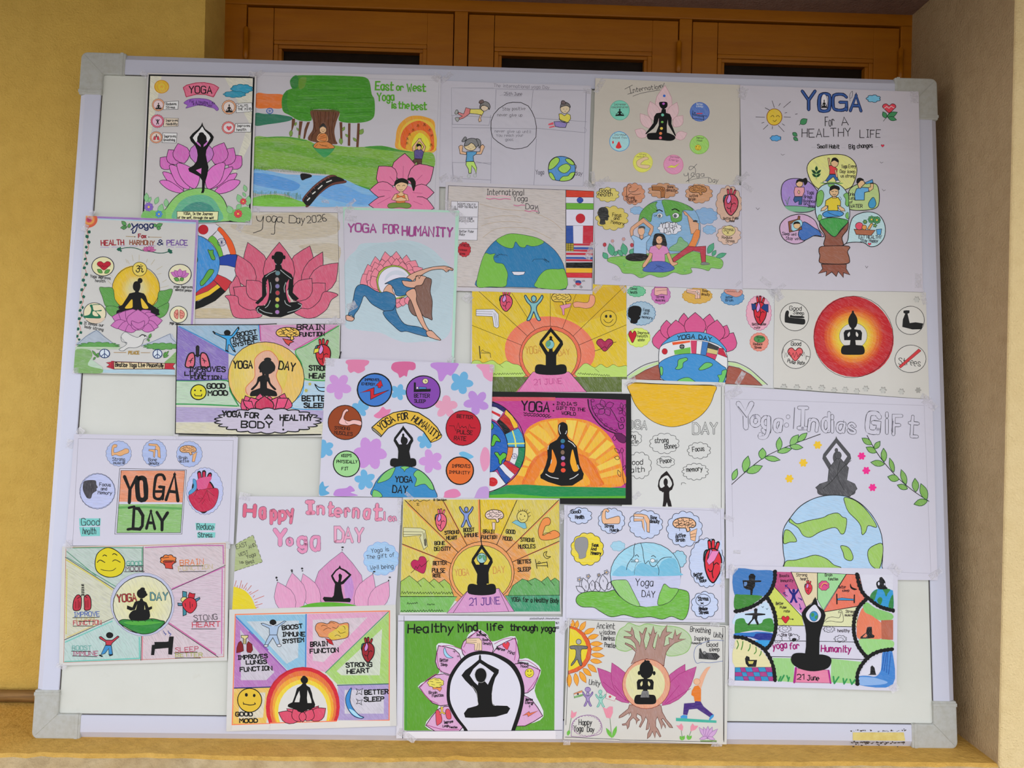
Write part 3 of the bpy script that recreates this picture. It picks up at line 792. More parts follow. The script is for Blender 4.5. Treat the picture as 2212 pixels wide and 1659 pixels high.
poster('poster', 'landscape drawing with big green tree, river bridge and seated girl in pink lotus', 1, 'd9d6de', 'aba4ae', (540, 150, K2), """
Q 35 30 2170 70 2150 1650 5 1630
N pencil_frame
P - 8c8794 3 60 66 2150 130 2100 1592 40 1560
N flag
H 5 .4
S c8642c - 0 72 275 200 278 370 285 372 350 365 440 220 440 66 432
H 10 .2
S 2c6450 - 0 60 500 160 505 300 510 470 540 470 575 380 600 200 625 55 636
H 0 0
O - 2c4c90 9 225 472 36 30
K 2c4c90 4 190 472 260 472 225 440 225 504 200 450 250 495 250 450 200 495
N sun
H 70 .35
S d8862c - 0 1660 780 1690 640 1790 545 1900 525 2010 545 2100 600 2100 780 2090 945 1690 915
S e0a038 - 0 1700 790 1730 670 1810 590 1930 565 2090 640 2095 930 1720 910
S cc5420 - 0 1710 800 1750 680 1850 600 1960 590 2070 680 2094 820 2060 930 1760 905
S d88c28 - 0 1780 860 1800 760 1880 700 1980 700 2050 790 2040 930 1790 910
S d8b834 - 0 1850 900 1860 790 1930 720 2010 770 2050 860 2010 930
H 0 0
M om 1855 690 36 36 0 321
M om 1910 640 36 36 10 321
M om 1985 630 40 40 0 321
M om 2040 690 36 36 30 321
M om 2065 750 30 36 60 321
M om 1815 740 34 34 0 321
M om 1790 790 34 34 0 321
M om 1785 840 34 34 0 321
M om 2060 860 40 40 0 321
N meadow
H 6 .75
S 6c9438 - 0 42 790 200 768 430 765 640 800 760 850 960 862 1100 880 1300 882 1500 868 1700 912 1900 940 2080 955 2090 1120 1900 1180 1500 1300 1380 1352 1250 1320 960 1210 700 1180 300 1130 36 1140
S 5c8c2c - 0 130 830 500 850 900 960 1300 1000 1600 1060 1500 1120 1000 1080 500 960 100 900
H 4 .25
S 3c7c2c - 0 60 790 230 768 430 768 640 806 600 812 420 778 200 780
S 2f8048 - 0 720 850 960 880 860 1000 790 960 730 900
S 3c7c2c - 0 1300 886 1500 870 1700 915 1850 945 1600 925
S 3c7c2c - 0 1100 1270 1250 1320 1360 1350 1340 1365 1150 1310
N river
H 8 .6
S 6c98c8 - 0 30 1150 160 1145 400 1190 600 1200 870 1210 1050 1240 1200 1310 1480 1430 1380 1520 1350 1560 1100 1560 680 1555 400 1420 30 1400
S 4c80bc - 0 36 1180 300 1210 560 1300 500 1380 300 1360 36 1300
S 5c8cc4 - 0 760 1400 1000 1300 1300 1420 1460 1432 1360 1540 1000 1500
H 4 .5
S 68a038 - 0 24 1470 160 1432 320 1430 520 1480 660 1555 24 1550
H 0 0
Z - 4c6c28 5 40 1140 860 1190 62 46
Z - 38541c 4 50 1148 860 1196 54 50
Z - 4c6c28 5 30 1440 580 1480 78 34
Z - 38541c 4 40 1460 580 1480 64 36
S 181418 - 0 572 1200 600 1182 690 1196 700 1222 640 1244 590 1260
N bridge
S 5c3430 281010 4 595 1480 720 1330 860 1225 945 1200 985 1230 850 1300 740 1400 670 1520
S 5c3430 281010 4 670 1555 790 1420 930 1320 1085 1290 1075 1262 940 1270 780 1370 640 1540
S 181618 0a0a0a 4 610 1490 700 1380 820 1280 960 1218 1075 1262 940 1290 800 1390 675 1545
K 8c6058 3 640 1430 660 1455 680 1385 700 1405 720 1340 738 1360 762 1300 780 1320 800 1270 816 1290 846 1244 860 1262 890 1226 902 1244
K b8b4b4 13 652 1490 680 1462 712 1416 742 1392 776 1360 820 1320 872 1284 926 1262
N tree
H 80 .15
P 583420 - 0 478 560 512 560 512 600 480 700 480 760 452 765 470 700
P 583420 - 0 560 590 600 590 582 700 570 785 548 780
P 583420 - 0 650 600 684 596 650 690 625 790 605 790 620 680
P 583420 - 0 1018 600 1050 600 1052 800 1045 850 1030 850 1024 700
P 583420 - 0 1116 612 1144 612 1140 870 1112 868
P 583420 - 0 1222 612 1250 612 1248 700 1236 884 1208 884
E 6c8440 34481c 3 470 690 462 766 40 510 640 528 600 24 556 700 530 662 20 560 740 560 786 24 1030 780 1040 856 44 1050 700 1078 652 30 1118 770 1084 734 24 1212 820 1172 776 30 1250 740 1288 676 50
S 5c3826 - 0 680 470 850 460 1015 470 985 590 960 700 975 800 990 850 850 840 660 800 715 680 715 580
K 34180c 5 720 490 745 700 770 480 790 660 800 480 800 640 860 480 850 600 900 480 890 640 950 480 930 700 980 490 950 600 700 760 760 690 930 700 960 830 900 650 910 800 740 600 700 800
H 3 .3
S 3a7a20 - 0 470 120 520 72 700 66 1000 70 1200 78 1310 90 1360 140 1385 280 1415 340 1420 480 1395 560 1300 600 1130 608 1010 580 1015 480 850 450 690 470 700 580 560 580 450 520 380 480 360 390 372 300 420 240 500 205 460 170
S 2c6c30 - 0 455 130 510 68 548 90 540 200 480 215
S 2f7028 - 0 365 380 380 290 430 240 420 400 450 500 390 470
S 5a7c2c - 0 560 110 640 90 620 200 560 220
K 4c8c2c 9 620 160 900 150 560 300 1100 290 700 380 1300 370 900 210 1300 220 1000 450 1380 440 480 420 640 430 1060 540 1360 520
K 2c6818 8 660 230 1000 240 500 350 760 340 1100 330 1380 320 1080 500 1390 480 460 480 660 500 700 120 1100 120
Z - 1c5010 6 690 470 1010 480 40 22
N buddha
S c08858 301c14 5 758 800 770 750 800 725 860 725 885 760 890 810 850 826 790 822
S b86c38 301c14 4 770 790 800 740 860 730 872 800 840 816
S b87038 301c14 5 722 870 770 826 830 824 890 826 960 880 930 900 760 898
K 4c2414 4 800 770 850 750 790 790 864 770 820 860 900 890 770 850 740 880
C 301c14 4 790 850 830 870 880 862
O d09c78 301c14 4 830 688 38 42
S 14100c - 0 790 670 800 640 830 616 862 640 868 670 830 650
O 14100c - 0 832 628 18 14
K 301c14 4 810 690 824 690 838 690 852 690 818 708 842 708
N man_in_tree_pose
P c89878 301810 5 1850 930 1848 880 1870 850 1912 800 1918 786 1945 786 1950 806 2000 880 1980 940 1950 920 1978 880 1940 830 1920 820 1885 870 1884 920
H 40 .3
P 4c4078 201830 5 1868 930 1896 910 1950 912 1976 940 1958 1018 1872 1014
P 4c3028 201010 5 1872 1018 1956 1020 1950 1130 1906 1130 1900 1050 1870 1070 1872 1100 1822 1066
H 0 0
O c89878 201010 5 1924 884 24 34
S 111 - 0 1896 880 1900 850 1930 845 1952 865 1950 900 1936 870
E c89878 301810 4 1874 1064 1876 1118 24
N lotus
H 60 .2
E c8688c 14040c 7 1740 1280 1762 955 270 1640 1320 1464 1100 250 1800 1290 2090 1110 260 1650 1370 1362 1370 190 1820 1400 2094 1400 190 1700 1520 1350 1540 180 1800 1500 2096 1580 180
S c8688c - 0 1500 1590 1480 1500 1600 1380 1700 1300 1850 1350 1900 1450 1850 1590
K a04468 5 1590 1220 1660 1300 1745 1100 1740 1240 1960 1200 1860 1300 1460 1370 1600 1380 1960 1410 1850 1400 1450 1530 1600 1450 1960 1540 1860 1500
N seated_girl
H 0 0
S 14140f - 0 1790 1245 1850 1230 1885 1280 1880 1340 1862 1385 1840 1330 1826 1280
P 14140f - 0 1840 1300 1884 1300 1866 1386 1852 1376
P d09c78 301810 5 1700 1360 1740 1360 1740 1410 1790 1425 1808 1490 1760 1498 1750 1530 1670 1530 1664 1498 1610 1480 1648 1420 1700 1405
P c86438 301810 4 1672 1416 1700 1440 1740 1440 1756 1418 1768 1470 1760 1530 1662 1526 1666 1470
P d09c78 301810 4 1650 1470 1720 1450 1780 1474 1776 1494 1700 1500 1650 1494
S d4a080 301810 5 1652 1320 1660 1280 1715 1262 1780 1280 1792 1320 1760 1370 1715 1394 1672 1370
S 14140f - 0 1640 1310 1660 1260 1730 1236 1790 1262 1800 1310 1770 1295 1720 1285 1670 1305 1648 1326
C 201010 5 1676 1326 1690 1316 1704 1326
C 201010 5 1735 1326 1750 1316 1764 1326
C 201010 4 1700 1364 1716 1374 1736 1364
S 647838 28381c 5 1566 1560 1580 1530 1640 1516 1700 1520 1770 1516 1820 1530 1832 1560 1790 1580 1700 1570 1600 1580
N lettering
H 30 .3
T 4c8c24 17 1428 230 1630 232 90 East
T 4c8c24 15 1668 238 1745 240 72 or
T 4c8c24 17 1790 246 2000 246 80 West
T 4c8c24 16 1450 360 1640 352 88 Yoga
T 4c8c24 16 1606 440 1662 440 70 is
T 4c8c24 16 1690 442 1810 446 72 the
T 4c8c24 16 1840 460 2010 454 80 best
""", (105, 50, 110, 60, -40, 2120, 90, 90, 90, 35, 1150, 1520, 130, 40, -40, 60, 1600, 90, 60, 10, 1010, 1590, 90, 40, 30, 860, 1500, 90, 40, 10))
K3 = 350 / 2212
poster('poster', 'pale pencil poster with black circle, three exercising cartoon girls and small globe', 0, 'd7d4e0', 'a39dac', (940, 160, K3), """
Q 75 92 2130 160 2090 1600 45 1540
N pencil_frame
L 7a7688 4 222 188 800 190
P - 7a7688 4 222 188 2066 222 2020 1530 238 1490
K 6a6678 5 832 208 820 480 1338 214 1312 470 768 730 760 1490 1382 880 1348 1530 240 730 770 735 770 740 1380 748 222 562 770 592 240 570 236 690 236 684 735 700 735 700 760 560 1375 602 2066 650 1388 740 2050 800 232 1206 770 1215 560 1196 760 1236 236 1210 250 1430 250 1422 760 1446 2060 240 2045 790
C 7a7688 4 2030 730 2066 760 2050 800
L 7a7688 3 840 208 2060 225
N slogan_circle
P - 151318 9 762 760 764 640 800 550 870 470 980 400 1060 384 1170 388 1270 435 1320 510 1360 600 1382 720 1376 860 1330 920 1260 990 1180 1015 1080 1024 970 1000 860 930 790 870 768 800
T 4c4852 5 920 496 1230 490 40 Stay positive
T 4c4852 5 850 576 1190 578 40 never give up
T 5c5866 5 815 796 1305 806 38 never give up until
T 5c5866 5 835 854 1205 852 34 You reach your
T 5c5866 5 960 908 1065 912 34 goal.
N lettering
T 6a6474 5 800 176 1560 204 44 The international yoga Day
T 5c5664 6 940 290 1185 290 42 25th June
C 7a7688 3 880 296 940 284 1000 302 1180 300
T 504c5a 7 1375 1370 1485 1368 60 Yoga
T 504c5a 7 1910 1380 2012 1384 56 day
N girl_doing_plank
H 30 .4
P b4686c 111 7 420 458 480 475 470 540 420 580 380 605 330 620 318 600 370 575 312 545 318 520 390 545
P bcae58 111 7 480 478 620 478 665 515 640 560 560 545 470 535
P b89880 111 6 615 560 640 560 620 600 632 640 600 655 590 625
S 888 111 6 268 530 290 488 312 500 305 540 280 550
S 888 111 6 272 600 310 590 330 610 310 646 290 640
S c0a898 111 6 620 440 700 430 725 470 680 505 640 490
S 6a6668 111 8 612 470 620 410 680 375 735 400 750 450 735 485 720 450 650 425
S 5c4848 111 6 598 390 612 360 650 352 665 385 620 404
N girl_seated_on_mat
H 30 .4
P b84858 - 0 1545 680 1610 655 1620 690 1545 700
P b84858 - 0 1555 720 1620 705 1640 720 1560 738
P 7a6ca4 111 7 1622 650 1700 645 1800 672 1780 730 1700 728 1640 715
P bcae48 111 7 1690 545 1725 540 1765 570 1805 540 1845 560 1850 610 1810 665 1700 620
C 111 7 1690 610 1740 650 1830 660
S c8a890 111 7 1710 480 1718 450 1770 425 1830 450 1830 500 1780 538 1730 520
S 5c5658 111 8 1708 460 1725 400 1780 385 1830 410 1845 455 1790 430 1720 450
S 5c4c50 111 7 1720 400 1730 365 1760 365 1785 400 1745 410
K 111 4 1745 478 1765 478 1785 480 1805 478 1765 508 1785 508
N girl_with_ponytails
H 40 .4
P c89478 111 7 340 1090 332 1040 322 990 350 970 380 980 370 1055 430 1072 420 1100
P c89478 111 7 540 1065 612 1058 620 980 650 960 676 990 630 1095 545 1096
H 60 .3
P 4880ac 111 8 430 1060 520 1056 570 1060 560 1090 520 1120 525 1190 420 1196 430 1120
P 9cb85c 111 8 425 1196 530 1194 568 1280 560 1360 540 1300 500 1250 490 1355 460 1355 455 1300 420 1240
O 9c9aa4 777 4 460 1392 22 26
O 9c9aa4 777 4 544 1384 22 26
H 30 .4
S d8a888 111 8 396 990 430 950 490 930 550 970 556 1010 510 1045 440 1035
S 6c6a70 111 8 400 980 420 910 480 878 560 890 590 960 560 1000 530 960 490 940 450 970
S 6c6a70 111 7 560 884 610 900 624 960 600 1012 590 960
S 6c6a70 111 7 365 920 385 880 410 856 430 880 400 920
K 111 4 445 998 470 995 510 998 535 995 470 1022 495 1022
N globe
H 60 .4
S 4478b0 111 9 1546 1300 1560 1210 1620 1145 1720 1122 1830 1150 1900 1215 1912 1340 1870 1430 1760 1462 1620 1440 1560 1380
S 88ac48 111 7 1550 1300 1570 1200 1640 1140 1690 1150 1690 1200 1620 1280
S 88ac48 111 7 1680 1300 1720 1250 1800 1225 1850 1275 1800 1340 1740 1350
S 88ac48 111 7 1780 1160 1840 1160 1905 1230 1860 1240 1800 1200
S 88ac48 111 7 1560 1345 1600 1360 1640 1440 1600 1440 1560 1390
S 88ac48 111 7 1700 1455 1740 1400 1810 1390 1850 1350 1908 1345 1860 1430 1790 1458
C 111 7 1890 1225 1925 1250 1922 1290
""", (150, 50, 200, 70, -40, 2080, 230, 120, 70, 10, 120, 1420, 120, 80, -30, 290, 1430, 170, 80, 4, 2090, 1510, 120, 90, 30))
poster('poster', 'cream poster with black chakra figure in pale pink lotus and six small coloured discs', 1, 'dcd5c9', 'aea598', (1265, 160, K3), """
Q 135 56 2110 150 2095 1560 80 1500
N lettering
L 222 7 535 205 640 150
L 222 7 600 175 620 265
L 222 7 575 275 660 250
T 222 7 650 245 1030 195 56 nternation
C 222 6 1030 190 1010 160 1045 150 1050 180 1075 122
C 222 6 645 302 760 262 900 235 1018 216
C 333 6 1518 1228 1440 1306 1410 1290 1430 1258 1480 1270 1500 1310 1490 1380
C 333 6 1340 1360 1352 1390 1392 1380 1400 1350 1410 1480
C 333 6 1370 1470 1460 1400 1480 1350 1450 1352 1440 1390 1490 1400
T 333 6 1510 1396 1620 1398 56 ga
C 333 5 1390 1460 1500 1430 1680 1408
T 333 6 1680 1480 1810 1484 60 Day
N lotus
H 60 .5
E c4a4a4 98606a 4 1050 620 1085 155 230 980 660 882 372 170 1140 640 1248 385 150 900 740 745 540 140 1200 720 1328 566 140 840 850 672 765 130 1220 870 1385 808 120
N black_figure
H 0 0
S 0a0a0a - 0 1012 382 1106 382 1118 430 1100 460 1062 480 1026 458 1006 420
P 0a0a0a - 0 1040 478 1095 478 1098 530 1150 545 1175 600 1172 680 1238 850 1215 838 1128 690 1122 620 1108 700 1110 800 1180 830 1225 860 1200 900 1060 905 860 890 832 845 860 810 960 800 1000 700 1000 600 980 670 930 740 830 820 812 818 925 670 935 580 965 535 1030 525
S 0a0a0a - 0 840 860 850 812 960 800 1110 800 1215 845 1215 890 1150 912 1000 900 870 895
O a050a0 - 0 1064 404 18 16
O 64a890 - 0 1051 558 20 20
O 68a048 - 0 1046 655 18 15
O d0ac48 - 0 1036 742 20 19
O cc7040 - 0 1024 810 20 20
O c85c68 - 0 1022 870 20 19
O 2c5cac - 0 1074 297 18 18
N coloured_disc
H 30 .6
O 6cb49c 3c8c74 6 466 494 134 132
H 0 0
T 4c3c3c 4 385 428 550 424 28 Increase
T 4c3c3c 4 356 464 580 462 26 concentration
M sit 466 568 120 96 0 0c0c0c 9cc0a8
N coloured_disc
H 30 .6
O 94bcc8 3c80ac 9 462 920 134 134
H 0 0
T 4c3c3c 4 390 842 555 840 28 Increase
T 4c3c3c 4 370 882 570 880 26 blood flow
S c82c2c - 0 455 920 480 970 490 1000 450 1018 412 1004 425 966
S c82c2c - 0 375 908 386 934 374 952 362 934
N coloured_disc
H 30 .5
O c8c050 b0a838 6 780 1204 134 134
H 0 0
T 7c7438 4 735 1104 825 1106 24 strong
T 7c7438 4 700 1136 800 1138 24 muscle
S c8a884 6c5040 4 860 1160 830 1130 760 1150 700 1190 700 1240 740 1275 840 1290 880 1250 800 1240 750 1230 800 1180
N coloured_disc
H 30 .5
O d0809c b85878 6 1200 1236 134 130
H 0 0
T 7c4c58 4 1150 1140 1280 1150 26 Increase
T 7c4c58 4 1140 1180 1270 1192 26 Energy
P dcc048 7c6820 3 1110 1275 1170 1245 1210 1258 1292 1212 1220 1278
N coloured_disc
H 50 .6
O 4c68a4 2c4890 6 1558 516 132 130
H 0 0
T b4b8b8 4 1515 420 1600 425 26 Better
T b4b8b8 4 1510 450 1600 455 26 sleep
K 181828 7 1465 500 1460 610 1455 545 1655 575 1612 570 1612 630 1460 604 1610 620 1475 560 1610 585
P b43848 - 0 1510 532 1600 530 1590 545 1520 545
O 181828 - 0 1492 530 9 9
N coloured_disc
H 50 .6
O 8cb858 6c9c38 7 1552 966 130 126
H 0 0
T 3c4c28 4 1510 880 1610 884 24 Improve
T 3c4c28 4 1520 918 1590 920 26 Mood
O e0ac34 704c10 4 1536 1004 42 38
O 111 - 0 1514 992 5 7
O 111 - 0 1550 994 5 7
C 111 4 1514 1016 1534 1030 1552 1016
""", (190, 160, 220, 70, -60, 2140, 250, 150, 100, 60, 100, 1400, 150, 60, 80, 230, 1480, 230, 80, -30, 2060, 1460, 180, 80, -60, 2160, 1400, 130, 60, -50))
K5 = 420 / 1483
poster('poster', 'tall top right poster titled for a healthy life, with tree of five picture bubbles', 3, 'd9d4de', 'b0a8b0', (1590, 170, K5), """
Q 30 50 1392 100 1425 1628 50 1600
N lettering
U 141c3c 27 34508c 14 505 240 605 240 142 Y
U 141c3c 30 34508c 17 632 240 712 240 128 O
U 141c3c 27 34508c 14 742 240 845 242 118 G
U 141c3c 27 34508c 14 872 240 955 242 118 A
O c8c0c8 141c3c 3 672 170 24 52
M sit 672 220 48 62 0 111 c8c0c8
C 222 3 870 170 868 120 888 96 885 140 872 150
T 1c1a1e 6 680 360 750 358 68 For
T 1c1a1e 6 806 356 858 352 62 A
T 1c1a1e 6 502 446 876 438 62 HEALTHY
T 1c1a1e 6 945 448 1100 450 58 LIFE
T 141214 6 620 530 788 532 28 Small Habit
T 141214 6 862 534 1042 522 32 Big changes
M heart 1118 512 26 22 0 c83048 111 8
K 9a949c 3 575 524 610 522 805 526 835 528 1055 520 1085 518
N smiling_sun
H 50 .3
O d8a830 7c3c10 5 292 292 59 62
H 0 0
C 4c2c10 4 265 290 280 280 290 292
C 4c2c10 4 305 290 320 280 332 292
C 4c2c10 4 282 318 295 326 308 314
K 222 4 275 168 292 220 222 222 256 240 326 206 338 188 362 220 416 174 372 262 388 258 150 292 218 294 366 292 416 294 196 338 214 332 208 386 244 352 276 384 278 364 322 356 366 404 352 344 370 356 452 272 468 268
N cloud
H 20 .3
B 68a8c8 1c3450 5 1048 152 54 28 7 .16
B 4890c4 1c3450 4 302 454 42 22 7 .16
N heart_flower
H 40 .3
M heart 1168 226 106 78 0 c83848 301014 5
H 0 0
L e8dce0 4 1130 226 1150 212 1166 226 1182 210 1206 224
C 1c2c20 4 1168 260 1150 290 1124 324
E 3c7c50 14281c 4 1146 300 1120 252 34 1152 292 1230 256 40 1160 296 1224 314 32
E 3c7c50 14281c 4 490 345 542 308 46 432 412 466 438 30 438 448 472 472 26
C 1c2c20 4 490 345 482 354
K 3a363c 3 342 574 354 584 354 584 370 576 1098 634 1108 644 1108 644 1122 636 1114 842 1126 856 1126 856 1140 848 152 984 166 1000 166 1000 178 986 986 1428 996 1444 996 1444 1006 1430
N tree_trunk
H 30 .3
S 7c4838 1c1010 6 640 1130 650 1090 740 1160 760 1200 830 1120 856 1090 850 1150 808 1210 812 1278 676 1276 680 1200
S 8a5440 1c1010 6 640 1285 700 1276 860 1278 850 1320 864 1370 850 1410 700 1412 636 1400 640 1350 632 1320
P 7c4434 1c1010 5 650 1415 842 1415 840 1450 868 1496 820 1480 818 1516 780 1470 764 1508 730 1474 686 1504 690 1470 628 1486 660 1450
N picture_bubble
H 45 .5
S ccc478 1c1a14 6 546 720 550 650 610 600 720 578 830 584 900 630 922 700 900 790 860 836 720 870 600 820
H 0 0
S 6c9450 - 0 640 796 720 786 820 798 730 806
P d09c78 1c1210 4 700 606 712 606 720 660 708 664
P c83c40 1c1210 4 708 664 740 660 772 690 766 728 712 728 715 700
P 305890 1c1210 4 714 730 764 730 784 778 762 780 742 748 700 782 680 780
P d09c78 1c1210 3 762 690 776 750 764 752 752 700
O d8a47c 1c1210 4 752 644 28 30
S 141210 - 0 726 636 734 608 760 602 782 622 780 640 750 624
O e8e0dc 1c1210 4 680 788 17 8
O e8e0dc 1c1210 4 776 784 17 8
M leafs 612 716 90 100 0 1c3420 3c7c48
T 1c1a1e 4 804 682 914 680 26 Yoga Every
T 1c1a1e 4 792 718 908 720 24 Day keep
T 1c1a1e 4 800 752 905 752 22 us strong
N picture_bubble
H 60 .5
S 9478b4 1c1a1e 6 346 900 352 810 400 768 480 762 560 790 615 850 640 900 616 980 560 1014 460 1018 380 980
H 0 0
S 6c9c7c - 0 374 970 480 972 610 986 540 1014 420 1010
C 1c2c20 4 374 970 480 972 610 986
P d08c94 1c1210 4 450 826 520 828 522 862 506 898 448 898 442 862
P 305078 1c1210 4 446 900 506 900 500 960 478 960 480 930 450 945 438 925
O d8a47c 1c1210 4 484 800 26 26
S 141210 - 0 458 800 464 772 500 764 520 780 510 790 480 784
S 141210 - 0 505 770 535 756 545 790 524 814 515 790
E d8a47c 1c1210 3 480 880 478 850 16
T 1c1a28 4 540 880 592 882 26 Yoga
T 1c1a28 4 518 910 580 914 24 Brings
T 1c1a28 4 512 942 602 946 22 Balance
T 1c1a28 4 516 962 562 966 18 and
T 1c1a28 4 552 978 608 982 18 peace
C 3c6c44 4 390 960 380 930 374 926
C 3c6c44 4 392 960 400 920 412 900
N picture_bubble
H 60 .5
S b894b0 1c1a1e 6 332 1140 360 1080 430 1042 520 1036 600 1080 632 1150 670 1205 580 1200 500 1250 430 1258 360 1220
H 40 .3
S 3860a0 1c1a1e 5 474 1190 500 1120 524 1092 600 1140 632 1160 650 1200 600 1195 516 1234
H 0 0
P 7c4c30 1c1010 4 398 1090 470 1070 474 1046 488 1048 486 1080 414 1106 418 1158 500 1130 502 1150 406 1172
S 90b8d0 1c1a1e 3 424 1120 440 1090 490 1076 506 1110 470 1150 430 1160
O d8a47c 1c1210 3 464 1118 26 26
S 141210 - 0 436 1112 446 1092 474 1090 490 1106 460 1106
T 1c1a28 4 352 1192 458 1198 22 Sleep well
T 1c1a28 4 380 1228 490 1230 22 Stay well
N picture_bubble
H 10 .5
S a8b878 1c1a1e 6 860 960 856 880 880 830 950 800 1060 800 1090 860 1090 950 1060 990 970 1004 870 998
H 60 .3
P 5c98c4 1c1a1e 5 904 880 918 840 950 828 1012 832 1012 860 980 868 978 926 906 926
H 0 0
P d8a47c 1c1210 4 1008 832 1026 826 1024 800 1048 800 1046 840 1016 862
P 4888b8 1c1a1e 4 982 794 1040 768 1046 792 994 804
P d8a47c 1c1210 5 922 790 950 770 974 780 984 800 960 822 950 836 936 834
S 141210 - 0 918 790 924 762 950 756 976 772 950 780 930 800
S 4088b0 1c1a1e 4 1046 904 1068 950 1052 984 1020 984 1010 950
T 1c1a28 4 860 892 900 892 24 Drin
T 1c1a28 4 862 920 908 922 22 Lots
T 1c1a28 4 866 950 890 950 18 of
T 1c1a28 5 872 984 964 982 24 WATER
N picture_bubble
H 20 .5
S a8c0d4 1c1a1e 6 866 1130 900 1050 1000 1016 1090 1040 1136 1120 1130 1210 1080 1270 1020 1280 970 1250 860 1250 808 1276 850 1240
H 20 .2
P 9c5c40 1c1010 4 900 1148 1062 1156 1030 1196 916 1188
O d0485c 1c1010 4 940 1124 30 28
O e08440 1c1010 4 978 1134 18 18
P e09454 1c1010 4 1000 1146 1030 1100 1044 1108 1020 1150
F 4c8c54 1c3420 3 1034 1074 30 8 1074 1078 30 9 984 1092 18 6 1060 1120 16 5
P 4c90c0 1c1a1e 4 1070 1150 1110 1146 1104 1190 1076 1190
T 1c1a28 4 936 1218 1110 1220 24 EAT HEALTHY
T 1c1a28 4 948 1244 1082 1248 22 Stay Happy
M heart 1018 1262 28 22 0 c83048 111 6
N seated_boy
H 60 .4
S a4bcd8 1c1a1e 6 616 1060 612 900 640 830 700 800 780 806 840 860 860 950 858 1080 740 1190
S 3c8c40 1c1a1e 5 636 1090 680 1066 740 1060 800 1066 856 1088 800 1150 752 1206 690 1160
S 6ca450 1c2c1c 4 618 880 650 850 670 880 660 940 640 970 616 970
S 6ca450 1c2c1c 4 856 880 836 874 820 890 836 920 834 960 858 970
S 6ca450 1c2c1c 3 700 808 720 804 750 806 740 826 716 828
S 6ca450 1c2c1c 3 624 1050 640 1036 656 1050 650 1076 626 1082
S 6ca450 1c2c1c 3 856 1020 838 1030 836 1056 856 1070
H 0 0
P d8a47c 1c1210 4 684 960 700 980 676 1004 646 1010 652 990 680 970
P d8a47c 1c1210 4 794 960 778 986 800 1008 832 1010 824 990 800 976
H 40 .2
P d8b030 1c1210 5 684 930 730 902 780 906 798 936 796 970 774 966 778 1006 700 1006 702 970 680 968
H 30 .3
S 3c80b8 1c1a28 5 660 1030 700 1008 780 1008 820 1026 800 1048 740 1054 680 1056
H 0 0
C 1c1a28 4 700 1020 750 1040 790 1050
P d8a47c 1c1210 4 736 888 762 888 766 910 734 910
O d8a47c 1c1210 5 748 864 35 34
S 141210 - 0 714 856 720 824 750 812 786 824 788 850 750 840
C 1c1210 4 728 858 736 862 744 858
C 1c1210 4 756 858 764 862 772 858
C 1c1210 4 738 880 750 886 760 880
C 111 3 790 900 800 910 802 922 790 924 782 912
""", (55, 110, 60, 90, 20, 60, 750, 90, 40, -40, 90, 830, 90, 40, 35, 230, 1550, 100, 40, 35, 330, 1600, 110, 36, -40, 1360, 140, 60, 90, 0, 1390, 1540, 50, 110, 0, 330, 1640, 90, 36, 60))
K6 = 290 / 1300
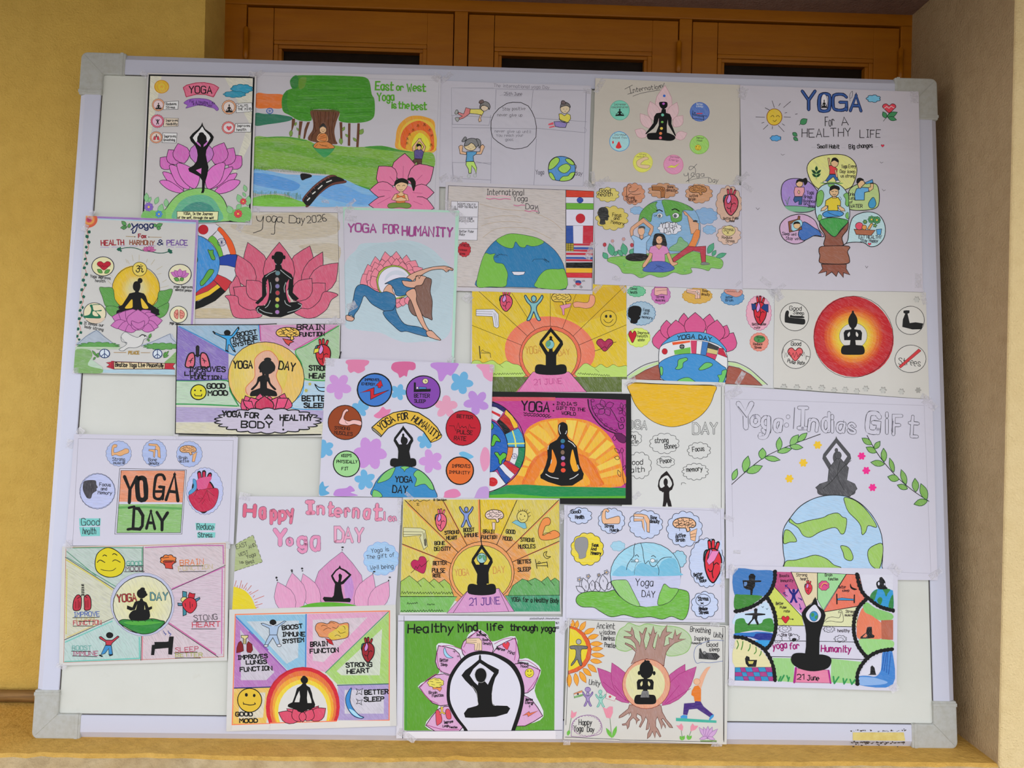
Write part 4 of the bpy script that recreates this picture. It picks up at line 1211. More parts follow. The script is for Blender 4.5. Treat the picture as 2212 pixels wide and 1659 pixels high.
poster('poster', 'upright poster with vine edge, golden sun circle and black meditating figure on pink lotus', 5, 'dbdad6', 'cbcbc6', (150, 450, K6), """
Q 160 72 1250 112 1195 1620 40 1595
N border
H 10 .4
P 9c78b8 - 0 165 74 1250 112 1246 136 165 92
P a68cbc - 0 1228 112 1250 112 1196 1130 1174 1130
P a8ccd8 - 0 260 96 1224 134 1222 150 300 108
N corner_flower
H 60 .2
G 190 110 82 76 d05c3c d05c3c e0a850 c83c5c 9c3058
H 0 0
N vine
C c06850 5 192 180 170 220 184 270 170 320 186 380 152 440 168 500 140 560 162 620 134 690 150 760 118 830 134 900 104 970 118 1040 94 1110 110 1180 76 1250 96 1290 62 1324
E 1c5c48 - 0 178 240 204 216 34 182 290 158 256 34 184 310 192 348 34 168 390 158 360 30 156 440 184 420 34 160 500 144 480 34 154 540 182 528 34 152 590 136 562 34 150 650 180 630 34 144 710 124 680 36 138 750 168 734 34 130 800 108 776 36 122 860 154 852 34 120 920 98 900 36 116 960 140 960 34 112 1000 94 976 34 108 1040 132 1030 34 104 1080 84 1056 34 98 1120 124 1102 34 94 1180 70 1156 34 98 1210 124 1194 30 84 1250 64 1226 32 86 1280 104 1262 28
N title
T 182458 13 600 186 660 190 60 y
C 182458 11 662 150 650 200 636 232 612 240 616 212
T 182458 12 675 192 812 190 58 oga
E 5c9c58 1c4024 4 550 165 505 125 36 560 180 494 190 34 575 190 582 145 30 540 180 520 206 24 830 180 826 148 30 836 180 902 150 40 846 190 884 196 34
T 941c2c 10 668 286 742 286 36 Fox
L a4844c 5 548 272 636 276
L a4844c 5 766 278 890 280
O 222 - 0 634 276 5 5
O 222 - 0 768 278 5 5
T 9c2030 10 308 358 528 352 48 HEALTH
T 8c4c30 9 584 350 820 356 42 HARMONY
T 182458 9 854 354 906 352 50 &
T 6c4898 9 944 358 1144 356 48 PEACE
L 9c78c0 4 300 378 320 374 340 380 360 376 382 380
L 9c78c0 4 410 378 430 372 466 378
L 9c78c0 4 500 366 520 360 536 366
L 9c78c0 4 584 368 610 362 640 368 662 362
L 9c78c0 4 676 362 700 358 736 362
L 9c78c0 4 766 364 800 360 836 366
L 9c78c0 4 940 376 970 370 1010 378
L 9c78c0 4 1030 378 1060 374 1130 378
C 205848 8 500 392 560 380 640 386 710 410 790 420 850 432 910 432 960 420
E 1c5c48 - 0 500 396 456 398 34 490 392 494 372 16 496 400 500 424 20 950 418 998 410 30 960 420 1000 432 26 956 416 970 390 22
E c868a0 7c3060 3 770 412 706 396 26 770 412 720 376 30 770 412 840 402 26 770 412 818 374 30 770 412 745 370 26 770 412 798 366 26 770 412 770 366 30
N sun_circle
H 60 .4
G 645 780 228 226 d8b418 e0bc28 dcb838 d8c878 ccc498 ccc498
H 0 0
O - 2c2410 5 645 780 228 226
K b8ac80 3 675 450 675 510 605 450 618 510 545 490 560 530 400 530 430 556 756 490 744 524 826 496 790 546 900 560 844 596 890 630 846 640 940 690 900 716 960 750 880 770 370 700 410 740 380 640 420 660 560 500 580 540
N leaves
H 40 .3
S 5c9c48 203c1c 4 290 770 340 766 420 776 440 880 480 950 360 955 320 860
S 5c9c48 203c1c 4 350 960 400 944 480 970 460 1050 410 1046 370 1010
S 5c9c48 203c1c 4 998 786 920 796 865 810 850 900 810 950 900 960 960 900
S 5c9c48 203c1c 4 960 915 900 940 840 980 856 1060 920 1040 956 980
N om_sign
H 0 0
O dcc860 2c2410 5 680 588 68 68
M om 678 588 86 88 0 0c0c0c
N meditating_figure
O 0a0a0a - 0 684 700 24 26
S 0a0a0a - 0 616 740 630 712 660 706 684 726 686 770 668 806 634 800 616 776
P 0a0a0a - 0 640 796 668 796 672 812 720 824 740 850 760 910 830 958 870 990 860 1020 840 1036 460 1046 456 1010 490 984 470 952 510 936 560 860 580 824 634 812
S 0a0a0a - 0 455 1020 470 984 560 965 660 960 780 965 860 975 866 1010 840 1040 480 1050
S dcb838 - 0 538 968 570 920 606 880 612 930 604 964
S dcb838 - 0 712 968 696 920 694 870 730 910 764 966
N lotus
H 60 .2
E c470b0 6c2c64 5 600 1090 412 1050 130 640 1090 476 1020 140 660 1080 542 994 130 680 1090 786 990 130 720 1090 832 1030 120 740 1100 900 1086 110 560 1110 400 1136 90 640 1120 470 1164 100 700 1120 860 1150 100 660 1130 540 1190 90 680 1130 822 1180 90
E c470b0 6c2c64 5 665 1170 662 980 220 660 1180 600 1100 60 668 1180 720 1100 60
S c470b0 6c2c64 5 668 1170 610 1130 604 1090 668 1110 724 1090 720 1140
N badge
H 0 0
O dcd8a8 181838 7 324 562 106 94
M heart 334 556 138 94 0 b41c30 501018 3
L 501018 3 268 560 290 562 300 552 310 568 320 550 330 568 340 556 360 562 400 560
E 5c9c48 1c3c1c 4 318 626 270 590 36 340 628 392 594 34
T 222 4 200 668 396 690 28 Yoga improves
T 222 4 250 712 346 718 26 health
O dcd8b4 181838 7 1070 640 108 100
E c070b4 6c2c64 3 1070 660 980 620 50 1070 660 1158 632 50 1070 662 1016 600 46 1070 662 1130 602 46 1070 664 1070 586 56
E 5c9c48 1c3c1c 4 1064 700 1012 676 36 1074 700 1106 674 34
C 1c3c1c 3 1070 662 1072 690 1062 716
T 222 4 1010 768 1192 774 24 yoga Improves
T 222 4 1026 798 1182 808 24 mental peace
N badge
O dcd4b0 182c38 6 244 1016 108 102
S d4c0a8 - 0 150 1070 250 1068 344 1060 310 1100 250 1116 180 1090
S 1c6c4c - 0 135 1044 190 1030 210 990 206 960 196 940 214 930 226 950 240 990 308 984 306 996 260 1000 300 1040 300 1064 240 1066 150 1060
S dcd4b0 - 0 226 1000 250 1000 280 1040 250 1044 226 1030
C 1c6c4c 7 206 955 230 934 290 932
T 222 4 136 1122 332 1146 26 It keeps our
T 222 4 146 1156 326 1186 26 body strong
O dcd8b4 182c38 6 1056 1028 86 80
S d88c7c 902c2c 5 1052 990 1030 988 1014 1020 1022 1056 1050 1066
S d88c7c 902c2c 5 1070 990 1094 992 1114 1020 1104 1056 1072 1064
K 902c2c 4 1020 1010 1046 1030 1030 1046 1050 1010 1074 1010 1100 1020 1076 1036 1104 1044
T 222 4 970 1118 1110 1140 24 yoga Improves
N mountains
H 30 .6
S a8b4c0 - 0 70 1324 130 1260 262 1180 340 1250 430 1320 300 1350
P - 485c78 4 70 1324 160 1240 262 1180 340 1244 430 1312
S b4bcc8 - 0 700 1330 820 1280 975 1215 1010 1250 1050 1330
L 485c78 4 696 1336 820 1286 975 1215 985 1256 1040 1310
H 10 .3
B 5c9c4c 2c6430 4 280 1330 200 34 14 .2
B 5c9c4c 2c6430 4 900 1336 180 32 14 .2
H 10 .6
P b4c8a8 - 0 56 1340 500 1344 480 1364 54 1364
P b4ccb4 - 0 52 1366 200 1366 210 1460 320 1540 320 1580 44 1590
S 7ca860 - 0 48 1380 190 1370 220 1430 180 1520 320 1560 300 1596 44 1590
S 7ca860 - 0 920 1500 980 1440 1040 1390 1040 1500
H 5 .7
P a8c8d4 - 0 330 1560 1020 1560 1020 1612 320 1592
N dove
H 0 0
S d0d0cc 485058 4 480 1366 540 1330 556 1300 510 1290 500 1240 540 1198 600 1230 660 1250 700 1224 740 1234 752 1256 720 1270 700 1320 640 1350 570 1350 520 1380
Z - 485058 3 500 1240 556 1310 -20 7
C 101010 9 680 1240 705 1224 740 1236
O 111 - 0 728 1242 5 5
E 5c9c48 1c3c1c 3 770 1260 790 1212 26 760 1264 770 1290 20
L 1c3c1c 3 740 1280 780 1240
N peace_sign
O cdd8e0 1c3468 8 340 1406 48 42
K 1c3468 7 340 1364 340 1448 340 1406 306 1434 340 1406 374 1434
O cdd8e0 1c3468 8 852 1410 44 42
K 1c3468 7 852 1368 852 1450 852 1410 820 1438 852 1410 884 1438
E 5c9c48 1c3c1c 3 260 1430 220 1376 20 260 1430 284 1400 20 250 1440 230 1468 18 262 1440 290 1430 16 910 1430 930 1390 16 910 1440 962 1380 20 912 1446 960 1420 18
T a4843c 8 572 1412 676 1412 28 PEACE
L a4844c 5 430 1396 548 1396
L a4844c 5 694 1398 780 1398
N ribbon_banner
H 20 .15
P b82434 501018 4 356 1494 430 1484 920 1500 1022 1500 1000 1530 1020 1560 920 1556 430 1556 360 1536 390 1514
P a01c30 - 0 404 1478 432 1478 432 1560 404 1552
P dccca0 501018 5 430 1488 926 1502 922 1554 432 1556
T 141010 8 444 1534 912 1540 38 Beatice Yoga Live Peacefully
""", (210, 60, 60, 90, 20, 150, 190, 80, 50, -60, 60, 1570, 60, 60, 0))
K7 = 360 / 2212
poster('poster', 'poster headed with the year 2026, black chakra figure on pink lotus beside flag ring', 3, 'd9d6de', 'c6c3cc', (400, 440, K7), """
Q -60 60 2095 60 2130 1590 -60 1620
N background
H 4 .8
P c8c0b4 - 0 -60 100 2025 120 2055 1520 -60 1530
H 4 .8
S c0b4a0 - 0 880 160 1900 130 2000 400 1300 480 900 420 600 300
S c0b4a0 - 0 1500 560 2020 540 2030 760 1850 700
S c0b090 - 0 100 1400 580 1400 620 1510 110 1510
H 0 0
K 444450 4 200 100 2025 120 2025 120 2055 1520 100 1520 2055 1520
N lettering
C 14141a 9 945 165 960 220 1010 230 1040 165 1030 260 1020 340 960 370 905 388
T 14141a 9 1080 240 1140 240 110 o
C 14141a 9 1215 175 1165 165 1150 230 1190 245 1215 190 1190 290 1190 370 1180 402 1140 400
C 14141a 9 1290 180 1230 180 1220 235 1270 240 1290 190 1280 240 1320 258
T 14141a 9 1380 260 1480 260 100 D
T 14141a 9 1480 255 1590 255 100 ay
T 14141a 9 1620 255 1880 230 88 2026
N flag_ring
P d0ccd4 222230 5 165 265 400 265 470 315 345 430 300 480 235 440 165 420
O b8202c 801018 4 240 344 66 64
S e05a28 222230 5 430 350 470 315 580 440 640 540 672 670 600 670 560 560 500 430
P d0ccd4 222230 4 365 425 430 350 500 430 560 560 600 670 500 690 470 600 420 490
S 6cb040 222230 5 305 480 360 425 430 490 480 600 500 690 455 705 420 620 360 530
O - 182860 6 484 512 56 52
K 182860 4 430 512 540 512 484 460 484 564 446 476 522 548 522 476 446 548 464 464 504 560 504 464 464 560
P 20409c 222230 6 455 710 560 675 685 675 690 855 560 820 458 815
P c8c8cc 222230 5 458 815 560 820 690 855 670 950 625 1040 540 985 430 938
P c0343c 222230 6 430 938 540 985 622 1040 580 1110 530 1170 440 1070 378 1015
P b8303c 222230 5 378 1015 430 1068 300 1160 120 1230 60 1240 60 1160 180 1130 300 1070
P e0b830 222230 5 430 1068 470 1108 320 1220 110 1310 60 1310 60 1238 120 1230 300 1160
P 0e0e0e - 0 470 1108 540 1166 400 1290 240 1370 60 1430 60 1310 180 1290 330 1210
H 70 .5
S 3c8cd0 1c3c68 6 60 400 180 425 300 490 400 600 450 720 455 830 420 950 340 1050 220 1120 60 1160
H 0 0
S 5ca040 1c3020 7 300 612 330 620 372 616 372 660 398 720 385 748 350 735 330 690
S 5ca040 1c3020 7 310 880 370 875 376 910 320 990 240 1080 205 1085 200 1040 240 990
S 3c6830 1c3020 7 100 700 150 700 165 750 140 800 100 800
N lotus
H 70 .45
E cc5c78 30202c 8 1050 1150 830 515 340 1440 1100 1655 560 330 1560 1150 1825 640 240 1640 1200 2030 785 330 900 1150 695 680 260 1240 1250 1250 512 420
S cc5c78 30202c 7 620 1230 585 1100 640 1020 690 960 740 1090 760 1250
H 60 .4
E cc5c78 30202c 8 1040 1400 640 1110 320 1060 1280 815 1015 260 1500 1400 1860 1055 360 1440 1290 1680 992 260
S cc5c78 30202c 8 680 1516 610 1420 580 1290 530 1225 620 1215 700 1240 720 1340 840 1410 930 1412 1020 1470 960 1516
S cc5c78 30202c 8 1440 1440 1540 1390 1660 1390 1780 1290 1830 1180 1920 1170 2028 1210 1940 1280 1880 1400 1780 1480 1700 1516 1590 1516
N black_figure
H 0 0
S 0b0b0b - 0 1175 700 1200 645 1240 635 1290 650 1308 700 1300 740 1275 800 1238 822 1204 800 1180 760
O 0b0b0b - 0 1165 712 18 28
O 0b0b0b - 0 1316 712 16 28
O - 7c98a0 6 1240 780 40 38
O 0b0b0b - 0 1240 760 48 52
P 0b0b0b - 0 1195 810 1275 810 1290 860 1410 935 1436 990 1436 1100 1428 1180 1510 1260 1470 1290 1420 1270 1370 1200 1366 1120 1380 1000 1340 1060 1350 1200 1380 1310 1500 1300 1552 1330 1540 1390 1440 1450 1270 1508 1130 1505 960 1450 930 1390 960 1355 1060 1350 1100 1250 1110 1100 1080 1020 1070 1100 1080 1210 1030 1280 965 1338 928 1316 1020 1230 1020 1000 1050 950 1180 880 1195 860
S cc5c78 - 0 1095 1000 1080 1100 1085 1180 1060 1250 1000 1320 1060 1340 1100 1270 1116 1140
S cc5c78 - 0 1370 1010 1350 1100 1360 1200 1400 1290 1380 1310 1350 1240 1336 1120
C a4acac 9 1070 970 1120 930 1205 890
C a4acac 9 1265 880 1330 935 1410 995
C a4acac 9 1130 1045 1142 1110 1132 1185
C a4acac 9 1336 1045 1314 1110 1320 1175
C a4acac 9 1130 1285 1100 1350 1062 1382
C a4acac 9 1320 1285 1340 1330 1400 1362
C a4acac 9 980 1378 955 1400 970 1440 1020 1468
C a4acac 9 990 1402 1060 1440 1155 1458
C a4acac 9 1500 1325 1545 1350 1500 1400 1360 1444
O 5c8088 555 5 1228 922 32 30
O a88c88 555 5 1220 1006 26 30
O 7c74a8 555 5 1224 1095 28 30
O b03c48 555 5 1226 1184 28 30
O d0b450 555 5 1224 1272 28 30
O 7cb448 555 5 1220 1356 26 28
O a070b0 555 5 1222 1438 28 28
""", (940, 80, 110, 70, 10, 730, 300, 90, 140, 25, 2040, 90, 120, 60, 40, 1950, 1560, 180, 80, -30))
K8 = 280 / 1327
poster('poster', 'upright green-edged poster, woman in blue bending back before a ring of pink petals', 2, 'd8d4e0', 'c2bfca', (730, 440, K8), """
Q 50 35 1242 70 1185 1660 25 1660
N green_edge
H 80 .2
P a8d0bc - 0 52 36 1242 72 1240 92 52 60
P a8d0bc - 0 1204 80 1240 84 1190 1660 1162 1660
P a8d0bc - 0 52 40 74 44 60 200 48 600 40 600
N sky_wash
H 20 .35
S b0c4cc - 0 100 560 180 480 240 410 420 400 560 390 640 370 800 390 900 430 980 480 1040 540 1180 700 1175 1000 1150 1300 1050 1400 880 1410 700 1420 560 1380 430 1320 200 1290 60 1220 60 700
S acc0c8 - 0 180 560 300 450 500 400 760 420 960 560 1060 700 1000 900 700 1000 300 800
N lettering
H 0 0
U 702860 16 a84c90 9 104 286 390 292 82 YOGA
U 702860 16 a84c90 9 465 304 620 304 86 FOR
U 702860 18 a84c90 10 660 322 1168 338 90 HUMANITY
N petal_ring
H 60 .2
E e08494 2c1420 4 530 800 482 490 170 590 780 597 488 170 680 780 702 524 150 420 860 382 540 170 380 880 305 620 170 360 880 254 720 170 720 720 795 580 150 730 740 868 660 120 450 870 310 850 150 460 880 360 880 100
E e08494 2c1420 4 480 760 450 566 130 560 760 545 535 140 630 740 640 550 120 430 800 378 596 130 700 740 730 610 110 410 860 314 685 150 430 880 300 790 150
E e08494 2c1420 4 500 740 510 576 100 600 740 600 560 110 660 730 660 592 100 440 790 435 616 110 740 740 760 676 90 410 850 378 660 120 430 880 345 740 120
E e08494 2c1420 4 640 960 605 1070 90 670 960 664 1050 80 710 950 730 1040 80 600 960 606 1020 70
H 0 0
P 9cb048 1c2010 5 440 930 405 860 392 780 420 700 480 650 560 628 640 640 700 680 744 722 720 745 650 680 560 650 480 680 430 740 414 800 430 870 480 940
O d4d2e0 1c2010 4 580 810 168 168
O c2c8d4 - 0 600 790 120 110
S d4d2e0 - 0 480 800 560 730 660 740 720 760 700 820 600 860 480 860
C 9cb048 12 590 968 640 958 690 936
C 1c2010 4 590 976 650 966 696 942
N bending_woman
H 15 .2
S d0a088 1c1414 6 705 755 760 715 850 680 960 650 1060 638 1110 640 1176 665 1170 685 1140 680 1110 700 1085 680 1050 670 960 680 900 705 860 730 800 760 760 795 720 790
L 1c1414 4 1100 660 1140 650 1175 682
L 1c1414 4 1110 680 1140 676 1130 700
S d0a088 1c1414 6 690 790 740 790 790 790 800 742 850 735 910 755 900 790 860 840 790 862 700 850 660 830 655 790
P d0a088 - 0 655 785 770 800 850 850 700 870 660 840
C 1c1414 5 790 790 800 750 822 744 832 768 850 735 880 742
H 70 .3
S 7c5c50 1c1414 6 790 850 860 830 900 760 950 770 958 800 945 900 966 1000 960 1130 965 1190 920 1170 885 1160 850 1120 830 1080 820 1150 760 1130 724 1060 730 990 780 950
H 10 .3
S 2c6c98 14202c 6 480 820 560 780 640 758 720 765 760 795 690 790 655 790 680 840 740 860 785 864 720 900 690 936 600 940 570 870 520 820
H 0 0
S d0a088 1c1414 5 472 880 500 840 530 826 556 850 560 890 580 935 520 920 470 905
S d0a088 1c1414 6 694 920 740 880 785 872 805 930 805 1000 850 1110 890 1220 930 1290 962 1300 930 1330 900 1310 860 1250 810 1160 770 1050 740 980
H 20 .3
S 2c6c98 14202c 6 440 910 500 900 580 940 592 1010 580 1080 500 1104 420 1070 340 1020 272 942 240 1010 210 1080 168 1140 168 1180 140 1140 104 1140 150 1010 180 870 230 828 300 840 380 890
S 2c6c98 14202c 6 464 1104 560 1090 590 1040 600 1110 680 1230 820 1260 905 1300 922 1360 820 1340 700 1306 640 1308 560 1240 490 1170
S d0a088 1c1414 6 84 1144 120 1148 165 1172 150 1200 110 1200 84 1186
S d0a088 1c1414 6 905 1310 960 1302 1010 1350 1052 1390 1040 1398 980 1382 920 1356
""", (120, 60, 90, 60, -40, 130, 150, 120, 60, 8, 1190, 90, 110, 50, 40, 140, 1050, 110, 80, -30, 1150, 1600, 90, 50, -40))
K9 = 340 / 2212
poster('poster', 'landscape poster of smiling half globe with a column of national flags at right', 1, 'd8d3da', 'bfb9c0', (960, 390, K9), """
Q 20 20 2135 95 2080 1600 -20 1545
N background
H 8 .8
P c2b8b4 - 0 55 75 1705 130 1705 1530 45 1500
C b09c80 6 520 640 640 600 860 575 1085 590
C b09c80 6 560 540 760 500 1000 500 1075 520
C b0987c 6 500 330 800 400 1200 440 1500 560 1660 700
C b09c80 6 540 800 700 690 900 660 1200 680 1500 820
H 0 0
L 1c1a2c 6 45 410 55 72 1705 132 2100 150 2075 1540 190 1490
L 1c1a2c 5 1705 132 1705 1520
N lettering
T 141218 8 590 200 1115 208 82 International
T 141218 8 970 290 1165 290 76 Yoga
T 141218 8 1140 400 1310 404 76 Day
H 0 .4
C c07090 14 590 250 640 262 700 252 780 266 850 254 930 264
C d8a8b4 14 590 215 700 222 800 215 930 228
C c07090 14 975 345 1030 356 1080 344 1130 350
C c07090 14 1130 420 1190 436 1240 424 1310 434
H 0 0
C 141218 7 1310 370 1320 420 1332 458 1290 450
P d0ccd4 141218 5 95 290 478 300 460 840 190 836 95 420
K 141218 5 185 296 185 410 190 510 462 512 200 676 462 678
T 141218 5 196 344 440 356 28 KEEPS YOU FIT
T 141218 5 200 380 460 390 26 KEEP YOU HEALTHY
T 141218 5 210 545 395 552 28 LISTS YOUR
T 141218 5 210 582 415 584 26 MIND CALM
T 141218 5 212 728 410 732 32 Better Pulse
T 141218 5 212 772 285 775 32 Rate
M sit 150 408 60 54 0 111 c4b8c0
B b8323c 501820 5 280 970 90 104 12 .08
T 3c1018 6 222 920 345 935 32 STRESS
T 3c1018 5 206 984 316 992 28 release
T 3c1018 5 216 1040 290 1040 28 stress
N national_flags
H 0 .15
P c83c28 1c1010 4 1710 134 2100 150 2096 236 1710 232
P d0cce0 - 0 1710 234 2094 240 2092 322 1710 318
P 68a838 1c1010 4 1710 316 2096 322 2094 406 1710 402
O 2848a0 1c2040 4 1906 276 44 40
P cfcbdc 1c1a2c 4 1710 404 2094 408 2090 635 1710 635
O b82430 901820 3 1912 532 66 66
P 2c4c98 1c1a2c 3 1710 636 1808 636 1814 880 1710 880
P cfcbdc - 0 1808 636 1948 636 1944 884 1814 880
P b82c3c - 0 1948 636 2090 636 2086 886 1944 884
P a89430 1c1a2c 4 1710 882 1818 884 1816 994 1710 990
K 2c2410 6 1715 905 1810 908 1715 935 1810 936 1715 965 1810 966 1740 885 1740 990 1775 885 1775 990
P b82c3c - 0 1818 886 2086 888 2084 916 1818 912
P 2c4c98 - 0 1818 936 2084 938 2084 968 1818 964
P b82c3c - 0 1818 970 2084 972 2082 1006 1816 996
P b82c3c - 0 1710 1014 2082 1018 2082 1050 1710 1046
P 2c4c98 - 0 1710 1074 2082 1074 2082 1106 1710 1100
P b82c3c - 0 1710 1106 2080 1110 2080 1136 1710 1132
P 0c0c0c - 0 1710 1152 2080 1150 2078 1230 1710 1226
P dca828 - 0 1710 1230 2078 1232 2076 1296 1710 1294
P c42c38 1c1010 3 1710 1296 2076 1298 2074 1368 1710 1362
O b8303c - 0 1882 1438 42 36
S 284080 - 0 1840 1438 1850 1408 1882 1402 1915 1410 1924 1438 1900 1445 1882 1435 1860 1440
K 181828 5 1812 1400 1835 1385 1818 1412 1842 1395 1826 1424 1848 1406 1930 1405 1945 1425 1945 1400 1960 1420 1960 1398 1974 1418 1808 1470 1828 1500 1820 1465 1840 1492 1832 1460 1852 1486 1900 1480 1935 1505 1910 1472 1942 1496 1896 1494 1926 1512
N half_globe
H 60 .2
S 2c74a4 14283c 6 458 1490 480 1340 520 1180 560 1040 640 920 740 830 880 756 1000 748 1150 770 1300 806 1420 870 1550 980 1640 1110 1690 1250 1710 1520 1400 1510 900 1496
S 74b044 14283c 5 735 830 880 756 1000 748 1150 770 1300 806 1400 862 1330 910 1230 926 1160 906 1130 940 1060 930 1000 860 970 940 920 952 840 930 760 880
S 74b044 14283c 5 565 1030 640 1036 715 1028 690 1080 720 1150 820 1170 860 1230 890 1310 880 1400 850 1490 640 1494 458 1488 490 1250
S 74b044 14283c 5 1290 1500 1300 1400 1350 1320 1420 1260 1500 1244 1600 1246 1690 1260 1706 1516
P 74b044 - 0 1440 1400 1704 1300 1704 1518 1310 1508
N face
H 0 0
P d4d0dc 14283c 6 945 1280 1136 1280 1115 1322 1040 1332 975 1326
L 1c2c38 5 700 1080 780 1040 870 1046 886 1062
K 1c2c38 5 720 1080 760 1076 760 1030 790 1044 790 1024 820 1046 720 1048 760 1050
L 1c2c38 5 1232 1140 1262 1106 1390 1104 1474 1140
K 1c2c38 5 1390 1104 1440 1150 1410 1100 1470 1150 1400 1090 1440 1120
""", (60, 350, 180, 60, 70, 210, 480, 330, 80, 42, 2050, 990, 90, 240, 25, 2010, 60, 120, 60, 60))
K10 = 360 / 2212
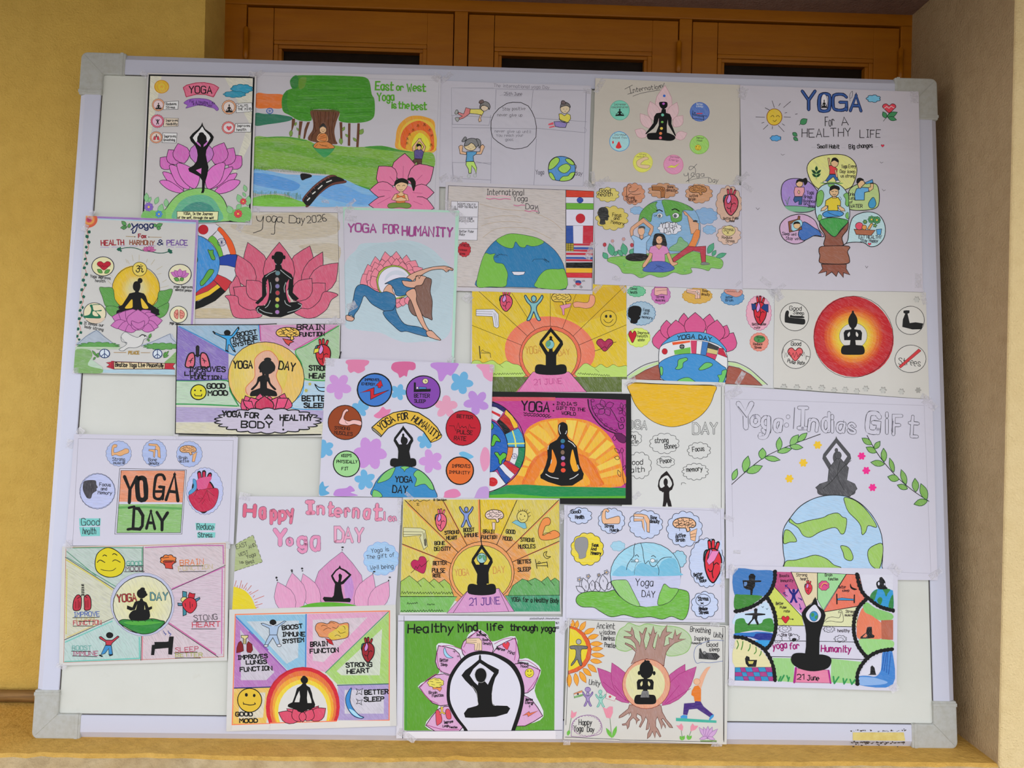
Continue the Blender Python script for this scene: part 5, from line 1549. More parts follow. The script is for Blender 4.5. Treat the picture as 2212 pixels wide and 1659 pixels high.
poster('poster', 'landscape poster, three yoga people before large globe with eyes and thought clouds of organs', 2, 'd8d4e0', 'beb9c6', (1270, 385, K10), """
Q 95 45 2090 95 2055 1480 90 1410
N cloud
H 10 .5
B 88acd0 4c5c84 4 650 428 90 54 8 .12
B 80a4cc 4c5c84 4 1560 500 160 110 9 .12
B 88acd0 4c5c84 4 1612 684 88 60 8 .12
N globe
H 10 .6
S 80a8cc 44586c 6 680 580 700 460 790 360 900 300 1000 290 1150 300 1300 350 1400 410 1460 500 1490 620 1490 760 1440 900 1330 970 1000 1000 800 960 690 800
H 40 .5
S 5c9c44 2c4428 5 676 580 700 460 790 360 915 310 900 360 925 440 860 470 830 580 740 520
S 5c9c44 2c4428 5 988 292 1150 300 1300 350 1400 425 1260 430 1240 560 1120 580 1090 490 1040 500 1010 400
H 10 .5
S 78a878 3c5c48 5 1080 930 1130 890 1180 860 1200 800 1235 780 1280 830 1330 870 1300 960 1100 965
H 0 0
B d2d0dc 302c38 5 1086 664 158 84 9 .12
T 1c1a20 7 970 660 1185 660 70 YOGA
T 1c1a20 7 1010 728 1155 730 64 DAY
N eyes
O dcdce4 1c1a24 5 955 496 38 30
O 5c6068 1c1a24 4 950 500 16 18
O dcdce4 1c1a24 5 1166 496 46 36
O 5c6068 1c1a24 4 1158 500 20 22
C 101010 14 910 432 950 420 988 440
C 101010 14 1116 420 1160 408 1212 438
K 1c1a24 5 870 490 920 490 880 510 920 494 1210 500 1235 490 1210 490 1232 476
N thought_cloud
H 10 .5
B d0c068 444028 5 262 218 152 96 10 .12
H 0 0
T 1c1a20 8 150 186 300 190 50 Good
T 1c1a20 8 136 240 325 236 50 health
H 5 .6
B c88868 3c3028 5 606 208 150 144 11 .1
H 0 0
C 2c2018 6 512 250 520 100 560 90 572 120 545 130 550 180 620 175 670 135
C 2c2018 6 512 250 560 206 620 220 700 206
T 3c2018 7 500 280 620 276 42 Strong
T 3c2018 7 520 326 650 318 42 Muscle
H 5 .6
B c08c68 3c3028 5 1000 166 200 100 12 .12
H 0 0
M knee 940 180 190 170 0 b87848 2c2018
T 3c2018 7 1056 130 1135 132 34 Bone
T 3c2018 7 1040 172 1175 182 38 density
H 5 .6
B c89470 3c3028 5 1474 202 180 130 12 .1
H 0 0
M brain 1460 160 240 150 0 b88050 2c2018
T 3c2018 7 1345 252 1460 246 36 Active
T 3c2018 7 1340 296 1430 292 36 brain
H 10 .4
B c8a490 3c3028 5 1872 340 172 240 13 .08
M organ 1890 330 270 330 0 c04058
H 0 0
T 2c2018 6 1796 550 2000 544 32 Better Pulse
T 2c2018 6 1880 582 1945 580 28 Rate
H 5 .5
B ccb85c 444028 5 320 530 215 160 11 .12
H 0 .3
M head 210 500 170 230 0 2c2c2c 2c2c2c
H 0 0
K 3c3a30 7 190 590 190 625 210 590 212 620 230 590 228 610
T 2c2418 7 325 508 440 512 46 Focus
T 2c2418 7 345 552 415 552 40 and
T 2c2418 7 305 600 480 624 44 Memory
H 5 .4
B d0b0a0 3c3028 5 1870 756 160 130 11 .1
O d0c080 3c3028 5 1868 698 88 68
H 0 0
T 2c2418 6 1800 700 1930 698 40 Stress
T 2c2418 6 1845 740 1870 740 34 X
T 2c2418 6 1780 800 1915 806 36 Reduce
T 2c2418 6 1830 850 1945 850 36 Stress
N grass
H 5 .6
S 78b050 3c5c34 5 260 1100 300 1050 500 1030 800 1000 1100 1010 1380 970 1560 1020 1740 1060 1795 1120 1760 1200 1640 1190 1600 1228 1500 1200 1370 1190 1380 1250 1260 1280 1140 1250 1040 1300 940 1315 820 1280 700 1324 600 1270 470 1260 430 1200 380 1150
N flowers
H 60 .3
E 4c9c78 245c44 5 260 1070 200 985 70 330 1030 286 866 90 350 1030 390 965 50 460 1030 400 950 60 500 1020 462 862 90 560 1010 600 935 60 1590 1000 1670 860 80 1650 1030 1700 955 50 1700 1050 1838 998 60
O b02838 701828 4 222 882 22 26
O b02838 701828 4 584 888 22 26
F c89ca4 7c5060 3 326 834 24 6 474 808 26 6
K 789c80 3 222 910 228 960 330 860 355 930 470 836 444 920
N man_arms_up
H 10 .3
P d09c7c 4c3020 5 570 770 556 700 575 650 735 525 870 640 865 700 830 770 800 740 830 670 735 592 620 670 600 700 600 760
P 98b8d8 2c3848 5 570 775 600 755 680 790 710 820 760 780 815 755 836 770 778 850 775 1010 605 995 610 840
P d09c7c 4c3020 4 690 750 735 750 735 790 712 812 690 790
O d8a888 4c3020 4 708 700 44 60
S 444 - 0 664 660 700 634 750 640 760 670 720 660 680 668
H 3 .2
S 1c1a1a 111 4 500 1055 560 1005 700 1000 790 1020 790 1060 720 1096 560 1095
N man_in_crescent_lunge
H 10 .3
P d09c7c 4c3020 5 1262 440 1290 440 1320 470 1400 560 1470 600 1468 680 1440 730 1370 740 1350 640 1320 500 1290 490
S 2c2828 - 0 1395 565 1430 555 1460 570 1440 580 1400 580
P d88040 5c2c10 4 1440 680 1488 690 1480 780 1420 920 1330 900 1376 820 1400 740
P b03848 401018 5 1330 900 1420 910 1565 900 1562 1120 1510 1118 1490 980 1400 960 1300 1010 1140 1120 1120 1066 1240 970
S 777 444 4 1500 1130 1540 1110 1610 1130 1600 1146 1510 1150
N seated_woman
H 5 .2
S 1c1c1c - 0 862 900 870 790 890 740 950 732 1010 750 1040 830 1046 900 980 900
P d09c7c 4c3020 5 820 980 862 1000 840 1060 760 1180 722 1184 730 1140 800 1040
P d09c7c 4c3020 5 1040 1000 1078 985 1130 1110 1190 1120 1190 1140 1120 1172 1080 1110
P cc84b4 5c3050 5 830 910 900 890 940 945 985 890 1050 910 1080 985 1020 1010 1024 1110 845 1105 858 1000 808 980
P d09c7c 4c3020 4 910 880 970 880 985 900 945 945 900 905
O d8a888 4c3020 5 946 816 42 58
S 1c1c1c - 0 900 830 910 770 950 750 990 790 996 830 975 780 940 770 915 790
K 4c3020 4 915 806 938 808 962 808 985 800 930 862 962 862 946 812 942 838
S 4860a8 1c2c5c 5 845 1108 1024 1108 1130 1170 1140 1210 1040 1244 880 1246 760 1240 728 1210 780 1160
C 1c2c5c 4 880 1210 940 1170 1010 1190 900 1150 1000 1220
K 3c8c68 4 470 1120 480 1170 500 1130 482 1170 700 1240 712 1270 735 1250 715 1270 1400 1080 1412 1115 1440 1100 1414 1116 1270 1200 1284 1236 1305 1215 1286 1236
""", (120, 90, 190, 80, -35, 2060, 60, 130, 60, 30, 380, 1330, 110, 60, 15, 1990, 1400, 110, 40, -45, 80, 880, 80, 70, -50, 2110, 120, 180, 70, 35))
K11 = 370 / 2212
poster('poster', 'yellow crayon sunburst poster with black figure raising arms, its top tucked under other sheets', 0, 'd9d6d6', 'c6c2c2', (1000, 605, K11), """
Q 118 30 2110 50 2120 1500 100 1500
N yellow_rays
H 55 .5
P d8b828 - 0 118 30 2108 60 2122 1440 118 1440
H 50 .35
G 1120 900 580 430 e07458 e08468 e89070
P d0a818 - 0 1140 160 2108 60 2110 380 1500 560 1200 430
H 20 .3
S b4d068 1c2c14 4 118 1060 210 1040 260 1070 380 1036 470 1090 560 1045 640 1080 740 1110 780 1250 118 1250
S b4d068 1c2c14 4 1480 1250 1530 1110 1600 1076 1700 1130 1780 1086 1860 1130 1940 1090 2010 1120 2122 1110 2122 1250
H 60 .6
P 5c6c30 - 0 118 1250 860 1250 680 1445 118 1445
P 5c6c30 - 0 1410 1250 2122 1250 2122 1445 1600 1445
H 0 0
C 1c2c14 4 470 1090 520 1130
C 1c2c14 4 1700 1140 1760 1190
Z - 1c2c14 5 400 1225 780 1215 24 12
Z - 1c2c14 5 1480 1215 1900 1245 24 14
K 14120c 5 200 140 830 720 118 585 755 840 630 170 930 640 1128 140 1128 600 1470 160 1285 625 2108 62 1425 720 2110 578 1500 838
N sun_disc
H 50 .4
O dc6848 3c1c14 6 1124 975 400 378
O d8b84c 3c1c14 5 1124 985 360 340
H 0 0
T b8742c 7 810 950 1010 945 90 YOGA
T b8742c 7 1235 978 1380 960 76 DAY
H 60 .5
P d878a8 401c30 5 905 1185 1370 1185 1600 1446 690 1446
H 0 0
K 401c30 4 880 1210 720 1430 1390 1200 1580 1430
T b03c78 7 920 1355 1280 1335 70 21 JUNE
N black_figure
M up 1135 1215 470 580 0 0b0b0b d8b840
O 7cb4b8 1c2c30 5 1124 832 56 56
S 5c9c70 1c2c30 3 1090 800 1120 790 1130 830 1100 860 1080 840
N real_heart
H 60 .2
M organ 550 280 230 250 0 d04c68
N blue_figure
M man 915 360 260 330 0 7cb4b8 1c3c58
N brain
M brain 1270 240 260 200 0 d8b84c 3c2c14
P d888a8 5c2840 4 1250 330 1300 320 1400 300 1380 350 1310 370 1310 450 1290 450 1280 380
N arm
S e09878 5c2c20 5 1425 300 1470 280 1560 290 1620 280 1640 200 1660 190 1700 210 1704 290 1660 350 1580 366 1500 350 1440 350
N knee_bones
P d4d2dc 2c2830 5 170 380 400 376 460 440 465 600 440 620 400 600 380 470 170 462
K 2c2830 4 170 405 390 408 170 432 380 440 400 420 430 600 420 430 450 590
N smiley
O d4b430 141208 6 1880 496 104 102
O 111 - 0 1850 468 16 20
O 111 - 0 1906 468 16 20
C 111 7 1818 510 1850 545 1900 548 1938 508
N heart
M heart 1832 840 220 180 0 a82850 401020 4
C 301018 6 1700 916 1780 890 1830 860 1860 880 1900 820 1980 800
N bed
K 1c1a14 12 212 855 225 1010
K 1c1a14 6 230 940 350 944 350 940 360 1000
C 1c1a14 5 235 925 255 900 275 920 340 935
""", (60, 230, 120, 110, 40, 1740, 100, 160, 60, -50, 2060, 90, 160, 60, 55))
K12 = 350 / 2212
poster('poster', 'landscape poster with globe, band of flags and pink lotus crown, coloured clouds along its top', 0, 'e0e0e0', 'c8c8ca', (1340, 605, K12), """
Q 85 60 2108 80 2100 1480 85 1380
N pencil_frame
K 8c8a90 3 2025 40 2015 1440 2105 120 2090 1480 1670 110 2110 120
N thought_cloud
H 30 .4
B 68b88c 2c8c5c 6 222 155 125 74 12 .1
B c470b0 903c80 6 552 200 132 130 13 .06
B d0a448 a87c20 6 1050 215 205 108 16 .06
B 5c94c4 1c5c8c 6 1530 235 160 108 15 .06
B 98b4c8 2c6490 7 285 455 195 162 22 .05
B ccdc68 a8b830 6 250 785 158 130 12 .06
B dca0b4 a85080 6 1890 450 172 238 24 .04
B dc8878 b85848 6 1895 845 126 126 16 .05
H 0 0
T 111 6 140 130 225 135 32 Good
T 111 6 135 182 230 188 36 health
P d8a49c 3c1c28 5 468 105 640 105 640 205 560 190 500 215 466 200
C 3c1c28 4 490 150 560 140 640 132
T 2c1424 6 490 245 600 240 32 Strong
T 2c1424 6 480 288 610 292 32 muscles
P e0b4a4 3c1c14 4 908 120 1090 130 1096 250 1020 255 1025 200 905 170
K 3c1c14 5 908 145 1040 160 905 168 1030 180 1050 180 1050 250 1080 190 1085 250
O d8c8c0 222 4 1046 160 14 14
O d8c8c0 222 4 1068 186 14 14
T 3c2410 6 1120 160 1195 165 34 Bone
T 3c2410 6 1106 205 1220 216 34 density
S c88c80 3c1c1c 4 1430 130 1650 135 1655 200 1580 232 1500 205 1440 180
Z - 3c1c1c 4 1450 160 1640 170 20 12
T 141c30 6 1436 248 1530 250 32 Active
T 141c30 6 1436 292 1540 290 32 Brain
S 0c0c0c - 0 104 450 120 380 180 350 260 360 290 400 280 460 275 500 268 525 240 550 222 590 140 585 142 530 110 500
P 98b4c8 - 0 262 488 285 486 262 500
T 141c30 6 312 425 400 430 40 Focus
T 141c30 6 320 468 385 468 34 and
T 141c30 6 292 516 440 538 38 memory
M heart 166 775 110 180 0 b81c30 501018 5
T 1c2010 6 230 735 395 738 34 Improve
T 1c2010 6 234 782 372 782 34 health
T 1c2010 6 240 832 330 834 34 state
M organ 1900 430 250 360 0 c42434
P 1c3c78 111 4 1920 380 1960 330 2020 330 2020 440 1990 430
P 1c3c78 111 4 1790 320 1850 330 1850 400 1800 410
T 2c1018 6 1800 620 1990 615 34 Better pulse
T 2c1018 6 1830 665 1910 660 32 rate
O 4c8c50 1c3c20 5 1900 805 76 48
T 1c3c20 5 1855 790 1950 795 24 Stress
T 1c3c20 5 1875 838 1900 838 32 X
T 2c1414 6 1815 890 1940 890 34 Reduce
T 2c1414 6 1830 934 1925 934 32 Stress
N hills
C 141414 8 92 1310 200 1230 350 1150 515 1105
C 141414 8 1470 1110 1600 1130 1760 1210 1900 1330 2010 1430
H 10 .2
P b8d098 - 0 100 1320 260 1210 515 1112 522 1150 380 1190 215 1310 120 1345
P b8d098 - 0 1475 1115 1600 1140 1760 1220 1990 1420 1940 1430 1800 1290 1650 1200 1480 1160
H 20 .3
P 985040 141414 6 150 1340 340 1230 522 1155 560 1280 600 1365 110 1360
P 985040 141414 6 1480 1170 1620 1200 1780 1290 1900 1400 1940 1440 1400 1415 1450 1250
N lotus
H 0 .1
E cc5488 1c1018 7 580 960 535 680 250 1400 980 1545 718 250
E cc5488 1c1018 7 640 800 632 548 180 1380 800 1455 615 150
E cc5488 1c1018 7 870 700 868 452 150 1190 700 1220 464 170
E cc5488 1c1018 7 780 850 758 545 260 1280 860 1322 543 260
E cc5488 1c1018 7 1020 800 1022 442 300
N flag_globe
S 4c98cc 1c2838 7 560 900 640 810 760 740 900 712 1100 712 1260 760 1380 860 1450 970 1300 960 1000 840 760 830
A 111 11 775 815 1245 835 54 26 YOGA DAY
S d4d4d8 1c2838 8 525 1100 530 960 570 890 700 840 880 812 1100 815 1280 860 1400 930 1450 1010 1465 1120 1450 1280 1400 1400 1000 1400 590 1370 545 1290
O b81c2c 111 4 606 974 38 40
P dc5428 - 0 705 850 950 825 955 850 718 888
P 6cb048 - 0 732 960 956 915 962 998 742 1018
O 333 111 3 842 908 34 32
K ccc 3 815 908 870 908 842 880 842 936
P c43c60 - 0 960 825 1045 825 1035 1006 970 998
P d4d4d8 1c2838 4 1045 825 1120 835 1095 1015 1035 1006
P 3c74b4 1c2838 4 1120 835 1200 850 1168 1030 1095 1018
P 383838 1c2838 4 1200 850 1345 915 1330 960 1190 925
P c8b878 1c2838 4 1190 925 1330 960 1320 1020 1180 990
P c43c60 1c2838 4 1180 990 1320 1022 1295 1088 1168 1030
P b82440 1c2838 4 1345 925 1400 935 1460 1060 1330 1010
H 30 .2
S 3c88c4 1c2838 7 535 1130 700 1040 900 1005 1080 1015 1250 1070 1380 1160 1450 1220 1430 1370 1400 1400 1000 1400 600 1370 540 1240
H 0 0
S 68b864 1c2838 7 790 1095 840 1070 900 1060 918 1090 860 1130 850 1190 800 1220 750 1210 780 1170
S 68b864 1c2838 7 1070 1220 1100 1180 1160 1130 1230 1130 1260 1160 1200 1200 1110 1230
S 68b864 1c2838 6 540 1190 575 1190 582 1250 570 1300 550 1290
S 68b864 1c2838 6 1450 1225 1390 1240 1380 1290 1330 1300 1350 1350 1345 1390 1400 1395 1440 1300
S 68b864 1c2838 6 785 1370 850 1340 930 1330 1000 1370 1010 1395 790 1395
""", (2060, 130, 220, 110, 55, 1640, 80, 200, 60, -50, 1640, 1340, 200, 70, -60, 2140, 240, 90, 170, 10, 150, 1340, 120, 50, -20))
K13 = 370 / 2212
poster('poster', 'cream sheet with red and yellow ringed disc, black praying figure and flower punch holes', 1, 'dfdcd4', 'cbc9c2', (1660, 610, K13), """
Q 80 85 2030 130 2075 1510 65 1360
N ringed_disc
H 30 .35
G 1096 705 516 524 b81c28 bc2028 c02824 d05424 e08830 e4b038 dccc3c dcd040 dcd048 dcd048
H 0 0
O - 28100c 6 1096 705 516 524
O cdcbc4 504030 4 1096 690 178 166
N black_figure
M nam 1090 930 350 540 0 111 cdcbc4
N badge
O cdcbc4 141414 7 336 444 186 180
T 111 8 272 356 425 366 52 Good
T 111 8 318 408 455 420 42 Sleep
S 1a1a1a - 0 210 500 215 400 240 362 265 380 270 450 420 465 470 480 465 540 380 540 232 520
S 1a1a1a - 0 275 440 290 420 320 430 440 435 455 460 300 456
O cdcbc4 141414 7 356 926 186 186
M heart 346 930 200 190 0 d85c60 501418 5
L 111 7 175 920 195 860 210 970 225 910 240 960 270 900 290 960 320 910 335 970 360 900 380 960 410 920 440 950 460 900 485 1000 490 950 530 962
T 111 8 292 812 420 818 48 Good
T 111 8 244 1030 345 1056 44 Pulse
T 111 8 378 1056 466 1062 44 Rate
O cdcbc4 141414 7 1830 490 182 184
P 1a1a1a - 0 1744 365 1780 360 1822 362 1820 395 1796 405 1824 525 1900 515 2000 530 1975 605 1860 608 1728 575 1735 480 1765 405 1742 392
O cdcbc4 141414 7 1834 988 200 178
T 222 8 1680 1056 1960 1080 84 Strees
P c83c40 401014 4 1682 1085 1940 858 1972 884 1706 1108
N punched_flower
F 9c9a94 - 0 200 1350 46 6 368 1354 44 6 528 1375 42 6 690 1362 46 6 850 1392 42 6 992 1384 42 6 1142 1405 42 6 1258 1372 44 6 1482 1390 48 6 1718 1410 44 6 1934 1392 42 6 1916 220 44 6
F bcbcb6 - 0 196 1358 38 6 364 1362 38 6 524 1382 36 6 686 1370 38 6 846 1398 36 6 988 1390 36 6 1138 1410 36 6 1254 1380 36 6 1478 1398 38 6 1714 1417 36 6 1912 226 38 6
""", (90, 130, 250, 110, 50, 2000, 190, 200, 60, 75, 2030, 1490, 130, 70, 30))
# ================================================================ the posters, middle rows
K14 = 380 / 2212
poster('poster', 'poster of coloured wedges around yellow disc with black figure on red lotus, thick black lettering', 6, 'dad8d2', 'c8c7c4', (370, 690, K14), """
Q 70 62 2125 62 2100 1480 50 1445
N coloured_wedges
H 35 .75
P 8470b8 - 0 75 80 720 420 720 760 70 760
P 94b4cc - 0 80 80 1095 70 1120 270 900 400 780 460
P c890b8 - 0 1105 70 2110 66 1550 390 1130 290
P a0c098 - 0 2115 90 2110 760 1670 770 1560 400
H 5 .8
P b4ccb4 - 0 66 765 720 765 830 1080 62 1060
P acc8dc - 0 1660 780 2100 780 2095 1130 1490 1110
P a89cc4 - 0 60 1100 600 1110 2095 1150 2090 1290 58 1290
P ccc8b0 - 0 56 1300 2090 1300 2090 1450 52 1440
H 30 .3
C 3c84c0 14 100 90 400 240 700 410 800 450
C 3c90cc 14 1098 75 1110 160 1118 260
C c03c84 12 1112 75 1125 270
C c04890 12 2100 75 1545 385
C 3c9c4c 14 2110 80 1700 320 1560 400 1640 560 1665 740 1900 770 1940 765
C 2c8c48 16 66 770 300 772 700 770 740 900 850 1090
C 2c9448 16 62 1064 400 1070 830 1090
C 3494d0 12 1665 790 1640 940 1480 1105 1900 1135
C 4c3c90 12 66 762 400 764 700 750
H 0 0
C 0c0c0c 11 70 66 600 66 1080 66 2122 62 2110 490
C 0c0c0c 11 72 70 60 800 50 1440
C 0c0c0c 16 50 1438 700 1452 1300 1455 1880 1448
N yellow_disc
H 80 .5
O dcb860 141414 8 1190 732 474 455
G 1100 700 360 380 d4bc50 dcc468 e0c080
S d8a890 - 0 960 950 940 860 1040 740 1050 640 1060 480 1140 410 1250 400 1340 500 1350 600 1320 720 1390 880 1380 960 1200 980
H 0 .3
C d07040 8 960 950 935 860 1040 740 1050 640 1050 500 1140 410 1250 400 1340 500 1350 600 1320 720 1390 880 1380 940
H 0 0
T 0e0e0e 17 780 610 1020 610 88 YOGA
T 0e0e0e 17 1350 620 1550 650 100 DAY
N black_figure
M sit 1160 950 340 390 0 111 d89070
O 1a1a1a - 0 1204 600 100 92
S 1a1a1a - 0 1096 610 1120 560 1110 660 1130 660
S 1a1a1a - 0 1310 600 1290 560 1290 660
O 1a1a1a - 0 1212 505 46 26
P 1a1a1a - 0 1180 680 1226 680 1226 760 1176 760
N red_lotus
H 70 .3
E d04c74 0e0e0e 9 1000 1170 890 1000 150 1010 1120 930 960 120 1350 1130 1425 930 140 1110 1080 1118 930 110 1230 1060 1230 960 90 1420 1130 1470 990 160
E d84c78 0e0e0e 11 1080 1190 1000 980 210 1280 1190 1360 970 200
E c03058 0e0e0e 12 1170 1195 1172 962 240
P d84c78 0e0e0e 10 930 1090 900 1020 1010 1030 1060 1180 1000 1150
P d84c78 0e0e0e 10 1300 1170 1340 990 1470 990 1430 1100 1360 1160
N slogan_cloud
H 3 .5
B c0b8cc 0e0e0e 14 1215 1275 660 158 22 .09
H 0 0
T 0e0e0e 17 640 1215 880 1230 66 YOGA
T 0e0e0e 17 925 1230 1095 1245 62 FOR
T 0e0e0e 17 1175 1260 1280 1260 58 A
T 0e0e0e 17 1370 1265 1770 1275 66 HEALTHY
T 0e0e0e 17 880 1360 1270 1365 78 BODY
L 0e0e0e 15 1408 1270 1404 1340
O 0e0e0e - 0 1408 1385 13 13
N lungs
H 40 .3
M lungs 330 490 340 290 0 d06478
H 0 0
T 0e0e0e 14 220 655 680 655 58 IMPROVES
T 0e0e0e 13 170 705 430 705 44 LUNG
T 0e0e0e 13 245 752 630 750 42 FUNCTION
N smiley
O d0c830 0e0e0e 13 342 915 98 94
O 111 - 0 298 892 10 11
O 111 - 0 372 896 10 11
L 0e0e0e 11 292 940 300 960 380 962 384 940
T 0e0e0e 16 450 865 680 865 56 GOOD
T 0e0e0e 16 465 955 710 950 56 MOOD
N person
P 3c9cd8 0e0e0e 9 530 155 620 195 690 200 760 200 830 110 848 98 850 120 800 200 740 250 750 300 800 390 780 395 735 320 715 320 710 400 685 395 690 300 690 250 600 205 540 180
O 0e0e0e - 0 704 168 42 36
K 0e0e0e 16 690 388 715 405 780 392 806 408 525 152 550 172 840 100 850 120
T 0e0e0e 13 830 220 1075 180 50 BOOST
T 0e0e0e 13 765 280 1085 245 46 IMMUNE
T 0e0e0e 13 785 345 1040 300 46 SYSTEM
N brain
P c84840 0e0e0e 9 1400 240 1500 260 1540 280 1490 300 1480 330 1440 300
M brain 1468 180 310 190 0 e0b858 0e0e0e
K 0e0e0e 10 1400 140 1420 180 1450 200 1475 230 1510 190 1500 230 1540 170 1575 185 1440 120 1480 150 1500 110 1540 140
T 0e0e0e 15 1580 130 1925 130 64 BRAIN
T 0e0e0e 13 1615 215 1925 205 46 FUNCTION
N real_heart
M organ 1900 430 270 320 0 c02834
P d8c840 0e0e0e 8 1790 430 1800 370 1860 360 1850 410
T 0e0e0e 15 1735 640 2010 640 58 STRONG
T 0e0e0e 15 1735 740 2010 740 58 HEART
N moon
S 9cc8e8 0e0e0e 11 1805 815 1860 855 1960 860 1960 900 1860 895
F b4ac50 - 0 1742 812 22 6 1696 895 24 6
T 0e0e0e 16 1645 1020 2000 1025 62 BETTER
T 0e0e0e 16 1670 1105 1960 1110 54 SLEEP
""", (60, 1470, 60, 60, 0, 2110, 40, 130, 70, -20))
K16 = 400 / 2074
poster('poster', 'poster with watercolour flowers, yellow banner and black figure on globe, overlapping four neighbours', 7, 'dbd8e6', 'ccc9da', (680, 765, K16), """
Q 128 45 1998 115 1950 1615 45 1590
N watercolour_flowers
F c490d0 - 0 268 360 150 5 1300 1200 140 5
F b488d0 - 0 1810 540 145 5
F c08cd0 - 0 620 1110 190 6
F 68a8d4 - 0 1640 320 135 5 940 425 95 5 510 605 100 5 1240 970 100 5 560 1410 120 5 110 1060 110 5
F d898b4 - 0 1470 590 135 5
S d47ca4 - 0 345 95 380 62 590 68 600 110 560 140 560 180 490 215 440 195 400 210 370 170 370 120
S cc6494 - 0 855 150 900 90 1100 88 1130 150 1100 180 1050 180 1030 250 1000 240 950 265 930 220 880 190
S b884d0 - 0 1300 140 1330 95 1590 98 1595 150 1530 240 1480 230 1430 300 1390 290 1370 190
S dc94b8 - 0 1810 120 1990 105 1990 300 1900 260 1870 190
S d87ca8 - 0 660 690 720 640 760 590 800 620 850 620 820 680 720 720
S 6cb0d8 - 0 1615 1110 1660 1090 1720 1110 1780 1150 1720 1175 1650 1150
S d890b4 - 0 1880 1060 1920 1045 1955 1100 1955 1240 1890 1315 1850 1180
S 5ca0cc - 0 50 1480 90 1425 110 1480 160 1475 120 1520 165 1560 60 1585
S b480cc - 0 220 1540 260 1510 350 1500 400 1475 450 1530 400 1550 480 1585 230 1590
S d47ca8 - 0 1450 1580 1460 1540 1540 1510 1600 1520 1635 1580 1560 1610 1450 1605
S b894cc - 0 1790 1600 1820 1530 1860 1490 1940 1490 1945 1610 1790 1610
N badge
O 3c74c4 0e0e0e 15 670 400 190 186
T 181830 7 555 298 722 300 24 IMPROVES
T 181830 7 525 345 675 350 26 ENERGY
P c42030 300c14 5 680 355 740 290 762 360 742 355 740 378 710 378 705 350
P c42030 300c14 6 512 432 605 395 665 375 662 455 830 402 740 450 625 508 622 412
N badge
O 8044a8 0e0e0e 12 1215 425 188 186
O d8d09c 141414 5 1238 303 32 30
K 141414 5 1238 290 1238 308 1238 308 1252 306
P 101014 - 0 1110 315 1132 318 1132 395 1300 388 1296 420 1108 425
P 4c8cd0 101014 5 1165 368 1250 372 1250 390 1168 390
O d8d4dc 101014 3 1148 378 12 12
T 181018 8 1115 485 1285 485 40 BETTER
T 181018 8 1115 540 1240 545 34 SLEEP
N badge
O 90401c 0e0e0e 8 338 766 190 192
S e4b4b4 301814 6 270 775 300 700 320 640 360 612 378 640 350 650 325 720 380 750 430 735 515 750 515 800 440 785 360 800
C 301814 4 340 745 350 770 372 782
T 241008 7 222 842 390 850 32 STRONG
T 241008 7 218 895 420 915 36 MUSCLES
N badge
O b8182c 300c10 8 1662 828 196 194
T 30080c 8 1592 712 1770 725 36 BETTER
L 30080c 6 1505 802 1560 804 1578 858 1606 770 1625 830 1650 805 1665 825 1690 810 1718 860 1730 785 1750 825 1798 826
T 30080c 8 1592 890 1765 905 42 PULSE
T 30080c 8 1560 960 1695 970 44 RATE
N badge
O 98cc8c 0e0e0e 11 356 1230 148 144
T 142014 7 300 1150 410 1150 28 KEEPS
T 142014 7 245 1218 475 1222 32 PHYSICALLY
T 142014 7 300 1298 375 1298 32 FIT
N badge
O d8682c 0e0e0e 13 1625 1305 154 152
T 2c1408 7 1535 1268 1740 1272 34 IMPROVES
T 2c1408 7 1500 1335 1735 1345 32 IMMUNITY
N banner
P d8b040 0e0e0e 10 640 820 760 715 880 655 1020 630 1160 655 1280 730 1370 820 1422 912 1300 988 1220 870 1120 795 1020 768 920 780 820 830 740 925
S 8c8878 0e0e0e 7 642 822 680 845 742 905 738 922 690 885 648 850
S d8b040 0e0e0e 7 1420 905 1380 920 1320 960 1302 988 1360 970 1410 940
A 101010 12 745 862 905 752 78 12 YOGA
A 101010 12 935 745 1045 728 72 2 FOR
A 101010 12 1080 745 1375 960 72 14 HUMANITY
N black_figure
M up 990 1262 335 440 0 111 ccc9da
O 111 - 0 1002 972 40 44
P 111 - 0 920 1010 1080 1010 1058 1090 1075 1180 1110 1240 880 1240 930 1180 935 1090
N globe
H 20 .15
S 3484bc 14242c 6 648 1590 660 1480 720 1380 800 1310 900 1264 1000 1252 1120 1276 1220 1330 1300 1420 1340 1510 1348 1620 1000 1640
S 74bc68 14242c 5 700 1440 760 1350 840 1290 900 1270 880 1330 850 1380 810 1410 760 1430
S 74bc68 14242c 5 1105 1350 1150 1300 1220 1335 1300 1425 1335 1515 1290 1510 1240 1460 1190 1460 1120 1480 1140 1400
S 74bc68 14242c 5 960 1270 1000 1255 1060 1265 1020 1290 1005 1315 990 1290
S 74bc68 14242c 5 655 1525 700 1530 740 1560 750 1600 650 1600
H 0 0
T 101418 12 900 1432 1092 1438 62 YOGA
T 101418 13 870 1545 1035 1560 78 DAY
""", (165, 90, 120, 90, 10, 1985, 160, 60, 90, 0, 1060, 1590, 120, 40, 40))
K17 = 340 / 2129
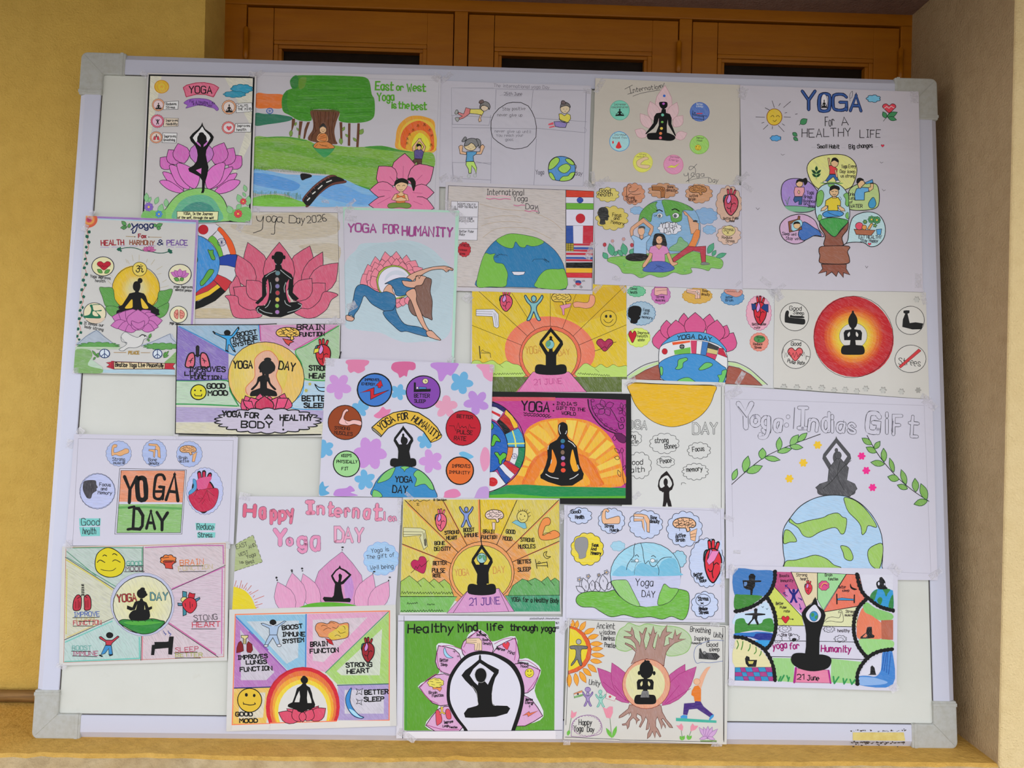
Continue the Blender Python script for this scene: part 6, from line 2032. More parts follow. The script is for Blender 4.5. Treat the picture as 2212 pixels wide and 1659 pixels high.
poster('poster', 'black bordered poster with magenta sky, orange rays and black chakra figure beside flag ring', 4, 'd8d6da', 'c8c6ca', (1040, 835, K17), """
Q 0 65 2022 98 2035 1600 60 1575
N black_border
P 161616 - 0 -40 40 2060 80 2060 1640 -40 1600
N magenta_sky
H 20 .25
P b83c88 - 0 60 138 1400 158 1955 182 1950 1510 60 1510
P c8505c - 0 60 138 1000 145 1000 190 60 200
P a02c84 - 0 1440 175 1950 185 1950 640 1700 600 1500 420
N orange_rays
H 70 .35
S e88c24 - 0 380 1340 440 1240 560 1060 580 640 760 480 1000 430 1250 430 1480 480 1700 640 1830 860 1900 1080 1890 1350 1000 1350
H 80 .3
P e8b840 - 0 640 590 760 520 990 680 900 780
P ecb83c - 0 590 650 640 620 860 820 780 870
P ecc048 - 0 590 720 740 930 680 1000 590 930
P ecbc40 - 0 600 990 680 1020 640 1080 560 1060
P e8b438 - 0 540 1090 620 1100 590 1220 480 1200
P e8a838 - 0 780 490 880 470 1000 690 960 720
P ecb438 - 0 900 470 1030 450 1030 560 1020 660
P ecc450 - 0 1140 450 1290 460 1230 720 1180 680
P e8b440 - 0 1310 470 1420 500 1290 800 1240 760
P ecb840 - 0 1470 520 1570 570 1370 870 1310 820
P ecb438 - 0 1600 600 1680 690 1460 900 1400 880
P ecc048 - 0 1700 720 1790 780 1540 980 1450 960
P e8a82c - 0 1800 830 1840 900 1600 1060 1540 1010
P ecc048 - 0 1850 940 1880 1040 1600 1140 1560 1080
P e8b440 - 0 1880 1100 1890 1180 1620 1240 1600 1180
P e8982c - 0 1890 1220 1890 1330 1630 1320 1620 1250
H 60 .35
S dc6c18 - 0 570 1345 600 1180 680 1010 800 910 900 870 1320 910 1440 970 1540 1080 1600 1220 1620 1345 1000 1360
S e07c24 - 0 600 1345 640 1180 720 1040 860 930 1320 930 1460 1040 1540 1160 1580 1345 1000 1360
S e8a028 - 0 760 1345 780 1200 860 1110 1280 1120 1420 1200 1420 1345
N flag_ring
H 20 .25
S 1c5cb0 101820 10 40 480 150 470 240 540 310 640 350 760 355 880 320 1000 250 1090 150 1150 40 1170
S 58b430 101820 9 160 655 200 660 250 720 250 750 200 740 170 800 130 800 140 730
S 58b430 101820 9 175 900 220 890 250 930 290 895 335 910 330 960 280 1000 270 1050 240 1040 230 980
S 58b430 101820 8 60 470 130 480 165 530 140 580 60 610
P 201c5c 101020 5 60 200 160 205 260 250 330 310 300 345 200 280 60 255
P d4d4dc 101020 4 60 255 200 280 300 345 250 420 205 470 60 400
P c8242c - 0 60 325 145 325 260 380 250 415 140 355 60 350
P e8b428 101020 5 330 310 420 400 490 510 495 550 440 570 380 440 310 370
P b82820 101020 5 310 370 380 440 440 570 400 600 330 520 240 440
P 0c0c0c - 0 240 440 330 520 400 600 320 645 270 560 205 480
P 3c94c0 101020 6 320 645 500 560 550 640 580 740 585 820 360 815 350 740
K d8d85c 17 420 600 455 720 455 720 465 815 360 775 585 768
P dc7c2c 101020 5 358 820 430 825 420 920 380 1015 325 1000 350 900
P d8d4d8 101020 5 430 825 500 825 500 920 450 1060 380 1015 420 920
P 187c50 101020 5 500 825 590 825 580 960 520 1110 450 1060 500 920
O - 3c3878 6 446 942 34 34
K 3c3878 4 412 942 480 942 446 908 446 976 424 920 468 964
P c0242c 101020 5 325 1005 520 1110 450 1190 380 1130 290 1040
P d4d4dc 101020 4 290 1040 380 1130 450 1190 390 1250 320 1180 240 1080
P 1c4c9c 101020 5 240 1080 320 1180 395 1250 330 1320 260 1220 210 1110
P d8d6dc 101020 6 60 1160 200 1150 330 1320 200 1400 60 1430
O c41820 - 0 150 1290 68 62
C 101020 10 60 200 200 225 330 300 440 420 520 530 580 700 590 860 570 1000 500 1150 400 1270 250 1370 60 1440
N green_ground
H 2 .15
P 1c8448 - 0 340 1335 600 1325 1000 1350 1950 1370 1950 1510 60 1510 60 1450 200 1400
P 58a828 - 0 60 1470 400 1450 900 1490 1950 1480 1950 1510 60 1510
N black_figure
H 0 0
S 0c0c0c - 0 1035 560 1045 510 1100 480 1155 510 1168 570 1160 640 1130 690 1080 690 1045 640
P 0c0c0c - 0 1065 650 1150 650 1180 710 1240 750 1290 810 1310 940 1330 1060 1370 1150 1385 1180 1370 1250 1230 1340 1080 1345 900 1290 800 1240 795 1200 830 1160 870 1060 895 960 890 830 930 770 1020 720
S e08428 - 0 955 850 990 920 1020 1020 1000 1100 970 1165 900 1140 930 1060 950 960
S e8a028 - 0 1230 850 1260 940 1290 1060 1310 1130 1250 1150 1215 1080 1200 1000
K ccc 9 908 800 898 850 950 990 938 1040 1300 1060 1320 1115
C ccc 10 1060 520 1050 580 1070 640
C ccc 11 1175 735 1230 770 1268 815
C ccc 10 1150 600 1145 625 1135 640
C ccc 11 870 1185 940 1225 1040 1245
C ccc 10 1310 1185 1250 1230 1195 1252
O 34748c - 0 1100 738 30 28
O 2c4cac - 0 1097 812 26 30
O 786050 - 0 1098 890 26 30
O 9080bc - 0 1103 968 28 28
O d0384c - 0 1105 1050 30 30
O e04c30 - 0 1106 1132 32 30
N lettering
T 180818 20 545 325 915 340 125 YOGA
Z - 180818 9 570 350 920 380 -20 9
Z - 180818 9 575 380 935 405 -18 9
O 180818 - 0 975 242 11 11
O 180818 - 0 975 328 11 11
T 180818 9 1010 248 1290 258 42 INDIA'S
T 180818 9 1015 308 1405 335 40 GIFT TO THE
T 180818 9 1085 378 1275 392 42 WORLD
N henna_pattern
C 240824 16 1440 175 1460 300 1530 430 1640 550 1800 630 1900 640
C 240824 8 1480 175 1500 300 1570 420 1680 530 1830 610
E - 240824 6 1660 280 1620 175 70 1660 290 1545 250 70 1680 270 1790 230 80 1680 300 1735 395 80 1660 300 1590 375 80
E - 240824 5 1910 320 1840 290 40 1910 320 1860 370 40 1910 320 1945 400 40 1905 310 1890 220 44 1910 310 1950 240 40
O - 240824 5 1505 190 22 20
O - 240824 5 1520 285 20 20
O - 240824 5 1556 380 20 18
O - 240824 5 1615 452 18 18
O - 240824 5 1680 520 22 20
O - 240824 5 1752 570 18 16
O - 240824 5 1826 594 16 16
C 240824 8 1740 290 1800 380 1850 470 1930 480 1920 420 1880 430 1900 470
C 240824 10 1850 490 1870 570 1920 560 1910 510 1880 530
S 601850 240824 7 1800 640 1870 630 1950 680 1940 760 1860 740
C 240824 6 1800 660 1775 700 1800 730 1830 700
E - 240824 6 1870 900 1800 835 40 1900 900 1900 830 40 1870 970 1800 960 50 1915 1130 1945 1065 30 1880 1220 1845 1130 40
C 240824 6 1940 1330 1910 1200 1915 1000 1900 900
""", ())
K18 = 240 / 1327
poster('poster', 'upright white poster with large yellow half disc and outlined thought clouds, left edge covered', 1, 'e2e2de', 'd1d1ce', (1345, 810, K18), """
Q -10 50 1225 90 1218 1640 -10 1580
N half_disc
H 3 .35
S e0b01c 2c2410 6 70 98 400 104 800 118 1104 128 1090 230 1040 360 940 480 800 570 640 616 520 612 380 565 260 480 160 370 100 240
P e0b01c - 0 70 98 1104 128 1050 200 100 180
L 141414 6 70 98 1180 130 1178 1585
N lettering
H 0 0
U 222 24 cfcfcc 12 -30 640 20 645 100 Y
U 222 22 cfcfcc 11 60 640 120 640 92 O
U 222 22 cfcfcc 11 150 642 285 646 94 GA
U 222 24 cfcfcc 13 840 706 1130 706 128 DAY
N thought_cloud
B - 222 5 130 760 98 86 8 .12
T 1c1c1c 7 50 752 155 752 46 rong
T 1c1c1c 7 50 820 185 818 52 uscle
B - 222 5 498 818 176 122 12 .1
T 1c1c1c 8 385 810 545 806 60 strong
T 1c1c1c 8 505 884 645 874 56 Bones
B - 222 5 200 1080 145 160 12 .1
T 1c1c1c 8 60 1072 240 1070 62 Good
T 1c1c1c 8 50 1166 260 1156 62 ealth
B - 222 5 514 1040 108 68 8 .12
T 1c1c1c 8 450 1058 585 1044 54 Peace
B - 222 5 912 902 138 98 11 .12
T 1c1c1c 8 835 916 975 904 56 Focus
B - 222 5 868 1155 156 100 13 .12
T 1c1c1c 8 765 1158 955 1142 54 memory
L 222 5 702 1312 704 1290 730 1286 755 1298
N standing_figure
P 1c1414 - 0 526 1145 560 1190 600 1250 612 1310 590 1370 555 1390 560 1470 575 1510 588 1572 545 1572 528 1520 512 1572 476 1570 486 1500 490 1400 440 1380 420 1330 430 1260 460 1200 500 1165
S cfcfcc - 0 524 1200 560 1230 590 1300 560 1345 520 1320 460 1350 440 1300 460 1240
O 1c1414 - 0 514 1280 26 46
P 1c1414 - 0 500 1310 530 1310 560 1350 560 1400 470 1400 460 1350 500 1340
""", (170, 1440, 110, 60, -45, 1150, 120, 100, 40, 0, 90, 90, 160, 50, -30))
K19 = 470 / 1772
poster('poster', 'large sheet with outlined title, pencil figure on globe and two green leaf sprays', 4, 'dad7e4', 'c6c4d2', (1560, 825, K19), """
Q 22 30 1712 145 1755 1615 30 1600
N pencil_frame
K a4a2b0 3 62 138 1645 192 62 138 90 1260 1645 192 1700 1560 70 382 1760 466 1200 1540 1700 1560
N lettering
U 34343c 46 c3c1cf 38 140 372 250 372 195 Y
U 34343c 34 c3c1cf 26 240 355 300 358 110 o
U 34343c 34 c3c1cf 26 330 375 385 375 120 g
C 444450 34 378 290 375 400 350 450 310 450 312 425
C c3c1cf 28 378 290 375 400 350 450 310 450 312 425
U 34343c 34 c3c1cf 26 425 390 475 395 130 a
O c3c1cf 444450 3 537 284 16 16
O c3c1cf 444450 3 524 352 18 18
U 34343c 34 c3c1cf 26 590 375 690 378 165 I
U 34343c 32 c3c1cf 24 705 395 770 400 130 n
U 34343c 30 c3c1cf 22 818 398 870 400 150 d
U 34343c 30 c3c1cf 22 895 402 897 402 130 i
U 34343c 26 c3c1cf 18 935 400 990 405 110 a
U 34343c 26 c3c1cf 18 1025 405 1080 410 108 s
L 444450 3 990 310 986 330 994 330
U 34343c 42 c3c1cf 34 1180 400 1270 410 150 G
U 34343c 30 c3c1cf 22 1340 415 1342 415 160 i
U 34343c 30 c3c1cf 22 1395 420 1460 420 150 F
U 34343c 30 c3c1cf 22 1520 432 1590 438 160 t
K 6a6874 7 1385 300 1388 410 1392 320 1380 400 130 200 200 290 590 210 580 380
N leaf_spray
H 60 .4
C 241c18 6 78 835 200 725 350 610 520 530 690 465 800 425
E 7cb45c 1c4c2c 5 85 800 122 708 44 180 735 212 603 62 200 738 328 685 64 325 630 330 538 62 345 615 472 636 44 460 560 468 450 50 450 572 566 545 44 555 515 622 430 56 550 525 658 535 46 615 485 692 415 46
C 241c18 6 1180 436 1250 560 1330 670 1440 790 1560 890 1684 972
E 78a850 1c4c2c 5 1218 510 1138 458 46 1240 545 1286 484 42 1255 575 1172 532 48 1320 650 1314 540 48 1322 670 1210 655 50 1398 735 1364 620 38 1440 795 1348 772 56 1498 835 1458 714 46 1510 870 1426 840 44 1578 895 1570 785 54 1665 960 1618 828 60 1672 968 1562 996 56
N punched_flower
H 0 0
F e0b830 - 0 778 514 36 6 661 659 36 6 547 788 36 6
F e82c88 - 0 1136 604 34 6 1174 722 34 6 1225 860 34 6
N pencil_figure
H 60 .35
M up 930 925 355 455 0 4c4c50 c6c4d2
O 4c4c50 222 3 946 598 25 30
P 4c4c50 222 3 930 625 966 625 1030 700 1015 800 1080 830 1100 870 1040 935 810 915 760 860 800 830 860 810 870 700
C 222 4 1050 640 980 700 900 800 820 870
C 222 4 960 640 940 760 990 880
N globe
H 15 .6
S a4c4e0 14181c 6 494 1320 500 1200 560 1100 640 1010 760 945 900 922 1030 938 1140 1000 1230 1100 1290 1220 1308 1340 1300 1500 1260 1560 560 1560 510 1450
H 60 .45
S 94bc5c 14181c 5 556 1115 610 1155 700 1130 820 1105 870 1080 940 1068 980 1100 1014 1120 1000 1220 968 1238 920 1186 800 1220 720 1265 660 1250 620 1190 556 1148 545 1140
S 94bc5c 14181c 5 998 940 1090 970 1180 1050 1260 1180 1190 1170 1170 1220 1140 1244 1130 1180 1100 1130 1030 1060 1000 990
S 94bc5c 14181c 5 510 1210 560 1220 608 1296 550 1305 500 1314
S 94bc5c 14181c 5 966 1335 1030 1350 1066 1420 1050 1456 1000 1440 985 1390
S 94bc5c 14181c 5 1302 1318 1240 1330 1190 1370 1190 1440 1220 1500 1280 1520 1308 1400
S 94bc5c 14181c 5 515 1465 600 1450 680 1430 760 1410 850 1440 910 1490 970 1515 900 1560 540 1560
""", (90, 90, 150, 70, -30, 1690, 180, 130, 60, 35, 1740, 1560, 120, 50, -35, 120, 1385, 60, 30, 0, 55, 1110, 90, 40, 20))
K20 = 390 / 2212
poster('poster', 'pale poster with orange and green title square in the middle and five organ bubbles', 2, 'd9d6e4', 'c7c6d4', (140, 925, K20), """
Q 118 70 2122 110 2068 1420 10 1440
N pencil_frame
K 8c8a98 4 165 128 2065 150 165 128 95 1440 2065 150 2010 1420
N title_square
H 10 .65
P d88c68 - 0 684 518 1472 520 1440 910 665 900
H 4 .65
P 84b46c - 0 660 930 1438 930 1420 1280 640 1280
C 5c9c54 26 665 975 900 965 1420 985
H 0 0
K 222430 5 672 494 1490 510 1490 510 1434 1298 1434 1298 612 1298 612 1298 672 494 690 518 1472 520 1472 520 1418 1280 690 518 636 1282 636 1282 1420 1280
T 0e0e0e 38 715 900 870 905 320 Y
T 0e0e0e 54 900 875 1000 870 262 O
T 0e0e0e 34 1085 870 1200 880 290 G
L 0e0e0e 34 1110 775 1200 775
T 0e0e0e 38 1240 880 1390 895 320 A
T 0e0e0e 36 835 1230 950 1236 250 D
L 0e0e0e 30 785 975 850 960
L 0e0e0e 30 770 1240 850 1228
T 0e0e0e 34 1000 1235 1105 1240 215 A
T 0e0e0e 36 1125 1240 1260 1245 215 Y
N organ_bubble
H 3 .6
B a4b4dc 4c5068 4 660 310 156 156 18 .04
B a4b4dc 4c5068 4 1098 305 150 164 18 .04
B a4b4dc 4c5068 4 1526 318 158 158 18 .04
B b4bce0 4c5068 4 1715 770 225 288 26 .03
B b4bce0 4c5068 5 400 772 218 218 26 .02
H 0 0
O - 4c5068 4 400 772 212 210
H 40 .2
S d8a470 4c3424 4 575 335 575 240 600 200 640 205 630 235 605 240 605 300 690 275 740 250 780 260 780 300 730 320 680 340 620 325
P d8a470 4c3424 4 1028 188 1130 195 1165 240 1172 365 1140 350 1138 270 1110 260 1100 360 1085 350 1085 290 1028 275 1030 260 1105 262 1115 220 1028 212
M brain 1510 270 210 140 0 d8a470 4c3424
P d8a470 4c3424 4 1570 320 1620 290 1590 410 1560 410
H 0 0
T 30303c 6 585 400 735 400 42 Strong
T 30303c 6 595 440 735 440 34 muscle
T 30303c 6 1025 405 1125 405 38 Bone
T 30303c 6 1030 445 1155 445 34 density
T 30303c 6 1400 378 1500 378 36 Brain
T 30303c 6 1402 418 1520 418 36 active
H 80 .3
S 3c3a40 3c3a40 3 225 690 250 645 370 640 385 690 402 725 385 740 388 765 340 800 320 855 290 860 262 840 225 760
H 0 0
T 30303c 7 425 706 560 712 40 Focus
T 30303c 7 445 758 515 760 36 and
T 30303c 7 405 805 575 815 38 Memory
H 50 .2
M organ 1690 800 370 470 0 b82448
S b82448 50101c 5 1525 815 1620 760 1740 745 1870 740 1875 850 1820 970 1700 1025 1600 990 1530 890
S cc5484 - 0 1615 640 1700 600 1800 600 1760 680 1730 740 1620 740
S 4c94c4 28405c 4 1575 620 1610 650 1610 750 1530 815 1520 780 1580 720 1570 670
K 50101c 4 1740 760 1690 860 1690 860 1630 860 1690 860 1640 920 1740 760 1830 830 1740 760 1775 890 1720 870 1680 930 1620 760 1590 830
N lettering
H 0 .4
P 74c0bc - 0 175 1105 440 1105 435 1190 180 1200
P 74c0bc - 0 175 1210 430 1210 430 1320 200 1325
P 74c0bc - 0 1600 1160 1845 1165 1835 1250 1610 1250
P 74c0bc - 0 1620 1280 1845 1275 1840 1340 1625 1345
H 0 0
T 2c3438 8 205 1190 425 1190 84 Good
T 2c3438 8 220 1295 380 1300 76 health
T 2c3438 8 1620 1240 1825 1245 72 Reduce
T 2c3438 8 1635 1335 1805 1335 56 Stress
""", (190, 40, 90, 90, 40, 60, 190, 80, 110, 10, 50, 1410, 90, 80, 0, 2050, 90, 120, 50, 10))
K21 = 390 / 2212
poster('poster', 'poster with pink bubble lettering, pale lotus holding black figure and yellow corner sun', 3, 'dad7e2', 'ccc9d6', (490, 1055, K21), """
Q 148 95 2145 115 2065 1470 65 1500
N bubble_lettering
H 30 .35
U 70506c 52 d06480 41 215 340 340 345 130 H
U 70506c 48 d4708c 37 410 355 465 355 170 a
U 70506c 48 d4708c 37 545 370 600 370 150 p
U 70506c 48 d4708c 37 645 380 715 380 140 p
U 70506c 44 d4708c 33 770 380 840 360 150 y
U 70506c 58 dc88a4 47 955 300 1065 300 130 I
U 70506c 42 dc88a4 31 1115 315 1185 315 130 n
U 70506c 44 dc88a4 33 1250 330 1300 330 150 t
U 70506c 40 dc88a4 29 1330 340 1400 340 130 e
U 70506c 42 dc88a4 31 1455 340 1500 340 130 r
U 70506c 40 dc88a4 29 1550 355 1610 360 150 n
U 70506c 40 dc88a4 29 1680 360 1740 365 160 a
U 70506c 48 dc88a4 37 1810 380 1890 380 180 t
U 70506c 30 dc94b0 20 1925 385 1932 385 90 i
U 70506c 28 dc94b0 18 1985 400 2020 400 74 o
U 70506c 26 dc94b0 16 2045 400 2075 390 70 n
U 70506c 58 d88cb0 47 590 690 720 690 180 Y
U 70506c 42 d88cb0 31 745 690 800 690 110 o
U 70506c 48 d88cb0 37 880 720 970 720 170 g
U 70506c 46 d88cb0 35 1040 750 1130 750 230 a
U 70506c 40 dc9cb8 29 1330 650 1430 650 170 D
U 70506c 38 dc9cb8 27 1440 660 1540 660 160 A
U 70506c 38 dc9cb8 27 1575 655 1665 655 160 Y
N note
H 8 .5
P a4b07c - 0 95 690 320 575 435 900 90 1020
H 0 0
K 3c3c34 5 100 685 130 670 150 660 180 645 200 635 230 618 250 608 280 592 300 582 318 574 325 580 335 610 345 635 355 665 365 690 375 720 385 750 395 780 405 810 415 840 425 870 436 895 430 905 400 915 380 922 350 932 330 938 300 948 280 955 250 962 230 970 200 980 180 986 150 996 130 1002 100 1012
T 44443c 6 120 745 255 700 50 EAST
T 44443c 6 275 740 355 705 38 AND
T 44443c 6 150 835 265 795 38 WEST
T 44443c 6 245 860 355 825 44 Yoga
T 44443c 6 155 925 205 912 34 is
T 44443c 6 240 935 340 905 42 Best
N thought_cloud
H 12 .6
B 9cc0e4 7c98d4 5 1890 860 215 205 12 .07
H 0 0
T 30303c 6 1770 790 1985 765 50 Yoga is
T 30303c 6 1715 865 2055 835 46 The gift of
T 30303c 6 1760 1000 2040 975 52 Well being
N lotus
H 75 .45
E cc88b4 3c3850 4 1340 1560 1412 775 600
E d898bc 3c3850 4 1110 1500 932 1045 230 880 1520 800 1035 260 800 1560 620 1145 250 1600 1520 1790 1050 240 1750 1520 1985 1135 230
E b884c4 - 0 1500 1420 1490 1000 120
O 141414 - 0 1418 722 16 10
O 141414 - 0 1414 754 8 7
O 141414 - 0 796 1004 14 12
O 141414 - 0 798 1022 12 7
O 141414 - 0 922 982 14 12
O 141414 - 0 926 1010 10 7
O 141414 - 0 608 1094 13 13
O 141414 - 0 616 1124 9 10
O 141414 - 0 1806 1020 16 10
O 141414 - 0 1790 1040 7 7
O 141414 - 0 1996 1090 14 10
O 141414 - 0 1982 1128 9 9
H 8 .2
S 58a428 - 0 880 1500 960 1430 1100 1400 1300 1395 1500 1415 1620 1450 1700 1500
N black_figure
H 0 0
P 0a0a0a - 0 1384 940 1400 975 1460 1000 1528 1058 1510 1080 1430 1170 1400 1180 1410 1260 1430 1350 1500 1342 1522 1360 1510 1395 1380 1390 1200 1388 1174 1350 1190 1328 1290 1335 1310 1310 1325 1170 1290 1110 1275 1070 1330 1000 1370 970
P cc88b4 - 0 1380 985 1440 1015 1495 1062 1410 1140 1360 1150 1330 1130 1300 1072 1340 1015
P 0a0a0a - 0 1368 1060 1385 1040 1412 1065 1408 1100 1395 1150 1360 1150 1372 1110
N corner_sun
H 20 .25
S d8c424 - 0 60 1230 140 1218 230 1260 300 1340 340 1430 348 1500 60 1510
K c05c40 6 95 1200 115 1130 125 1215 130 1190 155 1225 180 1130 185 1220 195 1180 205 1230 250 1160 230 1245 240 1215 250 1255 300 1190 270 1285 300 1265 285 1300 385 1245 320 1335 340 1310 335 1365 455 1318 345 1400 375 1390 350 1435 435 1412 355 1460 385 1455
""", (220, 100, 140, 90, 10, 2120, 160, 60, 90, 0, 2150, 130, 30, 60, 0))
# ================================================================ the posters, lower rows
K22 = 380 / 2212
poster('poster', 'sunburst poster with pale yellow rays, green hills and eight lettered icons around black figure', 5, 'd8d6d4', 'c9c7c6', (850, 1065, K22), """
Q 120 50 2090 70 2110 1520 78 1530
N yellow_rays
H 70 .75
P d0bc50 - 0 125 80 2085 85 2085 1290 88 1300
P d8b828 - 0 1090 85 1552 85 1350 600 1100 600
P d0a840 - 0 150 95 620 90 900 640 800 740
H 40 .8
G 1110 960 620 470 d89850 dc8c40 e08838
C e08848 24 1075 90 1085 560
C d89048 20 640 120 900 620
C d89448 22 180 140 780 720
C d89050 20 120 650 720 880
C d88c50 18 2070 110 1440 720
C d88c50 18 2070 620 1510 850
H 0 0
K 241810 8 145 92 815 748 620 90 925 660 1085 85 1098 600 1552 90 1298 650 2080 85 1412 745 2085 604 1498 866 108 640 730 888
K 55505a 3 105 70 88 1500 2085 80 2100 1500
N hills
H 60 .55
P 98b850 1c2c14 6 90 1115 200 1040 300 1120 380 1066 450 1130 510 1080 570 1130 640 1086 710 1150 760 1300 85 1300
P 60a058 1c2c14 6 1440 1290 1500 1165 1620 1080 1700 1105 1780 1070 1860 1115 1940 1052 1975 1105 2030 1068 2085 1110 2088 1290
P 74b058 - 0 85 1305 800 1305 680 1500 85 1500
P 3c9068 - 0 1400 1290 2088 1285 2095 1490 1520 1490
H 0 0
K 1c2c14 6 85 1303 800 1303 1405 1290 2088 1284 300 1120 350 1178 450 1130 515 1190 575 1130 630 1190 1680 1105 1740 1160 1850 1110 1905 1160 1975 1105 2025 1165
Z - 1c2c14 6 90 1265 750 1270 30 20
Z - 1c2c14 6 90 1495 630 1490 28 16
Z - 1c2c14 6 170 1400 310 1390 24 5
Z - 1c2c14 6 420 1410 520 1408 20 4
N sun_disc
H 60 .35
O dc9458 241810 7 1110 1000 408 388
O d0bc48 241810 6 1110 1010 372 355
H 0 0
T c07848 7 775 1040 950 1030 80 YOGA
T c07848 7 1255 1010 1400 1000 84 DAY
H 60 .5
P cc90bc 241820 6 925 1235 1325 1200 1520 1490 670 1510
H 0 0
K 241820 5 925 1240 750 1508 1325 1220 1450 1490
T 5c3480 11 955 1410 1340 1400 88 21 JUNE
N black_figure
M up 1110 1275 410 610 0 0c0c0c d0bc48
P 0c0c0c - 0 1000 900 1220 900 1195 1000 1200 1140 1045 1140 1055 1000
L 0c0c0c 10 1098 560 1108 640
O 94c0c0 101c24 8 1110 818 60 64
S 5c9c70 101c24 4 1070 790 1100 780 1110 810 1080 830
S 5c9c70 101c24 4 1120 780 1160 800 1150 850 1130 830
N heart
S b02454 501028 5 380 1010 300 980 240 940 220 880 260 840 310 850 330 805 380 800 412 840 412 920
L 401020 6 220 1005 260 970 280 920 300 950 330 900 350 930 400 890 435 850
T 14100c 10 500 905 668 900 44 BETTER
T 14100c 10 488 1000 648 1000 50 PULSE
T 14100c 10 498 1058 592 1060 42 ROTE
N knee_bones
P ccc89c 2c2820 5 125 435 340 440 400 470 428 670 380 710 330 560 350 530 125 550
K 2c2820 5 125 485 370 490 125 520 350 520 370 500 395 660 385 500 415 660
O 5c5848 - 0 400 620 16 50
T 14100c 10 518 652 645 650 42 BONE
T 14100c 10 515 725 720 720 46 DENSITY
N real_heart
M organ 590 350 200 260 0 d86078
T 14100c 10 645 520 820 510 40 STRONG
T 14100c 10 668 585 800 580 42 HEART
N blue_figure
M man 915 300 190 260 0 7c90c8 1c2440
T 14100c 10 880 488 1015 482 44 BOOST
T 14100c 10 885 555 1065 545 44 IMMUNE
N brain
M brain 1270 290 240 190 0 d8c0b8 2c2018
P d8c0b8 2c2018 5 1240 370 1280 370 1275 465 1248 460
T 14100c 9 1128 505 1265 510 44 BRAIN
T 14100c 9 1108 575 1300 575 40 FUNCTION
N smiling_child
P 78b0bc 2c3c48 4 1490 370 1540 340 1660 380 1675 440 1640 450
O d0c068 14100c 7 1622 298 70 74
C 14100c 5 1585 310 1600 340 1640 330
O 111 - 0 1602 268 7 8
O 111 - 0 1650 290 7 8
K 14100c 5 1580 240 1570 215 1600 228 1598 205 1625 222 1628 202 1650 225 1655 203 1670 235 1682 208 1690 260 1720 240 1700 300 1725 282
T 14100c 9 1415 505 1530 510 46 GOOD
T 14100c 9 1375 590 1490 600 46 MOOD
N arm
S e08848 3c1c0c 6 1820 480 1850 380 1890 320 1950 310 1975 350 1960 400 1920 410 1900 440 1880 530 1950 500 2020 470 2080 500 2080 550 1960 590 1850 580
C 3c1c0c 5 1870 530 1920 500 1980 510
T 14100c 9 1600 608 1768 612 44 STRONG
T 14100c 9 1572 700 1782 690 46 MUSCLES
N moon_and_bed
C 14100c 7 1930 735 1895 750 1890 790 1930 825 1975 800 1940 800 1915 780 1930 735
K 14100c 8 1785 835 1805 950 1930 865 1940 935 1795 890 1930 870 1800 915 1935 915
O - 14100c 6 1832 876 14 14
T 14100c 10 1565 890 1728 880 44 BETTES
T 14100c 10 1565 985 1728 978 46 SLEEP
N lettering
T 14100c 8 1485 1365 1600 1360 52 YOGA
T 14100c 8 1625 1370 2078 1380 56 for a Healthy Body
T 14141c 6 505 98 665 96 24 B Section
C 14141c 6 200 104 240 88 270 104 300 84 330 108 380 90 420 100 458 84
T 14141c 5 275 155 325 155 24 I
""", (80, 250, 40, 300, 0, 2120, 280, 50, 120, -20))
K23 = 380 / 2212
